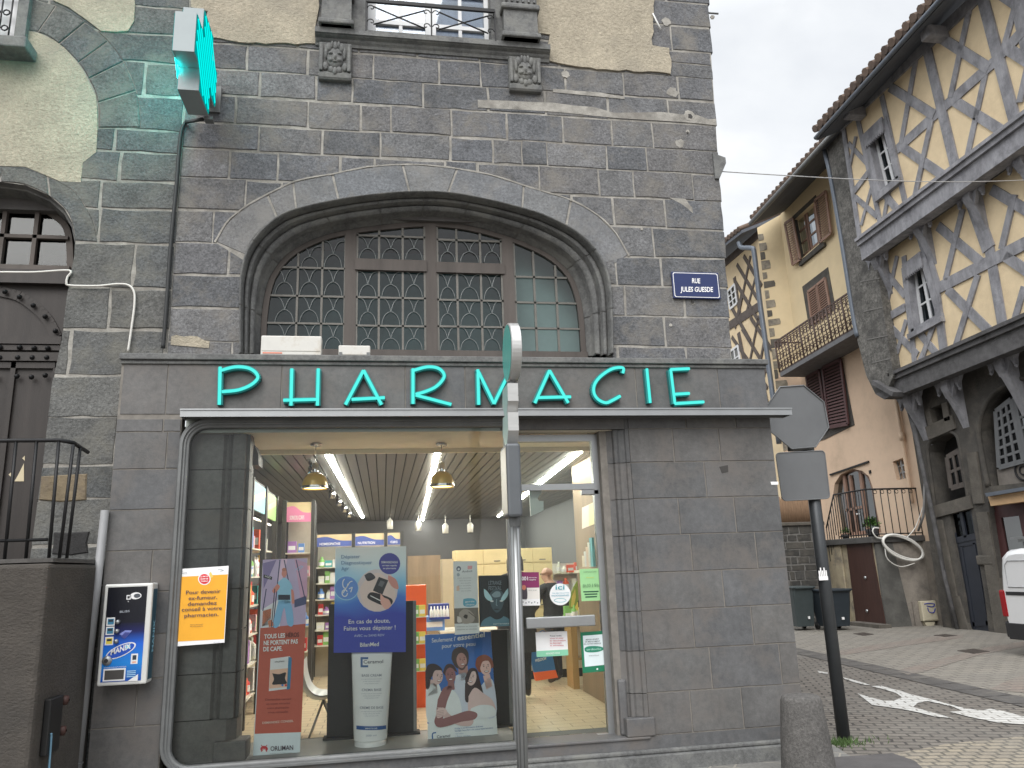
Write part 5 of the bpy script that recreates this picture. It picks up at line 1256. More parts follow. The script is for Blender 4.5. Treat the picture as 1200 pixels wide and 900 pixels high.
# counter clutter
rk = thing('bottle_rack', 'blue counter rack of small white bottles left of the pale flyer', 'rack', (PY(515, 722, 4.05).x, 4.05, ct.location.z + 1.0))
a = BX(503, 708, 527, 726, 4.02); mb = MB(); mb.box(a[0], a[1], 4.1, 4.3, a[2], a[3], flat(36, 52, 120)); mb.box(a[0], a[1], 4.02, 4.099, a[2], a[2] + .03, flat(36, 52, 120)); mb.build('rack_body', rk)
for k in range(6): product('bottle', Vector((lerp(a[0] + .03, a[1] - .03, k / 5), 4.06, a[2] + .031)), .045, .15, 5, 'bottles in the blue counter rack', 'small white bottle standing in the blue counter rack', 'product_bottle')
mo = thing('till_monitor', 'dark till screen on the sales counter behind the round sticker', 'monitor', (PY(672, 715, 4.3).x, 4.3, BX(520, 738, 692, 796, 4.0)[3] + .036))
b = mo.location; mb = MB(); mb.chamfer(b.x - .2, b.x + .2, 4.29, 4.33, b.z + .12, b.z + .42, BLK, .01); mb.build('screen', mo); mb = MB(); mb.box(b.x - .03, b.x + .03, 4.3, 4.33, b.z, b.z + .12, BLK); mb.box(b.x - .12, b.x + .12, 4.24, 4.4, b.z, b.z + .012, BLK); mb.build('foot', mo)
lf = [(667, 713), (668, 700), (672, 688), (677, 680), (679, 690), (678, 703), (673, 713)]
mb = MB(); mb.prism([PY(x, y, 3.1) for x, y in lf], (0, .02, 0), flat(120, 140, 60)); mb.prism([PY(x, y, 3.095) for x, y in ((669, 711), (670, 700), (674, 690), (675, 700), (672, 711))], (0, .004, 0), flat(190, 170, 90))
tag(mb.build('leaf_display', None, PY(671, 713, 3.1)), 'green leaf shaped cardboard display beside the round sticker', 'display')
ws = thing('wall_shelf', 'white wall shelves of small packs on the right rear wall of the shop', 'shelf', PY(662, 690, 5.55))
a = BX(652, 664, 690, 735, 5.45)
for k in range(4):
    z = lerp(a[2], a[3], k / 3.4); mb = MB(); mb.box(a[0], a[1] + .3, 5.45, 5.6, z, z + .02, SHELFW); mb.build('shelf_board', ws); x = a[0] + .08
    while x < a[1] + .2: w = rp.uniform(.07, .12); product(rp.choice(['box', 'bottle']), Vector((x, 5.52, z + .021)), w, rp.uniform(.1, .2), rp.randrange(10), 'packs on the right rear wall shelves', 'small pack on the white wall shelves behind the right of the counter', 'product_pack'); x += w * 1.2
# ================================================================== LEFT STONE HOUSE
lh_ = thing('stone_townhouse', 'dark stone house with arched studded door and blind plastered arch left of the pharmacy', 'building', (-3.6, .13, G))
rnd = random.Random(23)
LZ = [PY(x, y, UW).z for x, y in ((20, 690), (30, 640), (47, 586), (52, 545), (57, 489), (70, 440), (110, 386), (120, 337), (150, 285), (165, 246), (110, 211), (115, 176), (120, 150), (163, 112), (145, 71), (135, 37))]
LZ = [G, .45, 1.1] + LZ; LZ += [LZ[-1] + .33, LZ[-1] + .68, LZ[-1] + 1.0]
LZ = sorted(set(round(z, 3) for z in LZ))
BA_IN = [(-60, 70), (-20, 44), (10, 36), (27, 36), (47, 39), (62, 47), (75, 57), (88, 70), (97, 82), (106, 98), (112, 112), (115, 130), (115, 150), (113, 178)]
BA_OUT = [(-60, -5), (-20, -30), (15, -12), (45, 0), (63, 5), (82, 14), (100, 26), (115, 37), (127, 48), (137, 60), (145, 72), (154, 90), (160, 106), (164, 126), (165, 150)]
DA_IN = [(-60, 232), (-20, 216), (0, 213), (30, 217), (58, 229), (75, 244), (84, 260), (88, 280), (87, 300), (83, 320)]
DA_OUT = [(-60, 200), (-20, 194), (0, 194), (30, 198), (60, 208), (85, 222), (98, 238), (110, 260), (115, 285)]
DJ = [(83, 320), (78, 350), (72, 400), (61, 450), (50, 545), (37, 640), (30, 700)]
def pl_(pts, Y): return [PY(x, y, Y) for x, y in pts]
mb = MB(); ashlar(mb, LZ, lambda z: -8.4, lambda z: PIPE_X if z > 3.64 else XL - .01, UW, ASHLAR_OLD, .42, .85, rnd, .02, .009)
lwall = mb.build('stone_wall', lh_)
dcut = [PY(-400, 240, -.3)] + pl_(DA_IN, -.3) + pl_(DJ, -.3) + [PY(-30, 1100, -.3), PY(-500, 1100, -.3)]
def mirrored(pts, Y):                    # right half traced from the crown down, completed to a symmetrical opening
    P = [PY(x, y, Y) for x, y in pts]; c = P[0].x
    return [Vector((2 * c - p.x, p.y, p.z)) for p in P[:0:-1]] + P
def dyv(pts): return [Vector((p.x, -.3, p.z)) for p in pts]
dhole = dyv(mirrored(DA_IN[2:] + DJ[1:] + [(25, 760)], UW))
dring = dyv(mirrored(DA_OUT[2:] + [(87, 286), (83, 320)], UW))
blind = dyv(mirrored(BA_IN[2:] + [(96, 190), (95, 213), (70, 212), (30, 196)], UW))
bring = dyv(mirrored(BA_OUT[2:] + [(115, 151)], UW))
booled(lwall, [cutter(dhole, (0, 1.5, 0)), cutter(dring, (0, 1.5, 0)), cutter(blind, (0, 1.5, 0)), cutter(bring, (0, 1.5, 0))])
mb = MB(); mb.prism([(-8.4, UW + .005, G), (XL, UW + .005, G), (XL, UW + .005, 3.66), (PIPE_X - .002, UW + .005, 3.66), (PIPE_X - .002, UW + .005, 8.9), (-8.4, UW + .005, 8.9)], (0, .25, 0), MORTAR)
lm = mb.build('mortar_bed', lwall); booled(lm, [cutter(dhole, (0, 1.5, 0))])
mb = MB(); q = random.Random(4); bl = [Vector((p.x + q.uniform(-.01, .01), UW - .004, p.z + q.uniform(-.01, .01))) for p in blind]; mb.prism(bl, (0, .014, 0), PLASTER); mb.build('roughcast_panel', lh_)
panel_ = [(60, -40), (150, -60), (158, 4), (157, 24), (150, 36), (134, 37), (118, 36), (108, 28), (100, 22), (80, 8), (62, 0)]
mb = MB(); mb.prism([PY(x, y, UW - .015) for x, y in panel_], (0, .025, 0), PLASTER); mb.build('roughcast_panel', lh_)
mb = MB()
def vous(mb, o_, i_, jo, ji):
    cx0 = PY(*i_[2], UW).x; po = [smooth_line(pl_(o_, UW), 6), smooth_line(pl_(i_, UW), 6)]
    def at(P, px, py):
        t = PY(px, py, UW); return min(range(len(P)), key=lambda k: (P[k] - t).length)
    for k in range(len(jo) - 1):
        a, b = at(po[0], *jo[k]), at(po[0], *jo[k + 1]); c, d = at(po[1], *ji[k]), at(po[1], *ji[k + 1])
        pts = po[0][a:b + 1] + po[1][c:d + 1][::-1]
        if len(pts) < 4: continue
        n = len(pts); X = sum(p.x for p in pts) / n; Z = sum(p.z for p in pts) / n
        for sg in (1, -1):
            block(mb, [(cx0 + sg * (X + (p.x - X) * .965 - cx0), Z + (p.z - Z) * .965) for p in pts], UW, ASHLAR_OLD, .05, .01, rnd.uniform(0, .008))
vous(mb, BA_OUT, BA_IN, [(15, -12), (38, -2), (66, 6), (99, 26), (127, 48), (144, 71), (160, 107), (165, 150)], [(10, 36), (22, 36), (45, 38), (69, 52), (91, 73), (104, 94), (114, 120), (114, 152)])
mb.build('arch_voussoirs', lwall); mb = MB()
vous(mb, DA_OUT, DA_IN, [(0, 194), (56, 206), (115, 285)], [(0, 213), (56, 228), (88, 284)])
mb.build('arch_voussoirs', lwall)
# odd stones and lime bloom beside the door
mb = MB(); q = random.Random(6)
YST = mat('yellowish_sandstone', (.19, .15, .095), .9, var=.35, scale=5, bump=.6, bscale=25, dirt=(.15, .12, .09), dscale=3)
for px0, py0, px1, py1, m in ((45, 556, 102, 587, YST), (60, 622, 104, 650, mat('charred_stone', (.035, .034, .034), .9, var=.3, scale=5, bump=.6))):
    a = BX(px0, py0, px1, py1, UW - .01); b = MB(); block(b, stone_outline(a[0], a[1], a[2], a[3], .01, .014, q), UW - .012, m, .04); b.build('odd_stone', lwall)
# door reveal, leaf and fanlight
mb = MB(); rev = mirrored(DA_IN[2:] + DJ[1:], UW); rc = PY(0, 213, UW).x; sh = lambda p, k: p.x - k * max(-1, min(1, (p.x - rc) * 4)); back = [Vector((sh(p, .05), .5, p.z - .03)) for p in rev]
mb.grid([[Vector((p.x, UW, p.z)) for p in rev], [Vector((sh(p, .015), UW + .08, p.z - .01)) for p in rev], [Vector((sh(p, .03), UW + .09, p.z - .02)) for p in rev], back], DRESSED, False)
mb.build('door_reveal', lwall)
DOORW = mat('dark_brown_oak_door', (.032, .026, .023), .55, var=.3, scale=3, stretch=(3, 1, .25), bump=.15)
DYL = .5
def lbox(x0, y0, x1, y1, d0, d1, m, mb):
    a = BX(x0, y0, x1, y1, DYL); mb.box(a[0], a[1], DYL - d0, DYL - d1, a[2], a[3], m)
mb = MB(); P = [PY(-300, 330, DYL), PY(85, 328, DYL), PY(80, 352, DYL), PY(66, 450, DYL), PY(40, 680, DYL), PY(-300, 700, DYL)]
mb.prism(P, (0, .06, 0), DOORW)
od = mb.build('studded_door', lh_)
mb = MB(); lbox(-80, 318, 84, 334, .08, .0, DOORW, mb); lbox(-80, 395, 74, 404, .05, 0, DOORW, mb); lbox(-80, 405, 73, 411, .035, 0, DOORW, mb); lbox(-80, 414, 73, 424, .05, 0, DOORW, mb)
lbox(2, 425, 8, 640, .03, 0, DOORW, mb); lbox(-80, 425, 66, 432, .03, 0, DOORW, mb); lbox(60, 432, 68, 500, .03, 0, DOORW, mb)
arc = smooth_line([PY(x, y, DYL - .02) for x, y in ((-60, 336), (-20, 336), (0, 341), (22, 347), (40, 359), (55, 374), (66, 395))], 4)
for i in range(len(arc) - 1): mb.bar(arc[i], arc[i + 1], .10, .04, DOORW)
mb.build('door_rail', od)
mb = MB()
for x, y in [(-40, 334), (-15, 336), (6, 342), (23, 348), (39, 358), (53, 371), (65, 388), (-30, 408), (0, 407), (23, 407), (40, 408), (56, 408), (-20, 419), (0, 419), (21, 419), (38, 419), (55, 419), (20, 441), (37, 442), (53, 440), (-5, 441)]:
    mb.lathe([(0, -.03), (.014, -.026), (.024, -.008), (.026, 0)], PY(x, y, DYL - .045), IRON, 8, 'y')
mb.build('door_studs', od)
mb = MB(); q = [[(22, 555), (28, 543), (28, 564), (17, 564)], [(10, 556), (15, 552), (13, 559)], [(26, 537), (29, 534), (29, 540)]]
for s in q: mb.prism([PY(x, y, DYL - .004) for x, y in s], (0, .003, 0), flat(180, 168, 140))
mb.build('torn_paper', od)
FANF = mat('grey_brown_fanlight', (.10, .085, .075), .7, var=.2)
mb = MB(); lbox(-80, 312, 84, 319, .06, 0, FANF, mb)
for x0, x1 in ((3, 8), (41, 46), (-35, -30)): lbox(x0, 236, x1, 314, .05, .0, FANF, mb)
lbox(-80, 276, 82, 280, .05, 0, FANF, mb)
fa = smooth_line([PY(x, y, DYL - .02) for x, y in ((-60, 244), (0, 232), (40, 241), (68, 256), (80, 275), (82, 318))], 4)
for i in range(len(fa) - 1): mb.bar(fa[i], fa[i + 1], .06, .06, FANF)
fan = mb.build('fanlight', lh_)
mb = MB(); mb.prism([PY(-300, 240, DYL), PY(0, 233, DYL), PY(40, 241, DYL), PY(68, 256, DYL), PY(82, 280, DYL), PY(84, 320, DYL), PY(-300, 322, DYL)], (0, .005, 0), glass('dusty_dark_glass', (.35, .37, .36), 1.45, .05, 1.4)); mb.build('pane', fan)
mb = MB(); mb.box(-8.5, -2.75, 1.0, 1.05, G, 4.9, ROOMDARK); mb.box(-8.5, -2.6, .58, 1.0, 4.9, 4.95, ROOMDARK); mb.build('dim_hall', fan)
mb = MB(); mb.box(-8.4, PIPE_X, 1.2, 9, 4.95, 8.9, BULK); mb.box(-8.4, PIPE_X, .4, 1.2, 5.3, 8.9, BULK); mb.build('rear_wall', lh_)
# upper window at the frame edge
a = BX(-70, 40, 32, 53, -.1); mb = MB(); mb.chamfer(a[0], a[1], -.12, UW, a[2], a[3], DRESSED, .015); s2 = mb.build('window_sill', lh_)
mb = MB(); b_ = BX(-70, -60, 27, 40, .0); mb.box(b_[1] - .06, b_[1] + .04, .06, UW + .02, b_[2], b_[3] + .5, DRESSED); mb.box(b_[0], b_[1] - .061, .10, .12, b_[2], b_[3] + .5, WHITE_OLD); w2 = mb.build('upper_window', lh_)
mb = MB()
for k in range(8): 
    xx = b_[1] - .1 - k * .09; mb.tube([(xx, .04, b_[2]), (xx, .04, b_[2] + .5)], .008, IRON, 6); mb.tube([(xx - .045 + .03 * math.cos(t * .8), .04, b_[2] + .12 + .03 * math.sin(t * .8)) for t in range(9)], .008, IRON, 5); mb.tube([(xx - .045 + .03 * math.cos(t * .8), .04, b_[2] + .3 + .03 * math.sin(t * .8)) for t in range(9)], .008, IRON, 5)
mb.box(b_[0], b_[1] - .06, .03, .05, b_[2] + .5, b_[2] + .53, IRON)
mb.build('window_guard', w2)
# stair landing with rail
ROUGH = mat('dark_roughcast_wall', (.075, .066, .057), .95, var=.22, scale=3, bump=1.0, bscale=34, stretch=(1, 1, 1.6), dirt=(.06, .055, .05), dscale=1.0)
LX = -2.43
fy = PX(58, 660, LX).y; zl = PX(58, 660, LX).z
land = thing('stair_landing', 'rough rendered dark stair landing wall at the foot of the studded door', 'landing', (-3.6, -.8, G))
mb = MB(); mb.chamfer(-8.2, LX, fy, .12, G, zl, ROUGH, .03); mb.build('wall', land)
mb = MB(); mb.prism([(LX - .015, fy + .10, zl + .01), (LX - .015, .11, zl + .01), (-8.2, .11, zl + .01), (-8.2, fy + .05, zl + .01), (-2.6, fy + .04, zl + .01)], (0, 0, .03), mat('landing_stone', (.09, .085, .08), .9, var=.2, bump=.3)); mb.build('landing_slab', land)
RY = fy + .12
rail = thing('iron_railing', 'thin black iron railing standing on the stair landing', 'railing', (-2.9, RY, zl))
mb = MB(); zt1 = PY(60, 516, RY).z; xe = PY(79, 516, RY).x
ztop = lambda x: zt1
e2_ = PX(103, 530, xe + .02)
mb.tube([(-8, RY, zt1), (xe - .05, RY, zt1), (xe + .02, RY + .06, zt1 - .01), (e2_.x, e2_.y, e2_.z)], .016, IRON, 8); mb.build('handrail', rail)
mb = MB(); zl1 = PY(30, 633, RY).z; mb.tube([(-8, RY, zl1), (PY(56, 633, RY).x, RY, zl1)], .012, IRON, 6); mb.build('lower_rail', rail)
for px in (-140, -112, -84, -57, -30, -6, 19, 43, 69):
    x = PY(px, 516, RY).x; mb = MB(); mb.tube([(x, RY, zt1), (x + .015, RY, zl + .04)], .0125, IRON, 6); mb.build('baluster', rail)
for px, py, f in ((86, 521, .4), (94, 525, .72)):
    p_ = PX(px, py, xe + .03); mb = MB(); mb.tube([p_, (p_.x - .02, p_.y, zl + .04)], .0125, IRON, 6); mb.build('baluster', rail)
# grey conduit, white cable, black meter box
c0, c1 = PY(90, 905, -.04), PY(123, 598, -.04)
mb = MB(); mb.tube([c0, c1], .034, mat('grey_plastic_pipe', (.26, .26, .265), .5, var=.06), 14); mb.tube([c0.lerp(c1, .03), c0.lerp(c1, .035)], .042, METAL_DK, 12)
tag(mb.build('grey_conduit', None, (c0.x, -.04, G)), 'straight grey plastic conduit standing against the pharmacy cladding left of the vending machine', 'pipe')
mb = MB(); wc = [(-30, 320), (0, 319), (40, 319), (81, 317), (79, 325), (78, 331), (82, 334.5), (115, 335), (135, 333), (150, 334), (157, 342), (157.5, 358), (154, 385), (150, 412)]
mb.tube(smooth_line([PY(x, y, UW - .03 if x > 82 else UW - .02) for x, y in wc], 5), .0105, mat('white_cable_sheath', (.66, .64, .6), .5, var=.05), 7)
tag(mb.build('white_cable', None, PY(150, 412, UW)), 'thin white cable bending along the stones from the arched door to the fascia', 'cable')
BXM = mat('dull_black_box', (.012, .012, .012), .5, var=.2)
pb = [PX(52, 818, LX), PX(67, 814, LX), PX(62, 878, LX), PX(47, 884, LX)]
mx = thing('meter_box', 'broken black meter box fixed on the landing wall with a blue cable below', 'box', pb[3])
y0_, y1_ = pb[0].y, pb[1].y
mb = MB(); mb.chamfer(LX + .002, LX + .05, y0_, y1_, pb[2].z, pb[1].z, BXM, .008); mb.build('case', mx)
for z in (pb[1].z - .05, pb[2].z + .12): mb = MB(); mb.lathe([(0, 0), (.035, 0), (.035, .05), (.01, .06)], (LX + .01, y1_ + .05, z), flat(60, 36, 30), 10, 'x'); mb.build('rusty_knob', mx)
mb = MB(); c = PX(59, 870, LX + .055); mb.tube(smooth_line([c + Vector((.0, 0, .06)), c + Vector((.0, .01, 0)), c + Vector((.0, .03, -.3)), c + Vector((.0, .04, -.5))], 4), .008, flat(96, 130, 150), 6); mb.build('blue_cable', mx)
# ================================================================== GROUND
def paving(name, c1, c2, mortar, bw, rh, rot=0, ms=.012, bump=.5, scale=1, rough=.85, dirt=(.2, .19, .17)):
    m, nt, out = nodes(name); L = nt.links.new
    tc = N(nt, 'ShaderNodeTexCoord'); mp = N(nt, 'ShaderNodeMapping'); mp.inputs['Rotation'].default_value = (0, 0, math.radians(rot)); L(tc.outputs['Object'], mp.inputs[0])
    wob = N(nt, 'ShaderNodeTexNoise', Scale=1.2, Detail=3); L(mp.outputs[0], wob.inputs['Vector'])
    vm_ = N(nt, 'ShaderNodeVectorMath', operation='MULTIPLY_ADD'); vm_.inputs[1].default_value = (.12, .12, 0); L(wob.outputs['Color'], vm_.inputs[0]); L(mp.outputs[0], vm_.inputs[2])
    br = N(nt, 'ShaderNodeTexBrick', Scale=1.0); br.inputs['Color1'].default_value = (*c1, 1); br.inputs['Color2'].default_value = (*c2, 1); br.inputs['Mortar'].default_value = (*mortar, 1)
    br.inputs['Brick Width'].default_value = bw; br.inputs['Row Height'].default_value = rh; br.inputs['Mortar Size'].default_value = ms; br.inputs['Mortar Smooth'].default_value = .3; br.inputs['Bias'].default_value = 0
    L(vm_.outputs[0], br.inputs['Vector'])
    d = ramp(nt, noise(nt, tc.outputs['Object'], .9, 7, .7), [(.4, .0), (.7, .55)])
    col = mixc(nt, br.outputs['Color'], dirt, d)
    f = ramp(nt, noise(nt, tc.outputs['Object'], 30, 4, .7), [(.3, (.75, .75, .75)), (.7, (1.2, 1.2, 1.2))]); col = mixc(nt, col, f, 1.0, 'MULTIPLY')
    p = N(nt, 'ShaderNodeBsdfPrincipled', Roughness=rough); L(col, p.inputs['Base Color'])
    b = N(nt, 'ShaderNodeBump', Strength=bump, Distance=.02); inv = N(nt, 'ShaderNodeMath', operation='SUBTRACT'); inv.inputs[0].default_value = 1; L(br.outputs['Fac'], inv.inputs[1])
    ad = N(nt, 'ShaderNodeMath', operation='MULTIPLY_ADD'); ad.inputs[1].default_value = .25; L(noise(nt, tc.outputs['Object'], 25, 4), ad.inputs[0]); L(inv.outputs[0], ad.inputs[2])
    L(ad.outputs[0], b.inputs['Height']); L(b.outputs[0], p.inputs['Normal']); L(p.outputs[0], out.inputs[0]); return m
ROADM = paving('grey_brown_setts', (.135, .12, .104), (.185, .165, .142), (.04, .035, .032), .22, .13, 22, .016, .6)
PLAZAM = paving('pale_paving_blocks', (.25, .23, .195), (.20, .183, .158), (.085, .077, .066), .30, .2, 8, .012, .4)
BANDM = paving('reddish_paving_blocks', (.22, .178, .15), (.215, .185, .158), (.10, .09, .08), .30, .2, 8, .012, .4)
BUFFM = paving('buff_setts', (.31, .268, .203), (.245, .215, .172), (.12, .11, .09), .16, .12, 15, .016, .6)
FLAGM = paving('grey_basalt_flags', (.15, .148, .142), (.19, .186, .176), (.30, .28, .24), .42, .28, 35, .012, .4)
mb = MB(); mb.add([(-400, -300, G - .004), (400, -300, G - .004), (400, 500, G - .004), (-400, 500, G - .004)], [(0, 1, 2, 3)], ROADM); struct(mb.build('ground', None, (0, 0, G - .004)))
def gp(pts, lift): return [PZ(x, y, G) + Vector((0, 0, lift)) for x, y in pts]
g0, g1 = PZ(930, 762, G), PZ(1200, 823, G); gd = (g1 - g0); 
def gl(t, off, lift=0):
    n = Vector((-gd.y, gd.x, 0)).normalized(); n = n if n.x > 0 else -n
    p = g0 + gd * t + n * off; p.z = G + lift; return p
mb = MB(); mb.add([gl(-1.2, .22), gl(2.2, .22), gl(2.2, .22) + Vector((40, 0, 0)), gl(-1.2, .22) + Vector((40, 0, 0))], [(0, 1, 2, 3)], PLAZAM); struct(mb.build('plaza_paving', None, (9, 4, G)))
GUT = mat('dark_gutter_stone', (.085, .08, .076), .7, var=.25, scale=3, bump=.2, dirt=(.14, .13, .115), dscale=2)
mb = MB(); n_ = 40
for i in range(n_):
    a, b = -1.2 + 3.4 * i / n_, -1.2 + 3.4 * (i + 1) / n_ - .004
    mb.grid([[gl(t, o, h) for o, h in ((-.22, .004), (-.1, .002), (0, -.003), (.1, .002), (.22, .006), (.235, .003))] for t in (a, b)], GUT, False)
struct(mb.build('gutter', None, (8, 4, G)))
for pts in ([(975, 764), (1030, 755), (1100, 745), (1130, 743.5), (1128, 747.5), (1060, 757), (1000, 766), (985, 768)], [(1050, 786), (1090, 776), (1120, 768), (1160, 758), (1200, 752), (1240, 746), (1240, 752), (1200, 758), (1150, 767), (1120, 776), (1080, 788), (1064, 791)], [(1160, 808), (1180, 798), (1230, 780), (1260, 786), (1220, 800), (1200, 812)]):
    mb = MB(); mb.add(gp(pts, .004), [list(range(len(pts)))], BANDM); struct(mb.build('paving_band', None, (9, 4, G)))
mb = MB(); mb.add(gp([(1010, 886), (1040, 884), (1075, 879), (1110, 872), (1200, 863), (1400, 850), (1600, 1000), (1100, 1100), (1010, 960), (1060, 897)], .004), [list(range(10))], BUFFM); struct(mb.build('buff_paving', None, (4, -2, G)))
mb = MB(); mb.add([(-7, -2.4, G + .003), (3.6, -1.6, G + .003), (4.25, -.4, G + .003), (4.45, .5, G + .003), (4.3, 12, G + .003), (-7, 12, G + .003)], [tuple(range(6))], FLAGM); struct(mb.build('pavement', None, (0, 0, G)))
slab = gp([(975, 889), (1020, 886), (1046, 884), (1072, 893), (1085, 905), (1100, 960), (960, 960)], .0)
mb = MB(); mb.prism([p + Vector((0, 0, .012)) for p in slab], (0, 0, -.03), mat('dark_granite_slab', (.085, .08, .08), .75, var=.2, scale=4, bump=.15)); struct(mb.build('kerb_slab', None, (4, -1, G)))
ROADW = paving('worn_white_road_paint', (.58, .58, .56), (.54, .54, .52), (.22, .21, .19), .22, .13, 22, .012, .5, dirt=(.40, .38, .35))
arrow = [(1021, 804.5), (1033, 804), (1045, 807.5), (1056, 810), (1064, 813), (1076, 816), (1088, 819), (1110, 825), (1133, 831), (1152, 833), (1160, 831), (1173, 833), (1200, 840), (1235, 847), (1235, 856), (1200, 849.5), (1168, 847), (1136, 840.5), (1113, 834.5), (1128, 833.5), (1118, 829), (1100, 824.5), (1087, 822), (1076, 824), (1070, 829), (1085, 833), (1118, 842.5), (1095, 840), (1075, 835), (1055, 831), (1022, 826.5), (1005, 813), (1020, 817.5), (1035, 821.5), (1048, 821.5), (1057, 817.5), (1050, 812.5), (1035, 808)]
mb = MB(); mb.add(gp(arrow, .005), [list(range(len(arrow)))], ROADW); struct(mb.build('road_marking', None, PZ(1100, 830, G)))
for pts in ([(958, 786.5), (970, 788.5), (970, 790), (960, 789)], [(988, 794), (1004, 798), (1020, 803), (1014, 803), (1000, 799.5), (990, 796)]):
    mb = MB(); mb.add(gp(pts, .005), [list(range(len(pts)))], ROADW); struct(mb.build('road_marking', None, PZ(*pts[0], G)))
for i, (x, y, rx, ry, lab) in enumerate(((1141, 763.5, 19, 2.9, 'dark rectangular manhole cover in the pale paving near the white van'), (1012, 743.3, 12, 1.9, 'small dark drain cover in the paving before the brown cellar door'), (1108, 745, 14, 1.6, 'narrow dark drain cover at the foot of the rendered terrace wall'))):
    mb = MB(); pts = gp([(x - rx, y - ry * .2), (x, y - ry), (x + rx, y + ry * .1), (x, y + ry)], .004); mb.prism([p + Vector((0, 0, .006)) for p in pts], (0, 0, -.01), mat('rusty_dark_cover', (.07, .058, .05), .6, .3, var=.3, scale=9, bump=.4)); 
    tag(mb.build('manhole_cover', None, PZ(x, y, G)), lab, 'manhole cover', 'metal covers set in the paving')
# ================================================================== STREET FURNITURE
# slender totem seen edge on in front of the shop
PYT = -1.3
tot = thing('sign_totem', 'slim silver sign post with round disc seen edge on in front of the shop window', 'sign post', (PY(613, 905, PYT).x, PYT, G))
SILV = mat('silver_sign_edge', (.50, .50, .49), .35, .5, var=.08, scale=5, stretch=(1, 1, 5)); BOXD = mat('dark_grey_sign_box', (.12, .13, .14), .4, .3, var=.06)
px_ = PY(604, 560, PYT).x
mb = MB(); mb.tube([(PY(612.5, 900, PYT).x, PYT, G), (PY(603, 610, PYT).x, PYT, PY(603, 606, PYT).z)], .041, METAL, 16); mb.build('pole', tot)
mb = MB()
for k in range(3):
    a = math.radians(200 + 40 * k); mb.tube([(PY(612.5, 900, PYT).x + .041 * math.cos(a), PYT + .041 * math.sin(a), G), (PY(603, 610, PYT).x + .041 * math.cos(a), PYT + .041 * math.sin(a), PY(603, 608, PYT).z)], .006, METAL_DK, 5)
mb.build('pole_rib', tot)
zc_ = PY(600, 413.5, PYT).z; rd = (PY(600, 380, PYT).z - PY(600, 447, PYT).z) / 2
xr_ = PY(606.5, 414, PYT - .02).x
mb = MB(); mb.lathe([(0, -.085), (rd - .008, -.085), (rd, -.078), (rd, -.004), (rd - .008, .0), (0, 0)], (xr_, PYT, zc_), SILV, 48, 'x', smooth=False); dk = mb.build('disc', tot)
MINT = mat('mint_enamel_sign_face', (.10, .42, .37), .25, var=.05)
mb = MB(); mb.lathe([(0, -.087), (rd - .015, -.087)], (xr_, PYT, zc_), MINT, 48, 'x'); mb.build('disc_face', dk)
def tab(y0, y1, xo):
    zt, zb = PY(600, y0, PYT - .13).z, PY(600, y1, PYT - .13).z; xx = PY(607.5 + xo, (y0 + y1) / 2, PYT - .13).x; h = zt - zb
    pr = [(-.13, zt), (.13, zt), (.17, zb + h * .4), (.0, zb - .06), (-.02, zb - .06), (-.13, zb + h * .35)]
    mb = MB(); mb.prism([(xx - .085, PYT + y, z) for y, z in pr], (.085, 0, 0), SILV)
    mb.prism([(xx - .002, PYT + y * 1.03 - .0, z) for y, z in [(-.133, zt - h * .42), (.13, zt - h * .42), (.13, zt - h * .46), (-.133, zt - h * .46)]], (.004, 0, 0), METAL_DK)
    o = mb.build('sign_plate', tot); mb = MB(); mb.prism([(xx - .087, PYT + y * .93, zb + (z - zb) * .96 + .004) for y, z in pr], (.0015, 0, 0), mat('pale_mint_face', (.33, .46, .43), .4, var=.05)); mb.build('plate_face', o)
tab(449, 481, 0); tab(483, 516, .5)
zt, zb = PY(600, 520, PYT - .1).z, PY(600, 606, PYT - .1).z
mb = MB(); xx1 = PY(611.5, 565, PYT - .14).x; mb.chamfer(xx1 - .115, xx1, PYT - .14, PYT + .16, zb, zt, BOXD, .02); bx_ = mb.build('sign_box', tot)
mb = MB(); mb.box(xx1 - .118, xx1 - .1155, PYT - .12, PYT + .14, zb + .03, zt - .03, mat('pale_box_face', (.50, .46, .38), .45, var=.05)); mb.build('box_face', bx_)
mb = MB(); mb.lathe([(.045, -.05), (.05, 0), (.045, .04)], (PY(603.2, 612, PYT).x, PYT, zb - .02), METAL_DK, 14); mb.lathe([(.03, 0), (.03, .05)], (px_, PYT, zc_ - rd - .04), METAL_DK, 12); mb.build('collar', tot)
# stop sign seen from behind
SYP = PZ(989, 866, G).y; SXB = PZ(989, 866, G).x
stop = thing('stop_sign', 'grey back of an octagonal road sign over a square plate on a dark post', 'road sign', (SXB, SYP, G))
POSTM = mat('dark_grey_post_paint', (.055, .06, .065), .45, .3, var=.1)
BACKS = mat('dull_grey_sign_back', (.155, .16, .165), .55, .4, var=.1, scale=2)
ptop = PY(939, 462, SYP)
mb = MB(); mb.tube([(SXB, SYP, G), ptop], .065, POSTM, 18); mb.build('post', stop)
mb = MB(); mb.lathe([(.065, 0), (.06, .02), (.03, .035), (0, .038)], ptop, METAL_DK, 14); mb.build('post_cap', stop)
OY = SYP - .085
oc = [(912, 456), (945, 455), (963.5, 470), (968.5, 499), (952, 521), (921, 522), (903, 504), (900.5, 472)]
cxo, cyo = 934.5, 488.5
cp = PY(cxo, cyo, OY); ro = .5 * (PY(968, cyo, OY).x - PY(901, cyo, OY).x) / math.cos(math.radians(22.5)) * 1.02
mb = MB(); mb.prism([(cp.x + ro * math.cos(math.radians(22.5 + 45 * k + 4)), OY, cp.z + ro * math.sin(math.radians(22.5 + 45 * k + 4))) for k in range(8)], (0, .004, 0), BACKS)
ocx = mb.build('octagon', stop)
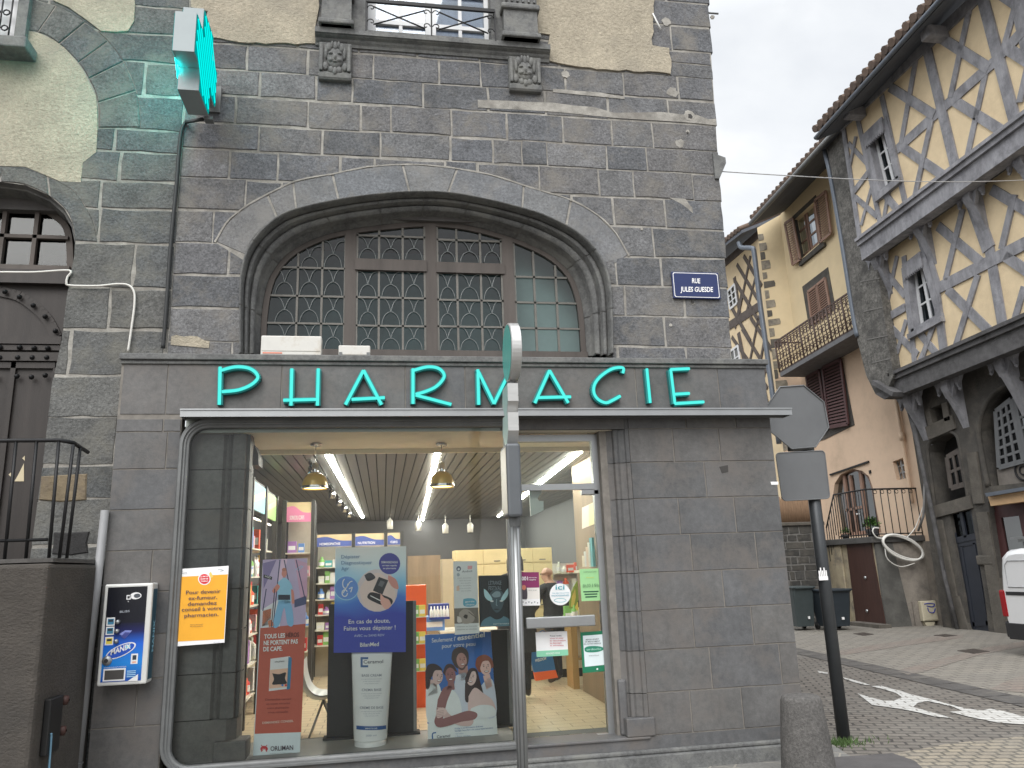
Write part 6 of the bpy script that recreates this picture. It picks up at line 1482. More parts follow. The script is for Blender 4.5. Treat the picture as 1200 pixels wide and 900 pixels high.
mb = MB(); pts = [(cp.x + ro * 1.0 * math.cos(math.radians(22.5 + 45 * k + 4)), OY - .006, cp.z + ro * 1.0 * math.sin(math.radians(22.5 + 45 * k + 4))) for k in range(8)]; mb.tube(pts, .008, BACKS, 6, closed=True); mb.build('octagon_rim', ocx)
sq = [PY(x, y, OY) for x, y in ((909, 531), (966, 528), (972.5, 584), (917, 587))]
def rounded(P, r=.05, n=5):
    out = []
    for i in range(4):
        a, b, c = P[i - 1], P[i], P[(i + 1) % 4]; u, w = (a - b).normalized() * r, (c - b).normalized() * r
        for k in range(n + 1):
            t = k / n; out.append((b + u) * (1 - t) ** 2 + b * 2 * t * (1 - t) + (b + w) * t ** 2)
    return out
mb = MB(); rp_ = rounded(sq); mb.prism(rp_, (0, .004, 0), BACKS); mb.tube(rp_, .007, BACKS, 6, closed=True); mb.build('square_plate', stop)
mb = MB()
c = PY(936, 525, SYP); mb.chamfer(c.x - .10, c.x + .13, SYP - .07, SYP + .07, c.z - .03, c.z + .03, METAL_DK, .01); mb.build('clamp', stop)
st = PY(964, 672, SYP - .07)
mb = MB()
for k in range(5): mb.box(st.x - .045 + .02 * k, st.x - .03 + .02 * k, SYP - .0705, SYP - .069, st.z - .05, st.z + .03 + .03 * (k % 2), PWH)
mb.box(st.x - .05, st.x + .055, SYP - .0712, SYP - .0706, st.z - .07, st.z - .03, PWH); mb.build('torn_sticker', stop)
# granite bollard
bo = PZ(949, 912, G)
GRAN = mat('grey_granite', (.105, .10, .095), .9, var=.25, scale=5, bump=.7, bscale=45, speck=.3, sscale=40)
hb = PY(947, 814, bo.y).z - G; rb = (PY(979, 890, bo.y).x - PY(920, 890, bo.y).x) / 2; rt = (PY(964, 822, bo.y).x - PY(921, 822, bo.y).x) / 2
mb = MB(); mb.lathe([(0, 0), (rb, 0), (rb * .99, .02), (lerp(rb, rt, .5), hb * .5), (rt, hb - .04), (rt * .92, hb - .008), (rt * .8, hb), (0, hb + .004)], bo, GRAN, 36)
tag(mb.build('granite_bollard', None, bo), 'rough grey granite bollard tapering upward at the corner of the pharmacy', 'bollard')
# weeds at the post foot
wd = PZ(985, 872, G); mb = MB(); q = random.Random(9); GRS = mat('weed_green', (.055, .10, .025), .8, var=.35, scale=15)
for k in range(260):
    a = q.uniform(0, 6.28); r = abs(q.gauss(0, .11)); p0 = wd + Vector((r * math.cos(a) * 1.7, r * math.sin(a), 0)); l = q.uniform(.02, .07); b = q.uniform(0, 6.28); w = .006
    d = Vector((math.cos(b) * .03, math.sin(b) * .03, l)); mb.add([p0 - Vector((w, 0, 0)), p0 + Vector((w, 0, 0)), p0 + d], [(0, 1, 2)], GRS)
tag(mb.build('weed_tuft', None, wd), 'low tuft of green weeds round the foot of the dark sign post', 'plant')
# wheelie bins
BINM, BIN2 = mat('grey_green_bin_plastic', (.045, .058, .06), .5, var=.12), mat('dark_blue_grey_bin_plastic', (.022, .03, .038), .5, var=.12)
def wheelie(px0, px1, pyb, pyt, m, label, lidm):
    b = PZ((px0 + px1) / 2, pyb, G); Y = b.y; w = (PY(px1, pyb - 10, Y).x - PY(px0, pyb - 10, Y).x); h = PY((px0 + px1) / 2, pyt, Y).z - G
    t = thing('wheelie_bin', label, 'bin', (b.x, Y + .3, G), 'wheelie bins by the cellar door')
    mb = MB(); rows = []
    for z, s in ((.10, .8), (.5 * h, .9), (h - .09, 1.0), (h - .06, 1.06), (h - .05, 1.06)):
        rows.append([Vector((b.x + sx * w * .5 * s, Y + .3 + sy * .33 * s, G + z)) for sx, sy in ((-1, -.9), (-.9, -1), (.9, -1), (1, -.9), (1, .9), (.9, 1), (-.9, 1), (-1, .9))])
    mb.grid(rows, m, False, True); mb.add(rows[0], [list(range(8))], m); mb.add(rows[-1], [list(range(8))], m); mb.build('body', t)
    mb = MB(); mb.chamfer(b.x - w * .55, b.x + w * .55, Y - .07, Y + .66, G + h - .049, G + h, lidm, .02); mb.chamfer(b.x - w * .4, b.x + w * .4, Y - .10, Y - .06, G + h - .05, G + h - .02, lidm, .008); mb.build('lid', t)
    for s in (-1, 1): mb = MB(); mb.lathe([(0, -.025), (.10, -.025), (.10, .025), (0, .025)], (b.x + s * w * .38, Y + .56, G + .10), BXM, 18, 'x'); mb.build('wheel', t)
    mb = MB(); mb.tube([(b.x - w * .4, Y + .72, G + h - .06), (b.x + w * .4, Y + .72, G + h - .06)], .018, m, 8); mb.build('handle', t)
    mb = MB(); mb.box(b.x + w * .08, b.x + w * .16, Y - .03, Y - .0, G + h * .26, G + h * .32, PWH); mb.build('sticker', t)
wheelie(934, 959, 739, 687, BINM, 'grey green wheelie bin half hidden behind the dark sign post', BINM)
wheelie(969, 1002, 739, 690, BIN2, 'dark wheelie bin with leaves on its lid beside the brown cellar door', BIN2)
# white van parked along the houses
van = PZ(1186, 768, G); VX, VYr = van.x, van.y
vt = thing('parked_van', 'white van with red tail lamp and roof rack cut off by the right edge', 'van', (VX + .9, VYr - 2.1, G))
VW, VBLK, VGL = mat('white_van_paint', (.72, .73, .74), .25, var=.02, spec=.6), mat('black_van_trim', (.02, .02, .022), .5), glass('dark_van_glass', (.15, .17, .18), 1.5, 0, 2)
zr = PX(1188, 642, VX + .25).z - G; ln, wd_ = 4.35, 1.78
side = [(0.02, .42), (-.03, .62), (-.03, 1.0), (.03, 1.45), (.10, zr - .12), (.24, zr - .02), (.5, zr), (2.2, zr + .01), (2.75, zr - .08), (3.35, 1.18), (4.15, 1.0), (4.35, .8), (4.37, .45), (4.2, .28), (.2, .3)]
mb = MB(); rows = []
for s, ins in ((0, .28), (.02, .12), (.08, .03), (.25, .0), (.75, 0), (.92, .03), (.98, .12), (1, .28)):
    rows.append([Vector((VX + wd_ * s, VYr - u, G + z - (ins * .35 if z > 1.3 else 0))) if False else Vector((VX + wd_ * s + (0), VYr - (u + (ins * .3 if u < .3 else -ins * .3 if u > 4 else 0)), G + (z - ins * .4 if z > 1.4 else z))) for u, z in side])
mb.grid(rows, VW, True, True); mb.add(rows[0], [list(range(len(side)))], VW); mb.add(rows[-1], [list(range(len(side)))], VW); vb = mb.build('body', vt)
mb = MB()
for s in (-.012,): mb.chamfer(VX - .012, VX + .02, VYr - 4.2, VYr - .02, G + .28, G + .56, VBLK, .02)
mb.chamfer(VX + .02, VX + wd_ - .02, VYr - .02, VYr + .07, G + .30, G + .58, VBLK, .03); mb.build('bumper', vt)
mb = MB(); mb.box(VX - .008, VX + .0, VYr - 3.0, VYr - .12, G + 1.04, G + 1.10, VBLK); mb.build('side_strip', vt)
mb = MB(); mb.chamfer(VX - .012, VX + .10, VYr - .09, VYr + .045, G + .66, G + 1.12, flat(130, 20, 26, .25), .02); mb.build('tail_lamp', vt)
mb = MB(); mb.chamfer(VX + wd_ - .10, VX + wd_ + .012, VYr - .09, VYr + .045, G + .66, G + 1.12, flat(130, 20, 26, .25), .02); mb.build('tail_lamp', vt)
mb = MB(); mb.tube([(VX - .004, VYr - u, G + z) for u, z in ((.2, 1.18), (.2, zr - .3), (.28, zr - .22), (1.5, zr - .22), (1.56, zr - .28), (1.56, 1.18))], .008, mat('panel_groove', (.35, .36, .37), .5), 5, closed=True); mb.build('panel_line', vt)
mb = MB(); mb.prism([(VX - .004, VYr - 2.5, G + 1.15), (VX - .004, VYr - 3.2, G + 1.15), (VX - .004, VYr - 2.85, G + zr - .22), (VX - .004, VYr - 2.5, G + zr - .2)], (.003, 0, 0), VGL); mb.build('side_window', vt)
for u in (.85, 3.5):
    for s in (0, 1):
        mb = MB(); x = VX - .015 if s == 0 else VX + wd_ - .17; mb.lathe([(0, 0), (.2, 0), (.31, .01), (.32, .04), (.32, .15), (.3, .18), (0, .18)], (x, VYr - u, G + .32), VBLK, 28, 'x'); wh = mb.build('wheel', vt); mb = MB(); mb.lathe([(0, -.006), (.18, -.006), (.19, .0)], (x if s == 0 else x + .19, VYr - u, G + .32), METAL, 20, 'x'); mb.build('rim', wh)
mb = MB()
for u in (.5, 1.7): mb.box(VX + .12, VX + wd_ - .12, VYr - u - .03, VYr - u + .03, G + zr + .10, G + zr + .15, METAL_DK); mb.box(VX + .2, VX + .24, VYr - u - .02, VYr - u + .02, G + zr - .01, G + zr + .10, METAL_DK)
mb.box(VX + .12, VX + .16, VYr - 2, VYr - .3, G + zr + .15, G + zr + .19, METAL); mb.box(VX + .5, VX + .54, VYr - 2, VYr - .3, G + zr + .15, G + zr + .19, METAL); mb.build('roof_rack', vt)
# ================================================================== HOUSES ACROSS THE SIDE STREET
OAK = mat('weathered_oak_hazed', (.27, .27, .288), .85, var=.32, scale=5, bump=.5, bscale=22, stretch=(1, 1, .35), dirt=(.15, .15, .165), dscale=2)  # weathered oak, its tone lightened and blued to carry the haze
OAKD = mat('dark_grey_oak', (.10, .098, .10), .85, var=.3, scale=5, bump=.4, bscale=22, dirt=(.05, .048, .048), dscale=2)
OCHRE = mat('ochre_lime_infill', (.73, .59, .385), .95, var=.08, scale=2, bump=.3, bscale=30, dirt=(.63, .50, .32), dscale=1.2)
YELP = mat('pale_yellow_render', (.70, .57, .36), .9, var=.05, scale=1.5, bump=.15, dirt=(.65, .53, .34), dscale=.7)
PINKP = mat('pinkish_beige_render', (.68, .51, .37), .9, var=.08, scale=1.2, bump=.2, dirt=(.52, .39, .28), dscale=.6)
STONED = mat('old_dark_stone', (.07, .065, .058), .92, var=.35, scale=2.5, bump=.7, bscale=22, dirt=(.12, .108, .09), dscale=1.4)
TERRA = mat('grey_brown_roof_tiles', (.17, .125, .10), .85, var=.3, scale=4, bump=.3, island=.3)
GUTM = mat('blue_grey_zinc', (.13, .15, .18), .5, .4, var=.1)
SOFF = mat('grey_soffit_boards', (.10, .11, .13), .8, var=.2, stretch=(1, .2, 1))
BROWNW = mat('brown_shutter_paint', (.27, .165, .12), .6, var=.15, scale=5); MAROON = mat('maroon_shutter_paint', (.075, .03, .03), .55, var=.2, scale=5)
DKWIN = glass('dark_house_glass', (.3, .33, .35), 1.5, .02, .2)
H2, H1, H0 = 12.9, 13.35, 13.86
th = thing('timbered_house', 'tall half timbered house with ochre infill, grey oak frame and two jetties', 'building', (13.9, 5, G))
NX = (-1, 0, 0)
def exy(p, q, Y):                       # point of the line through p and q at street depth Y
    t = (Y - p.y) / (q.y - p.y); return p + (q - p) * t
YE = .2                                  # near end of the modelled facade, outside the frame
def beam(mb, X, p, q, w, d=.10, m=None, off=.035):
    mb.bar(PX(*p, X), PX(*q, X), w, d, m or OAK, n=NX, off=off)
# ---- second floor
tl, tr = PX(987, 150, H2), PX(1144, 0, H2); bl, brr = PX(1010, 287, H2), PX(1200, 141, H2)
mb = MB(); a, b, c, d = tl, exy(tl, tr, YE), exy(bl, brr, YE), bl
pts = [PX(986, 152, H2), a, b, c, d]; mb.prism([a, b, c, d], (.2, 0, 0), OCHRE); inf2 = mb.build('infill_wall', th)
fr2 = [((989, 150), (1009, 285), .22), ((1006, 140), (1033, 264), .2), ((1034, 112), (1064, 248), .2), ((1087, 56), (1122, 202), .33), ((1152, -5), (1192, 147), .34), ((1192, -10), (1216, 90), .5), ((1240, -100), (1275, 60), .34),
       ((1074, 70), (1057, 168), .2), ((1138, 6), (1115, 114), .2), ((1093, 140), (1072, 236), .2), ((1157, 80), (1132, 194), .2), ((1190, 10), (1172, 76), .2), ((1219, 20), (1196, 120), .2),
       ((1100, 42), (1160, 80), .28), ((1044, 102), (1096, 135), .28), ((1114, 115), (1179, 156), .28), ((1056, 171), (1111, 209), .28), ((1170, -10), (1230, 30), .28), ((1180, 56), (1250, 100), .28), ((1035, 224), (1056, 250), .24),
       ((1052, 175), (1113, 120), .32), ((1111, 122), (1168, 71), .32), ((1166, 73), (1215, 20), .32), ((1002, 224), (1018, 203), .22),
       ((1004, 160), (997, 194), .14), ((995, 168), (1016, 191), .16), ((1022, 220), (1010, 264), .14), ((1003, 231), (1029, 254), .18), ((1043, 220), (1036, 262), .16)]
mb = MB()
for i, (p, q, w) in enumerate(fr2): beam(mb, H2, p, q, w * .80, off=.03 + .004 * (i % 5))
mb.build('timber_frame', inf2)
# ---- first floor
tl1, tr1 = PX(1012, 300, H1), PX(1200, 165, H1); bl1, br1 = PX(1051, 440, H1), PX(1200, 374, H1)
mb = MB(); mb.prism([tl1, exy(tl1, tr1, YE), exy(bl1, br1, YE), bl1], (.2, 0, 0), OCHRE); inf1 = mb.build('infill_wall', th)
fr1 = [((1036, 318), (1052, 440), .22), ((1060, 300), (1073, 428), .2), ((1080, 276), (1098, 335), .34), ((1097, 333), (1107, 412), .3), ((1140, 236), (1160, 292), .42), ((1160, 290), (1176, 383), .32), ((1205, 160), (1235, 350), .34),
       ((1129, 245), (1109, 328), .2), ((1147, 322), (1121, 406), .2), ((1190, 228), (1175, 292), .2), ((1201, 336), (1189, 378), .2), ((1052, 300), (1040, 358), .16), ((1063, 375), (1052, 414), .16), ((1096, 378), (1080, 424), .18), ((1089, 400), (1079, 422), .14),
       ((1100, 265), (1152, 309), .28), ((1111, 339), (1163, 391), .28), ((1163, 222), (1205, 247), .28), ((1179, 300), (1230, 335), .28), ((1040, 320), (1062, 347), .2), ((1045, 384), (1076, 416), .24), ((1074, 385), (1101, 418), .24),
       ((1100, 338), (1160, 307), .34), ((1158, 308), (1240, 266), .34), ((1043, 371), (1062, 360), .26)]
mb = MB()
for i, (p, q, w) in enumerate(fr1): beam(mb, H1, p, q, w * .82, off=.03 + .004 * (i % 5))
mb.build('timber_frame', inf1)
# ---- jetty beams, soffits
def jetty(p, q, Xf, Xb, w, name):
    a, b = PX(*p, Xf - .12), PX(*q, Xf - .12); b = exy(a, b, YE)
    mb = MB(); u = Vector((0, 0, 1))
    for z0, z1, x0 in ((-.5 * w, .16 * w, 0), (.165 * w, .36 * w, -.07), (.365 * w, .5 * w, -.13)):
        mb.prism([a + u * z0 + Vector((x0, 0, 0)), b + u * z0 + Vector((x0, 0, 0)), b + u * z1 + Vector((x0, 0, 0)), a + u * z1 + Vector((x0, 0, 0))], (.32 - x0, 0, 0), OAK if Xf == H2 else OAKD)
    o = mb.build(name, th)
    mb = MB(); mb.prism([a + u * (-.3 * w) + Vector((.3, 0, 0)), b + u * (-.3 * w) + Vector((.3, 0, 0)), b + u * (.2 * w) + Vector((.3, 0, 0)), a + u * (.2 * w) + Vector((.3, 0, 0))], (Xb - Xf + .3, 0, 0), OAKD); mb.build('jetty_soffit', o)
    return a, b
jetty((1008, 293), (1200, 152), H2, H1, .62, 'jetty_beam'); jetty((1047, 451), (1200, 387), H1, H0, .62, 'jetty_beam')
# ---- carved brackets
def bracket(p, X, Xb, s):
    c = PX(*p, X); mb = MB(); w = .22 * s
    prof = smooth_line([(0, 0, .25 * s), (-.02, 0, -.1 * s), (.1, 0, -.35 * s), ((Xb - X) * .7, 0, -.75 * s), (Xb - X + .05, 0, -1.25 * s)], 4)
    pts = [(c.x + q.x, c.y - w / 2, c.z + q.z) for q in prof] + [(c.x + Xb - X + .2, c.y - w / 2, c.z - 1.2 * s), (c.x + Xb - X + .2, c.y - w / 2, c.z + .25 * s)]
    mb.prism(pts, (0, w, 0), OAK)
    for sy in (-1, 1):                   # pierced side cusps with a hanging knob
        f = [Vector((c.x + .06, c.y + sy * w * .5, c.z + .2 * s)), Vector((c.x + .06, c.y + sy * (w * .5 + .42 * s), c.z + .22 * s)), Vector((c.x + .06, c.y + sy * (w * .5 + .30 * s), c.z + .02 * s)), Vector((c.x + .06, c.y + sy * (w * .5 + .27 * s), c.z - .16 * s)), Vector((c.x + .06, c.y + sy * (w * .5 + .16 * s), c.z + .02 * s)), Vector((c.x + .06, c.y + sy * w * .5, c.z - .32 * s))]
        mb.prism(f, (.1, 0, 0), OAK); mb.lathe([(0, -.05 * s), (.05 * s, 0), (0, .06 * s)], c + Vector((.1, sy * (w * .5 + .27 * s), -.17 * s)), OAK, 8)
    mb.build('carved_bracket', th)
for p in ((1024, 303), (1073, 265), (1132, 228), (1192, 185)): bracket(p, H2 + .12, H1, .95)
for p in ((1062, 470), (1107, 452), (1170, 425)): bracket(p, H1 + .12, H0, .95)
# ---- windows with fretted hood
def old_window(X, tlp, trp, brp, blp, gl_, name):
    P = [PX(*q, X - .06) for q in (tlp, trp, brp, blp)]
    tlq, trq, brq, blq = P; mb = MB()
    for a, b, w in ((tlq, blq, .2), (trq, brq, .2), (blq, brq, .22)): mb.bar(a, b, w, .26, OAK, n=NX)
    mb.bar(blq + Vector((-.06, .1, -.06)), brq + Vector((-.06, -.1, -.06)), .14, .3, OAK, n=NX)
    o = mb.build('window', th)
    mb = MB(); h = (tlq.z - blq.z); ya, yb = tlq.y, trq.y; pts = [tlq, trq]; n = 10; za = .2 * h
    low = []
    for k in range(n * 2 + 1):
        t = k / (n * 2); p = trq.lerp(tlq, t); low.append(p + Vector((0, 0, -za - (.07 if k % 2 else 0))))
    mb.prism([p + Vector((-.05, 0, .05)) for p in [tlq, trq] + low], (.05, 0, 0), OAK); mb.build('fretted_hood', o)
    ins = .16
    def q(u, v): return tlq.lerp(trq, u).lerp(blq.lerp(brq, u), v) + Vector((.2, 0, 0))
    mb = MB()
    for u in (.16, .5, .84): mb.bar(q(u, .1), q(u, .96), .09, .05, WHITE_OLD, n=NX)
    for v in (.36, .62, .93): mb.bar(q(.14, v), q(.86, v), .045, .04, WHITE_OLD, n=NX, off=-.003)
    mb.build('casement', o)
    mb = MB(); mb.poly([q(.1, .0) + Vector((.03, 0, 0)), q(.9, 0) + Vector((.03, 0, 0)), q(.9, 1) + Vector((.03, 0, 0)), q(.1, 1) + Vector((.03, 0, 0))], DKWIN); mb.build('pane', o)
    mb = MB()
    for u0, u1 in ((.12, .2), (.4, .9)):
        mb.prism([q(u0, .0) + Vector((.1, 0, 0)), q(u1, 0) + Vector((.1, 0, 0)), q(u1, 1) + Vector((.1, 0, 0)), q(u0, 1) + Vector((.1, 0, 0))], (.02, 0, 0), mat('lace_curtain', (.7, .7, .72), .9, var=.1, scale=6, stretch=(1, 6, .3)))
    mb.build('lace_curtain', o)
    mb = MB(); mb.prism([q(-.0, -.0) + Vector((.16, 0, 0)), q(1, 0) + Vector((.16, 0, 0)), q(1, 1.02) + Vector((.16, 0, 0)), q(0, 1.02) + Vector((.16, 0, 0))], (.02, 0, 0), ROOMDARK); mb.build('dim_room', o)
    return P
def cut_open(o, X, pts): booled(o, [cutter([PX(*q, X) + Vector((-1, 0, 0)) for q in pts], (3, 0, 0))])
w2_ = ((1013, 160), (1035, 139), (1053, 210), (1029, 230)); w1_ = ((1059, 313), (1080, 297), (1101, 372), (1068, 391))
cut_open(inf2, H2, w2_); cut_open(inf1, H1, w1_)
old_window(H2, *w2_, None, 'w2'); old_window(H1, *w1_, None, 'w1')
# ---- eave and roof
GX = 12.1
ga, gb = PX(957, 165, GX), PX(1107, 0, GX); gb = exy(ga, gb, YE)
up_ = Vector((0, 0, 1))
mb = MB(); sl = Vector((4.5, 0, 2.1))
mb.prism([ga, gb, gb + sl, ga + sl], (0, 0, .16), SOFF)
roof = mb.build('roof', th)
mb = MB(); mb.tube([ga + Vector((-.06, -.05, .05)), gb + Vector((-.06, 0, .05))], .06, GUTM, 10); mb.build('gutter_pipe', roof)
mb = MB(); L_ = (gb - ga).length; n = int(L_ / .26)
for k in range(n):
    p = ga.lerp(gb, (k + .5) / n) + Vector((-.10, 0, .28)); mb.tube([p, p + sl * .25, p + sl], .11, TERRA, 8)
    p2 = ga.lerp(gb, (k + 1) / n) + Vector((-.04, 0, .2)); mb.tube([p2, p2 + sl], .09, TERRA, 6)
mb.build('roof_tiles', roof)
mb = MB(); pa, pb = PX(984, 148, H2 - .05), exy(PX(984, 148, H2 - .05), PX(1144, -3, H2 - .05), YE); mb.bar(pa, pb, .3, .2, OAK, n=NX); mb.build('wall_plate', th)
for p in ((1000, 133), (1094, 40)): c = PX(*p, GX + .5); mb = MB(); mb.chamfer(c.x - .25, c.x + .3, c.y - .14, c.y + .14, c.z - .14, c.z + .16, OAK, .03); mb.build('rafter_end', roof)
PIERM = mat('grey_pier_stone', (.125, .12, .11), .92, var=.4, scale=3, bump=.8, bscale=20, speck=.4, sscale=12, dirt=(.06, .058, .055), dscale=1.2)
# ---- corner pier of stone with slanting foot
PXF = H2 - .05
pier_px = [(966, 160), (988, 150), (1012, 290), (1026, 305), (1047, 440), (1038, 460), (1026, 462), (1015, 440), (1005, 400), (990, 300), (978, 220)]
mb = MB(); mb.prism([PX(*q, PXF + .25) for q in pier_px], (1.2, 0, 0), PIERM); pr_ = mb.build('stone_pier', th)
mb = MB()
for k, (x0, y0, x1, y1) in enumerate(((1008, 330, 1030, 326), (1012, 365, 1034, 360), (1016, 398, 1040, 393), (1022, 425, 1044, 420), (1003, 300, 1024, 304))): mb.bar(PX(x0, y0, PXF + .24), PX(x1, y1, PXF + .24), .03, .02, MORTAR_DARK, n=NX)
mb.build('pier_joint', pr_)
mb = MB(); mb.prism([PX(*q, PXF + .18) for q in ((1026, 462), (1040, 455), (1048, 462), (1036, 468))], (1.0, 0, 0), OAKD); mb.bar(PX(1022, 448, PXF + .1), PX(1046, 462, PXF + .1), .12, .5, OAKD, n=NX); mb.build('pier_foot', pr_)
# ---- ground floor
gl0 = PX(1072, 520, H0); gyl = gl0.y + .03
zt0 = PX(1062, 470, H0).z + .9
mb = MB(); mb.box(H0, H0 + .5, YE - 2, gyl, G, zt0, STONED); gw = mb.build('ground_wall', th)
arch_o = [(1158, 570), (1152, 540), (1147, 505), (1152, 480), (1163, 462), (1180, 450), (1200, 443), (1222, 440), (1240, 450), (1252, 500), (1256, 560)]
nich = [(1096, 597), (1091, 560), (1087, 530), (1090, 518), (1099, 511), (1112, 506), (1119, 508), (1124, 517), (1129, 548), (1136, 590)]
dor = [(1112, 600), (1137, 590), (1154, 700), (1166, 800), (1144, 800), (1130, 700)]
lil = [(1090, 479), (1103, 473), (1106, 494), (1094, 499)]
shop = [(1158, 588), (1235, 580), (1270, 800), (1190, 800)]
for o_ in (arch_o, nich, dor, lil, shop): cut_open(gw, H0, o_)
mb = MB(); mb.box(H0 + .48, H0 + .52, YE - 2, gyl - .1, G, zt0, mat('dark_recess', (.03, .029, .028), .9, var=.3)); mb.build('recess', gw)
def mould(pts, X, r, m, name, par, n=4): mb = MB(); mb.tube(smooth_line([PX(*q, X) for q in pts], n), r, m, 8); return mb.build(name, par)
LST = mat('worn_pale_stone', (.115, .104, .088), .9, var=.3, scale=3, bump=.6, bscale=30, dirt=(.09, .083, .072), dscale=1.6)
mould(arch_o[:9], H0 + .02, .06, STONED, 'arch_moulding', gw); mould(nich, H0 + .02, .05, STONED, 'niche_moulding', gw)
mb = MB()
for q, w in ((((1086, 508), (1117, 494)), .35), (((1086, 480), (1091, 500)), .18), (((1106, 472), (1110, 493)), .2), (((1094, 600), (1137, 588)), .3), (((1138, 530), (1146, 590)), .3), (((1150, 600), (1166, 700)), .35), (((1166, 700), (1180, 790)), .35), (((1098, 610), (1116, 700)), .3), (((1116, 700), (1128, 740)), .4)):
    mb.bar(PX(*q[0], H0 - .05), PX(*q[1], H0 - .05), w, .16, LST, n=NX)
mb.build('dressed_trim', gw)
fd = MB(); P = [PX(*q, H0 + .07) for q in ((1117, 632), (1144, 626), (1162, 760), (1136, 760))]; fd.prism(P, (.06, 0, 0), mat('navy_door_paint', (.022, .026, .036), .45, var=.15, scale=4)); fdo = fd.build('front_door', th)
mb = MB()
NVY = MATS['navy_door_paint']
for a, b, w in (((1117, 634), (1145, 628), .14), ((1122, 640), (1144, 636), .06), ((1126, 640), (1143, 745), .07), ((1141, 636), (1158, 740), .07), ((1138, 732), (1158, 730), .1), ((1112, 600), (1119, 634), .1), ((1125, 597), (1131, 630), .09), ((1137, 592), (1144, 627), .1)): mb.bar(PX(*a, H0 + .055), PX(*b, H0 + .055), w, .06, NVY, n=NX)
mb.build('door_panel', fdo)
mb = MB(); mb.prism([PX(*q, H0 + .10) for q in ((1110, 598), (1139, 590), (1146, 628), (1117, 634))], (.01, 0, 0), DKWIN); mb.build('transom_pane', fdo)
GWIN = mat('pale_grey_window_paint', (.13, .135, .14), .55, var=.1)
def qpane(tlp, trp, brp, blp, X, nu, nv, m, name, par, w=.06):
    P = [PX(*q, X) for q in (tlp, trp, brp, blp)]
    f = lambda u, v: P[0].lerp(P[1], u).lerp(P[3].lerp(P[2], u), v)
    mb = MB()
    for i in range(nu + 1): mb.bar(f(i / nu, 0), f(i / nu, 1), w if 0 < i < nu else w * 1.8, .05, m, n=NX, off=.002 * (i % 2))
    for j in range(nv + 1): mb.bar(f(0, j / nv), f(1, j / nv), w if 0 < j < nv else w * 1.8, .05, m, n=NX, off=-.004)
    o = mb.build(name, par); mb = MB(); mb.poly([f(0, 0) + Vector((.03, 0, 0)), f(1, 0) + Vector((.03, 0, 0)), f(1, 1) + Vector((.03, 0, 0)), f(0, 1) + Vector((.03, 0, 0))], DKWIN); mb.build('pane', o); return o
qpane((1166, 482), (1184, 468), (1199, 540), (1170, 548), H0 + .14, 3, 6, GWIN, 'arched_window', th); qpane((1188, 466), (1215, 450), (1228, 532), (1202, 540), H0 + .14, 3, 6, GWIN, 'arched_window', th)
mb = MB(); mb.prism([PX(*q, H0 + .2) for q in ((1168, 550), (1225, 536), (1228, 560), (1171, 572))], (.1, 0, 0), mat('worn_grey_panel', (.20, .18, .16), .7, var=.15)); mb.build('window_apron', th)
mb = MB(); c = PX(1199, 551, H0 + .18); mb.tube([c + Vector((0, .22 * math.cos(a), .22 * math.sin(a))) for a in [2 * math.pi * k / 20 for k in range(20)]], .025, IRON, 6, closed=True); mb.tube([c + Vector((0, .1 * math.cos(a), .1 * math.sin(a))) for a in [2 * math.pi * k / 14 for k in range(14)]], .02, IRON, 6, closed=True); mb.build('iron_ring', th)
qpane((1109, 536), (1123, 528), (1131, 567), (1114, 572), H0 + .14, 2, 2, FANF, 'niche_window', th, .07)
aw = MB(); P = [PX(*q, H0 - .25) for q in ((1157, 580), (1225, 571), (1228, 584), (1161, 593))]; aw.prism(P, (.2, 0, 0), mat('faded_orange_board', (.56, .37, .20), .6, var=.1)); awo = aw.build('shop_board', th)
mb = MB(); P = [PX(*q, H0 - .35) for q in ((1154, 578), (1222, 567), (1222, 571), (1156, 582))]; mb.prism(P, (.4, 0, 0), GUTM); mb.build('board_cap', awo)
sw = qpane((1166, 600), (1228, 592), (1250, 690), (1182, 690), H0 + .12, 2, 1, MAROON, 'shop_window', th, .16)
mb = MB(); mb.prism([PX(*q, H0 + .3) for q in ((1176, 602), (1196, 598), (1206, 680), (1186, 680))], (.02, 0, 0), mat('pale_green_blind', (.42, .45, .36), .8, var=.05)); mb.build('window_blind', sw)
mb = MB(); c = PX(1151, 657, H0 - .06); mb.chamfer(c.x, c.x + .1, c.y - .3, c.y + .2, c.z - .1, c.z + .12, LST, .03); mb.build('door_stop', gw)
# pipes on the house corner
mb = MB()
for i, (pts, r) in enumerate((([(1062, 470), (1075, 520), (1092, 600), (1108, 680), (1122, 737)], .05), ([(1067, 480), (1080, 540), (1097, 620), (1118, 735)], .045), ([(1084, 560), (1083, 590), (1082, 605), (1076, 622)], .03))):
    mb = MB(); mb.tube([PX(*q, H0 - .15) for q in pts], r, OAKD if i < 2 else mat('grey_cable', (.2, .2, .2), .5), 8); mb.build('wall_pipe', th)
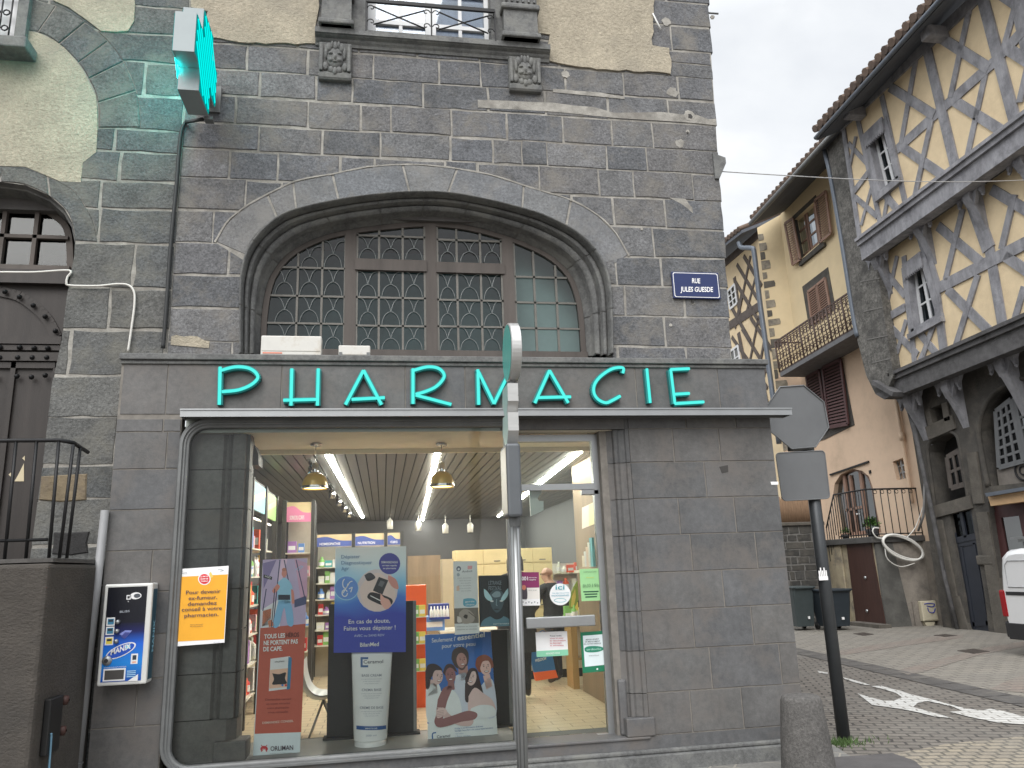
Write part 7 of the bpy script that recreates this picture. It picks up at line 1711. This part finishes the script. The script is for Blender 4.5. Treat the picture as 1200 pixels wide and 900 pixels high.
# ================================================================== YELLOW HOUSE
YX = 14.2
yh = thing('yellow_house', 'pale yellow rendered house with wrought iron balcony and brown louvred shutters', 'building', (14.2, 12, G))
cr, cr2 = PX(915, 262, YX), PX(935, 372, YX); qn = PX(887, 265, 13.5)
_e0, _e1 = PX(881, 263, 12.9), PX(966, 171, 12.9)
def eave_z(y): return exy(_e0, _e1, y).z + .12
ztop = PX(968, 172, YX).z + .2
zlo = PX(920, 440, 13.6).z; ZS = PX(960, 424, YX).z
mb = MB(); mb.prism([Vector((YX, gyl - 1.0, ZS)), Vector((YX, cr.y, ZS)), Vector((YX, cr.y, eave_z(cr.y) + .46)), Vector((YX, gyl - 1.0, eave_z(gyl - 1) + .46))], (.4, 0, 0), YELP); ywall = mb.build('upper_wall', yh)
mb = MB(); mb.prism([Vector((YX, cr.y, ZS)), Vector((13.5, qn.y, ZS)), Vector((13.5, qn.y, eave_z(qn.y) + .16)), Vector((YX, cr.y, eave_z(cr.y) + .46))], (.4, .1, 0), YELP); yw2 = mb.build('side_wall', yh)
mb = MB(); mb.prism([Vector((YX, gyl + .02, G)), Vector((YX, cr.y, G)), Vector((YX, cr.y, ZS - .002)), Vector((YX, gyl + .02, ZS - .002))], (.4, 0, 0), PINKP); mb.prism([Vector((YX, cr.y, G)), Vector((13.5, qn.y, G)), Vector((13.5, qn.y, ZS - .002)), Vector((YX, cr.y, ZS - .002))], (.4, .1, 0), PINKP); plw = mb.build('lower_wall', yh)
# pink below the balcony reaches its slab
zbal = PX(975, 437, YX).z
# quoins on the far corner
QST = mat('pale_rubble_quoin', (.27, .24, .19), .95, var=.35, scale=5, bump=.5, dirt=(.12, .11, .10), dscale=3)
mb = MB(); q = random.Random(2); z = 4.5; k = 0; wd0 = Vector((YX - 13.5, cr.y - qn.y, 0)).normalized(); wn = Vector((wd0.y, -wd0.x, 0)); wn = wn if wn.x < 0 else -wn; q0 = Vector((13.5, qn.y, 0))
while z < qn.z - .35:
    h = q.uniform(.3, .42); w = .2 if k % 2 else .42; block_v = [Vector((13.47, qn.y + .03, z)), Vector((13.47, qn.y + .03, z + h - .03))]
    ww = w * q.uniform(.5, 1.0); za_, zb_ = z, z + h - q.uniform(.02, .1); mb.prism([q0 + wd0 * a_ + wn * .014 + Vector((0, 0, b__)) for a_, b__ in ((0, za_), (ww * .95, za_ + .02), (ww, (za_ + zb_) / 2), (ww * .93, zb_ - .01), (0, zb_))], -wn * .05, QST if k % 3 else LST); z += h; k += 1
mb.build('corner_quoins', yh)
# eave
e0, e1 = PX(881, 263, 12.9), PX(966, 171, 12.9); e1 = exy(e0, e1, gyl - .6)
mb = MB(); sl2 = Vector((4.5, 0, 1.9)); mb.prism([e0, e1, e1 + sl2, e0 + sl2], (0, 0, .12), SOFF); yr = mb.build('roof', yh)
mb = MB(); mb.tube([e0 + Vector((-.05, 0, .03)), e1 + Vector((-.05, 0, .03))], .08, METAL_DK, 8); mb.build('gutter_pipe', yr)
mb = MB(); n = int((e1 - e0).length / .26)
for k in range(n): p = e0.lerp(e1, (k + .5) / n) + Vector((-.06, 0, .2)); mb.tube([p, p + sl2 * .3, p + sl2], .10, TERRA, 8)
mb.build('roof_tiles', yr)
def shutter(quad, X, m, par, slats=14, name='shutter'):
    P = [PX(*q, X) for q in quad]; f = lambda u, v: P[0].lerp(P[1], u).lerp(P[3].lerp(P[2], u), v); mb = MB()
    for a, b in (((0, 0), (0, 1)), ((1, 0), (1, 1)), ((0, 0), (1, 0)), ((0, 1), (1, 1))): mb.bar(f(*a), f(*b), .09, .05, m, n=NX)
    for k in range(slats):
        v0, v1 = (k + .2) / slats, (k + .85) / slats; e = Vector((.025, 0, 0))
        mb.prism([f(.05, v0) + e, f(.95, v0) + e, f(.95, v1), f(.05, v1)], (.012, 0, 0), m)
    return mb.build(name, par)
wq = ((930, 259), (955, 236), (961, 284), (938, 304))
cut_open(ywall, YX, wq)
yw = MB(); P = [PX(*q, YX - .02) for q in ((929, 256), (956, 231), (962, 288), (938, 309))]
for i, w in ((0, .16), (1, .16), (2, .2), (3, .16)): yw.bar(P[i], P[(i + 1) % 4], w, .12, STONED, n=NX)
ywin = yw.build('window', yh)
mb = MB(); f0 = [PX(*q, YX + .14) for q in ((930, 259), (955, 236), (961, 284), (938, 304))]; f = lambda u, v: f0[0].lerp(f0[1], u).lerp(f0[3].lerp(f0[2], u), v)
for u in (.06, .5, .56, .94): mb.bar(f(u, 0), f(u, 1), .12, .05, BROWNW, n=NX)
for v in (.04, .36, .66, .96): mb.bar(f(.04, v), f(.96, v), .06, .045, BROWNW, n=NX, off=-.004)
mb.build('casement', ywin); mb = MB(); mb.poly([f(0, 0) + Vector((.04, 0, 0)), f(1, 0) + Vector((.04, 0, 0)), f(1, 1) + Vector((.04, 0, 0)), f(0, 1) + Vector((.04, 0, 0))], DKWIN); mb.build('pane', ywin)
shutter(((919, 262), (928, 256), (937, 304), (928, 310)), YX - .16, BROWNW, ywin, 18); shutter(((954, 235), (967, 224), (973, 273), (961, 283)), YX - .16, BROWNW, ywin, 18)
mb = MB(); a, b = PX(936, 310, YX - .1), PX(965, 286, YX - .1); mb.bar(a, b, .14, .2, STONED, n=NX); mb.build('sill', ywin)
s2_ = MB(); P = [PX(*q, YX - .015) for q in ((940, 336), (970, 313), (979, 362), (948, 384))]; s2_.prism(P, (.1, 0, 0), STONED); w3 = s2_.build('balcony_window', yh)
shutter(((946, 342), (956, 334.5), (961, 372), (951, 380)), YX - .06, BROWNW, w3, 15); shutter(((956.5, 334), (966, 326), (972.5, 364), (962, 372)), YX - .06, BROWNW, w3, 15)
# balcony
BXX = 13.25
b0, b1 = PX(914, 437, BXX), PX(1003, 384, BXX); t0, t1 = PX(908, 401, BXX), PX(994, 343, BXX)
bal = MB(); bal.prism([b0, b1, b1 + Vector((YX - BXX - .01, 0, 0)), b0 + Vector((YX - BXX - .01, 0, 0))], (0, 0, -.14), mat('grey_balcony_slab', (.13, .13, .135), .8, var=.2)); balo = bal.build('balcony', yh)
RUST = mat('rust_brown_ironwork', (.065, .038, .03), .6, var=.2)
mb = MB(); f = lambda u, v: t0.lerp(t1, u).lerp(b0.lerp(b1, u), v)
mb.bar(f(0, 0), f(1, 0), .05, .05, RUST, n=NX); mb.bar(f(0, .97), f(1, .97), .05, .05, RUST, n=NX); mb.bar(f(0, .08), f(1, .08), .03, .03, RUST, n=NX)
nb = 22
for k in range(nb + 1): mb.tube([f(k / nb, 0), f(k / nb, .97)], .016 if k % 4 else .03, RUST, 6)
for k in range(nb):
    for j, (vc, rr) in enumerate(((.24, .11), (.52, .13), (.8, .11))):
        c = f((k + .5) / nb, vc); s = 1 if (k + j) % 2 else -1
        mb.tube([c + Vector((0, s * rr * (1 - t / 22) * math.cos(t * .55), rr * (1 - t / 22) * math.sin(t * .55) * 1.25)) for t in range(17)], .014, RUST, 5)
for e_, d_ in ((f(0, 0), f(0, .97)), (f(1, 0), f(1, .97))): mb.bar(e_, e_ + Vector((YX - BXX, 0, 0)), .04, .04, RUST, n=(0, -1, 0)); mb.bar(d_, d_ + Vector((YX - BXX, 0, 0)), .04, .04, RUST, n=(0, -1, 0))
mb.build('balcony_railing', balo)
# maroon shuttered window under the balcony
mw = MB(); P = [PX(*q, YX - .02) for q in ((944, 440), (986, 420), (1001, 498), (966, 515), (948, 520))]; mw.prism(P, (.1, 0, 0), STONED); mwo = mw.build('ground_window', yh)
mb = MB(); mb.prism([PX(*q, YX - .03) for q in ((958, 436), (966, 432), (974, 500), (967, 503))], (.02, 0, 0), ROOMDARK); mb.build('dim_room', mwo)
shutter(((944, 442), (959, 434), (969, 502), (956, 508)), YX - .09, MAROON, mwo, 20); shutter(((963, 431), (984, 421), (993, 497), (971, 501)), YX - .12, MAROON, mwo, 20)
# arched terrace door
ad = [(984, 629), (979, 600), (976, 582), (978, 567), (985, 556), (999, 549.5), (1010, 551.5), (1018, 558), (1023, 572), (1027, 596), (1033, 624)]
cut_open(plw, YX, ad)
mb = MB(); P = [PX(*q, YX + .1) for q in ad]; ring = smooth_line(P, 3)
for i in range(len(ring) - 1): mb.bar(ring[i], ring[i + 1], .16, .12, BROWNW, n=NX)
for a, b, w in (((988, 556), (997, 627), .12), ((1007, 551), (1016, 624), .12), ((995, 557), (1004, 626), .1), ((984, 629), (1033, 622), .16), ((991, 598), (1010, 594), .08)): mb.bar(PX(*a, YX + .09), PX(*b, YX + .09), w, .08, BROWNW, n=NX)
ado = mb.build('terrace_door', yh)
mb = MB(); mb.poly([p + Vector((.05, 0, 0)) for p in P], DKWIN); mb.build('pane', ado); mb = MB(); c = PX(1007, 602, YX + .06); mb.box(c.x - .04, c.x, c.y - .02, c.y + .12, c.z - .02, c.z + .02, WHITE); mb.build('handle', ado)
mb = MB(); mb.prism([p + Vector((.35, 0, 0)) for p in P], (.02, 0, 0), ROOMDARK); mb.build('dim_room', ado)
mb = MB(); mb.bar(PX(972, 556.5, YX - .05), PX(1017, 541, YX - .05), .05, .08, IRON, n=NX); mb.build('awning_bar', yh)
bw = [(1046, 541), (1059, 536), (1063, 560), (1051, 563)]
cut_open(plw, YX, bw)
mb = MB(); P = [PX(*q, YX + .12) for q in bw]; f = lambda u, v: P[0].lerp(P[1], u).lerp(P[3].lerp(P[2], u), v)
for u in (.33, .66): mb.bar(f(u, 0), f(u, 1), .04, .04, METAL, n=NX)
for v in (.35, .68): mb.bar(f(0, v), f(1, v), .04, .04, METAL, n=NX, off=-.01)
bwo = mb.build('barred_window', yh); mb = MB(); mb.prism([p + Vector((.2, 0, 0)) for p in P], (.02, 0, 0), ROOMDARK); mb.build('dim_room', bwo)
mb = MB(); mb.tube([PX(*q, YX - .09) for q in ((1049, 466), (1057, 512), (1066, 572), (1069, 590))], .055, PINKP, 10); c = PX(1057, 512, YX - .09); mb.tube([c + Vector((0, 0, .12)), c + Vector((0, 0, -.1))], .075, PINKP, 10); mb.build('cream_downpipe', yh)
mb = MB(); mb.tube(smooth_line([PX(*q, 13.1) for q in ((964, 168), (967, 180), (972, 200), (981, 250), (990, 305), (1000, 370), (1005, 395))], 3), .07, GUTM, 10); mb.build('zinc_downpipe', yh)
mb = MB(); c = PX(1019, 553, YX - .03); mb.box(c.x, c.x + .03, c.y - .04, c.y + .04, c.z - .05, c.z + .05, IRON); mb.build('door_bell', yh)
# terrace block
TX = 12.76
YC = PX(1038, 737, TX).y
tp_ = PX(1022, 629, TX); zt_r = tp_.z
te = thing('terrace_block', 'low rendered terrace block with brown cellar door below the arched door', 'terrace', (13.4, YC + 2, G))
CONC = mat('grey_beige_cement_render', (.235, .21, .18), .95, var=.2, scale=1.6, bump=.5, bscale=28, dirt=(.11, .10, .09), dscale=1.0); DAMP = mat('damp_dark_stone', (.10, .098, .09), .9, var=.35, scale=2, bump=.4, dirt=(.06, .06, .056), dscale=1.5)
BEIGR = mat('old_beige_render', (.34, .29, .2), .95, var=.2, scale=2, bump=.4, dirt=(.12, .11, .1), dscale=1.6)
yfar = PX(963, 640, TX).y
mb = MB(); mb.box(TX, YX - .002, YC, YC + 8, G, zt_r - .16, BEIGR); tb_o = mb.build('front_wall', te)
mb = MB(); xs = PY(1052, 690, YC).x; mb.prism([(TX + .0, YC - .06, G), (xs + .22, YC - .06, G), (xs, YC - .06, zt_r - .165), (TX + .0, YC - .06, zt_r - .165)], (0, .058, 0), DAMP); mb.build('damp_pier', te)
mb = MB(); mb.prism([(xs + .222, YC - .045, G), (H0 + 2.2, YC - .045, G), (H0 + 2.2, YC - .045, zt_r - .165), (xs + .002, YC - .045, zt_r - .165)], (0, .043, 0), CONC)
mb.box(xs + .3, H0 + 1, YC - .09, YC - .046, G + .0, PY(1080, 700, YC).z - .1, CONC); mb.box(YX - .05, YX - .003, gyl + .03, YC - .05, G, zt_r - .165, CONC); mb.build('cement_render', te)
mb = MB(); mb.chamfer(TX - .12, YX - .01, YC - .12, YC + 8, zt_r - .16, zt_r, mat('dark_terrace_slab', (.075, .073, .07), .85, var=.2), .015); mb.chamfer(YX - .01, H0 + 2.2, YC - .12, YC + .1, zt_r - .16, zt_r - .01, MATS['dark_terrace_slab'], .015); mb.build('terrace_slab', te)
dq = [PX(*q, TX - .03) for q in ((991, 632), (1019, 630), (1037, 731), (1004, 737))]
cdm = MB(); cdm.prism(dq, (.06, 0, 0), mat('dark_red_brown_door_paint', (.055, .026, .02), .5, var=.2, scale=4, stretch=(1, 4, .3))); cd = cdm.build('cellar_door', te)
for p in ((1014, 677), (1016, 716)): mb = MB(); c = PX(*p, TX - .06); mb.lathe([(0, -.03), (.04, -.02), (.045, 0)], c, METAL, 10, 'x'); mb.build('door_knob', cd)
mb = MB(); a, b = PX(1003, 738, TX - .12), PX(1040, 735, TX - .12); mb.box(TX - .35, TX, b.y, a.y, G, G + .09, LST); mb.build('door_step', te)
mb = MB(); mb.chamfer(TX - .06, TX - .0, PX(984, 640, TX).y - .1, PX(966, 640, TX).y, G, zt_r - .17, BEIGR, .02); mb.build('render_patch', te)
# railing round the terrace
tr_ = thing('terrace_railing', 'thin black iron railing with ring tops along the terrace edge', 'railing', (TX, YC, zt_r))
ztr = PX(1022, 572, TX - .06).z; ya_, yb_ = YC - .06, PX(977, 582, TX - .06).y
mb = MB(); mb.tube([(TX - .06, yb_, ztr), (TX - .06, ya_, ztr), (YX + .3, ya_, ztr)], .022, IRON, 8); mb.build('handrail', tr_); mb = MB(); mb.tube([(TX - .06, yb_, zt_r + .06), (TX - .06, ya_, zt_r + .06), (YX + .3, ya_, zt_r + .06)], .016, IRON, 6); mb.build('lower_rail', tr_)
for k in range(14): y = lerp(ya_, yb_, k / 13); mb = MB(); mb.tube([(TX - .06, y, zt_r - .05), (TX - .06, y, ztr)], .012, IRON, 6); mb.build('baluster', tr_)
for k in range(1, 9):
    x = lerp(TX - .06, YX + .2, k / 8); mb = MB(); mb.tube([(x, ya_, zt_r - .05), (x, ya_, ztr)], .012, IRON, 6); mb.tube([(x + .06 + .05 * math.cos(a), ya_, ztr - .075 + .05 * math.sin(a)) for a in [t * .6 for t in range(11)]], .009, IRON, 5); mb.build('baluster', tr_)
mb = MB(); p0 = Vector((TX - .06, yb_, ztr)); p1 = PX(966, 600, TX - .06); p1.z = ztr - .9
for k in range(6): a = p0.lerp(p1, k / 5); mb.tube([a, a - Vector((0, 0, .95))], .013, IRON, 6)
mb.tube([p0, p1], .02, IRON, 6); mb.build('stair_rail', tr_)
# plants, hose, meter cabinet
LEAF, POTM = mat('pot_plant_leaf', (.06, .14, .025), .6, var=.4, scale=9), mat('dark_plant_pot', (.03, .03, .032), .6)
def pot_plant(p, r, label, n=90):
    t = thing('potted_plant', label, 'plant', p); mb = MB(); mb.lathe([(0, 0), (r * .5, 0), (r * .7, r * .9), (r * .62, r * .9), (0, r * .8)], p, POTM, 16); mb.build('pot', t)
    mb = MB(); q = random.Random(n)
    for k in range(n * 3):
        a, b, rr = q.uniform(0, 6.28), q.uniform(-.3, 1.4), r * q.uniform(.3, 1.0); c = p + Vector((rr * math.cos(a) * math.cos(b), rr * math.sin(a) * math.cos(b), r * 1.35 + rr * math.sin(b) * .9)); u = Vector((q.uniform(-1, 1), q.uniform(-1, 1), q.uniform(-.4, .8))).normalized() * r * .2; w = u.cross(Vector((q.uniform(-1, 1), q.uniform(-1, 1), 1))).normalized() * r * .09
        mb.add([c - u, c + w, c + u, c - w], [(0, 1, 2, 3)], LEAF)
    mb.build('foliage', t)
pp = PX(1023, 626, 13.3); pp.z = zt_r; pot_plant(pp, .25, 'green leafy plant in a dark pot on the terrace beside the arched door')
pp = PX(991, 629, 13.3); pp.z = zt_r; pot_plant(pp, .16, 'small low green pot plant on the terrace in front of the arched door', 40)
HOSE = mat('white_plastic_hose', (.68, .67, .63), .5, var=.08)
hz = PY(1058, 642, YC - .2); mb = MB(); mpp = (PY(1068, 642, YC - .2) - PY(1058, 642, YC - .2)).length / 10
for k in range(5):
    cx_, cy_ = q.uniform(-1, 1) * .7, q.uniform(-1, 1) * .7; rx, ry = 25 + q.uniform(-1, 1), 11.5 + q.uniform(-1.2, 1.2)
    pts = []
    for t in range(32):
        a = 2 * math.pi * t / 32; x, y = rx * math.cos(a), ry * math.sin(a); c_, s_ = math.cos(.42), math.sin(.42); pts.append(PY(1058 + cx_ + x * c_ - y * s_, 642 + cy_ + x * s_ + y * c_, YC - .19 - .012 * k))
    mb.tube(pts, .026, HOSE, 7, closed=True)
mb.tube(smooth_line([PY(x, y, YC - .2) for x, y in ((1037, 640), (1040, 655), (1055, 664), (1072, 660))], 5), .014, HOSE, 6)
mb.tube(smooth_line([PY(x, y, YC - .2) for x, y in ((1037, 631), (1028, 630), (1023, 624), (1024, 619), (1030, 619))], 5), .018, HOSE, 6); mb.tube(smooth_line([PY(x, y, YC - .2) for x, y in ((1060, 632), (1070, 622), (1076, 610), (1082, 590), (1083, 560))], 5), .014, HOSE, 6)
tag(mb.build('hose_coil', None, hz), 'coil of white plastic hose hanging from the terrace edge', 'hose')
mc = thing('meter_cabinet', 'cream meter cabinet with blue scrawl at the foot of the rendered terrace wall', 'cabinet', PY(1090, 740, YC - .1))
CREAMB = mat('cream_cabinet_plastic', (.48, .44, .33), .5, var=.08, scale=3)
a = BX(1080, 704, 1098, 728, YC - .2); mb = MB(); mb.chamfer(a[0], a[1], YC - .22, YC - .092, a[2], a[3], CREAMB, .02); mb.build('case', mc); mb = MB(); mb.chamfer(a[0] + .04, a[1] - .04, YC - .235, YC - .221, a[2] + .03, a[3] - .04, CREAMB, .006); md_ = mb.build('door', mc)
mb = MB(); pts = [PY(x, y, YC - .24) for x, y in ((1083, 708), (1089, 707), (1095, 708), (1093, 711), (1086, 710))]; mb.tube(smooth_line(pts, 4), .012, flat(40, 50, 130), 5); mb.tube(smooth_line([PY(x, y, YC - .24) for x, y in ((1087, 712), (1089, 717), (1094, 718), (1096, 713))], 4), .012, flat(40, 50, 130), 5); mb.build('scrawl', md_)
a2 = BX(1084, 729, 1096, 735, YC - .2); mb = MB(); mb.prism([(a2[0], YC - .2, a2[3]), (a2[1], YC - .2, a2[3]), (a2[1] - .05, YC - .2, a2[2]), (a2[0] + .05, YC - .2, a2[2])], (0, .1, 0), CREAMB); mb.build('base', mc)
# ================================================================== STREET END
LBW = mat('dark_rubble_blocks', (.062, .06, .055), .9, var=.3, scale=4, bump=.5, bscale=30, island=.35, dirt=(.12, .11, .095), dscale=3)
WLY = 13.6
lw = thing('low_block_wall', 'low dark block wall with pale joints and coping closing the street behind the bins', 'wall', (11, WLY, G))
x0, x1 = PY(905, 650, WLY).x, PY(968, 650, WLY).x; zc = PY(935, 616, WLY).z
mb = MB(); q = random.Random(8); zs = [G]; 
while zs[-1] < zc - .3: zs.append(zs[-1] + q.uniform(.16, .26))
zs.append(zc)
ashlar(mb, zs, lambda z: x0, lambda z: x1, WLY, LBW, .3, .6, q, .03, .01); bwl = mb.build('block_courses', lw)
mb = MB(); mb.box(x0, x1, WLY + .012, WLY + .4, G, zc - .002, MORTAR_DARK); mb.build('mortar_bed', lw)
mb = MB(); mb.chamfer(x0 - .05, x1 + .05, WLY - .06, WLY + .45, zc, zc + .1, LST, .02); mb.build('coping', lw)
wf = thing('wicker_screen', 'reddish brown wicker screen above the low block wall', 'fence', (11, WLY + .3, zc + .1)); mb = MB(); WK = mat('red_brown_wicker', (.22, .14, .085), .9, var=.3, scale=8, stretch=(6, 6, .5)); a = BX(913, 586, 942, 612, WLY + .3)
n = 40
for k in range(n): x = lerp(a[0], a[1] + .3, k / n); mb.tube([(x, WLY + .3, zc + .1), (x, WLY + .3, a[3] + .05 * (k % 3))], .022, WK, 5)
mb.build('reeds', wf)
# far timbered house
FXX = 13.9
fh = thing('far_timbered_house', 'narrow far half timbered house with crossed beams glimpsed beyond the yellow house', 'building', (FXX, 20, G))
fa_, fb_ = qn.y + .3, 27
zf = PX(868, 292, FXX).z
mb = MB(); mb.box(FXX, FXX + .4, fa_, fb_, G, zf, OCHRE); fw = mb.build('wall', fh)
fr3 = [((848, 352), (890, 320), .0), ]
mb = MB(); TDK = mat('brown_grey_timber', (.10, .082, .072), .85, var=.3, scale=5)
for i, (p, q_, w) in enumerate((((864, 310), (888, 350), .16), ((872, 300), (893, 335), .16), ((862, 330), (895, 385), .16), ((855, 355), (880, 400), .16), ((858, 395), (900, 455), .16), ((870, 385), (903, 440), .16), ((880, 372), (905, 410), .16), ((880, 300), (866, 370), .12), ((887, 320), (873, 375), .12), ((870, 340), (862, 385), .12), ((890, 370), (876, 440), .12), ((898, 390), (886, 455), .12), ((861, 325), (868, 372), .2), ((850, 385), (893, 357), .34), ((846, 312), (892, 272), .3), ((866, 390), (876, 440), .2), ((900, 420), (890, 470), .14), ((893, 440), (905, 500), .2))): mb.bar(PX(*p, FXX), PX(*q_, FXX), w, .1, TDK, n=NX, off=.03 + .004 * (i % 4))
mb.build('timber_frame', fw)
for pq in (((852, 342), (860, 333), (863, 355), (855, 362)), ((855, 412), (864, 405), (869, 440), (859, 447))):
    o = qpane(*pq, FXX - .06, 2, 3, WHITE_OLD, 'window', fh, .05)
e0, e1 = PX(845, 292, 13.1), PX(884, 262, 13.1); e1 = exy(e0, e1, fa_ + .1); e0 = exy(e1, e0, fb_)
mb = MB(); mb.prism([e0, e1, e1 + sl2, e0 + sl2], (0, 0, .12), SOFF); fr_o = mb.build('roof', fh)
mb = MB(); n = int((e1 - e0).length / .28)
for k in range(n): p = e0.lerp(e1, (k + .5) / n) + Vector((-.06, 0, .2)); mb.tube([p, p + sl2], .10, TERRA, 7)
mb.build('roof_tiles', fr_o)
mb = MB(); mb.tube(smooth_line([PX(*q_, 13.2) for q_ in ((866, 284), (869, 290), (881, 291), (884, 298), (890, 350), (897, 400), (905, 460), (913, 520))], 4), .09, GUTM, 10); mb.build('downpipe', fh)
# overhead wire and antenna pin
wa, wb = PY(846, 201, UW + .1), PX(1240, 209, H2 - .1)
mb = MB(); mb.tube([wa.lerp(wb, k / 20) + Vector((0, 0, -.10 * math.sin(math.pi * k / 20))) for k in range(21)], .007, mat('pale_wire_sheath', (.45, .45, .45), .5), 6)
tag(mb.build('overhead_wire', None, wa), 'thin pale wire strung across the side street below the roofs', 'wire')

mb = MB(); mb.tube([PX(1061, 25, GX + .4), PX(1072, 30.5, GX + .4)], .02, METAL_DK, 6); mb.build('roof_pin', roof)
mb = MB(); p_ = PY(829, 15, UW + .05); mb.tube([p_, p_ + Vector((.14, 0, .0))], .012, METAL_DK, 6); mb.build('wall_pin', wall)
mb = MB(); mb.tube(smooth_line([PY(765, 16, UW - .03), PY(768, 22, UW - .05), PY(772, 30, UW - .05), PY(774, 34, UW - .03)], 3), .010, WHITE, 5); mb.build('wire_end', wall)
mb = MB(); mb.prism([PY(x, y, -.004) for x, y in ((843, 547), (853, 545), (853.5, 553), (846, 554.5))], (0, .003, 0), flat(52, 50, 48)); mb.build('dark_plate', clad)
mb = MB(); mb.prism([PY(x, y, -.004) for x, y in ((903, 564.5), (912, 564.5), (912, 568), (904, 568))], (0, .003, 0), PWH); mb.build('white_tag', clad)
# ================================================================== CAMERA, SKY, LIGHT
cam = bpy.data.cameras.new('camera'); co = bpy.data.objects.new('camera', cam); COL.objects.link(co)
right = R @ Vector((1, 0, 0)); upv = R @ Vector((0, -1, 0)); back = R @ Vector((0, 0, -1))
M = Matrix((right, upv, back)).transposed().to_4x4(); M.translation = CAM; co.matrix_world = M
cam.sensor_fit = 'HORIZONTAL'; cam.sensor_width = 36; cam.lens = 36 * FPX / 1200; cam.clip_start = .05; cam.clip_end = 2000
SC.camera = co
EL, AZ = 42, 205                                         # soft sun behind the cloud: height, compass heading
W = bpy.data.worlds.new('World'); SC.world = W; W.use_nodes = True
nt = W.node_tree; nt.nodes.clear(); L = nt.links.new
sky = nt.nodes.new('ShaderNodeTexSky'); sky.sky_type = 'NISHITA'; sky.sun_disc = False
sky.sun_elevation = math.radians(EL); sky.sun_rotation = math.radians(AZ); sky.air_density = 1; sky.dust_density = 4; sky.ozone_density = 1
tc = nt.nodes.new('ShaderNodeTexCoord')
mp = nt.nodes.new('ShaderNodeMapping'); mp.inputs['Scale'].default_value = (1, 1, 2.2); L(tc.outputs['Generated'], mp.inputs[0])
n1 = N(nt, 'ShaderNodeTexNoise', Scale=2.6, Detail=7, Roughness=.55); n1.inputs['Distortion'].default_value = .4; L(mp.outputs[0], n1.inputs['Vector'])
cl = ramp(nt, n1.outputs['Fac'], [(.36, (4.3, 4.45, 4.65)), (.52, (4.85, 4.97, 5.1)), (.66, (5.6, 5.65, 5.7))])
sx = nt.nodes.new('ShaderNodeSeparateXYZ'); L(tc.outputs['Generated'], sx.inputs[0])
zen = N(nt, 'ShaderNodeMapRange'); zen.inputs[1].default_value = .6; zen.inputs[2].default_value = 1.0; zen.inputs[3].default_value = 1.0; zen.inputs[4].default_value = 3.4; L(sx.outputs[2], zen.inputs[0])
cb = nt.nodes.new('ShaderNodeCombineXYZ'); [L(zen.outputs[0], cb.inputs[i]) for i in range(3)]
cl2 = mixc(nt, cl, cb.outputs[0], 1.0, 'MULTIPLY')
tot = mixc(nt, sky.outputs[0], cl2, .93)
bg = N(nt, 'ShaderNodeBackground', Strength=.1); L(tot, bg.inputs[0])
wo = nt.nodes.new('ShaderNodeOutputWorld'); L(bg.outputs[0], wo.inputs[0])
sun = bpy.data.lights.new('sun', 'SUN'); so = bpy.data.objects.new('sun', sun); COL.objects.link(so)
sun.energy = 1.3; sun.angle = math.radians(45); sun.color = (1, .985, .965)
a, e = math.radians(AZ), math.radians(EL)
d = Vector((math.sin(a) * math.cos(e), math.cos(a) * math.cos(e), math.sin(e)))
so.rotation_euler = d.to_track_quat('Z', 'Y').to_euler(); so.location = (0, -10, 20)
SC.view_settings.view_transform = 'Standard'; SC.view_settings.look = 'None'; SC.view_settings.gamma = 1; SC.view_settings.use_curve_mapping = False
SC.view_settings.exposure = 1.0
SC.cycles.use_denoising = True
SC.cycles.max_bounces = 8; SC.cycles.transparent_max_bounces = 16; SC.cycles.sample_clamp_indirect = 6; SC.cycles.caustics_reflective = False
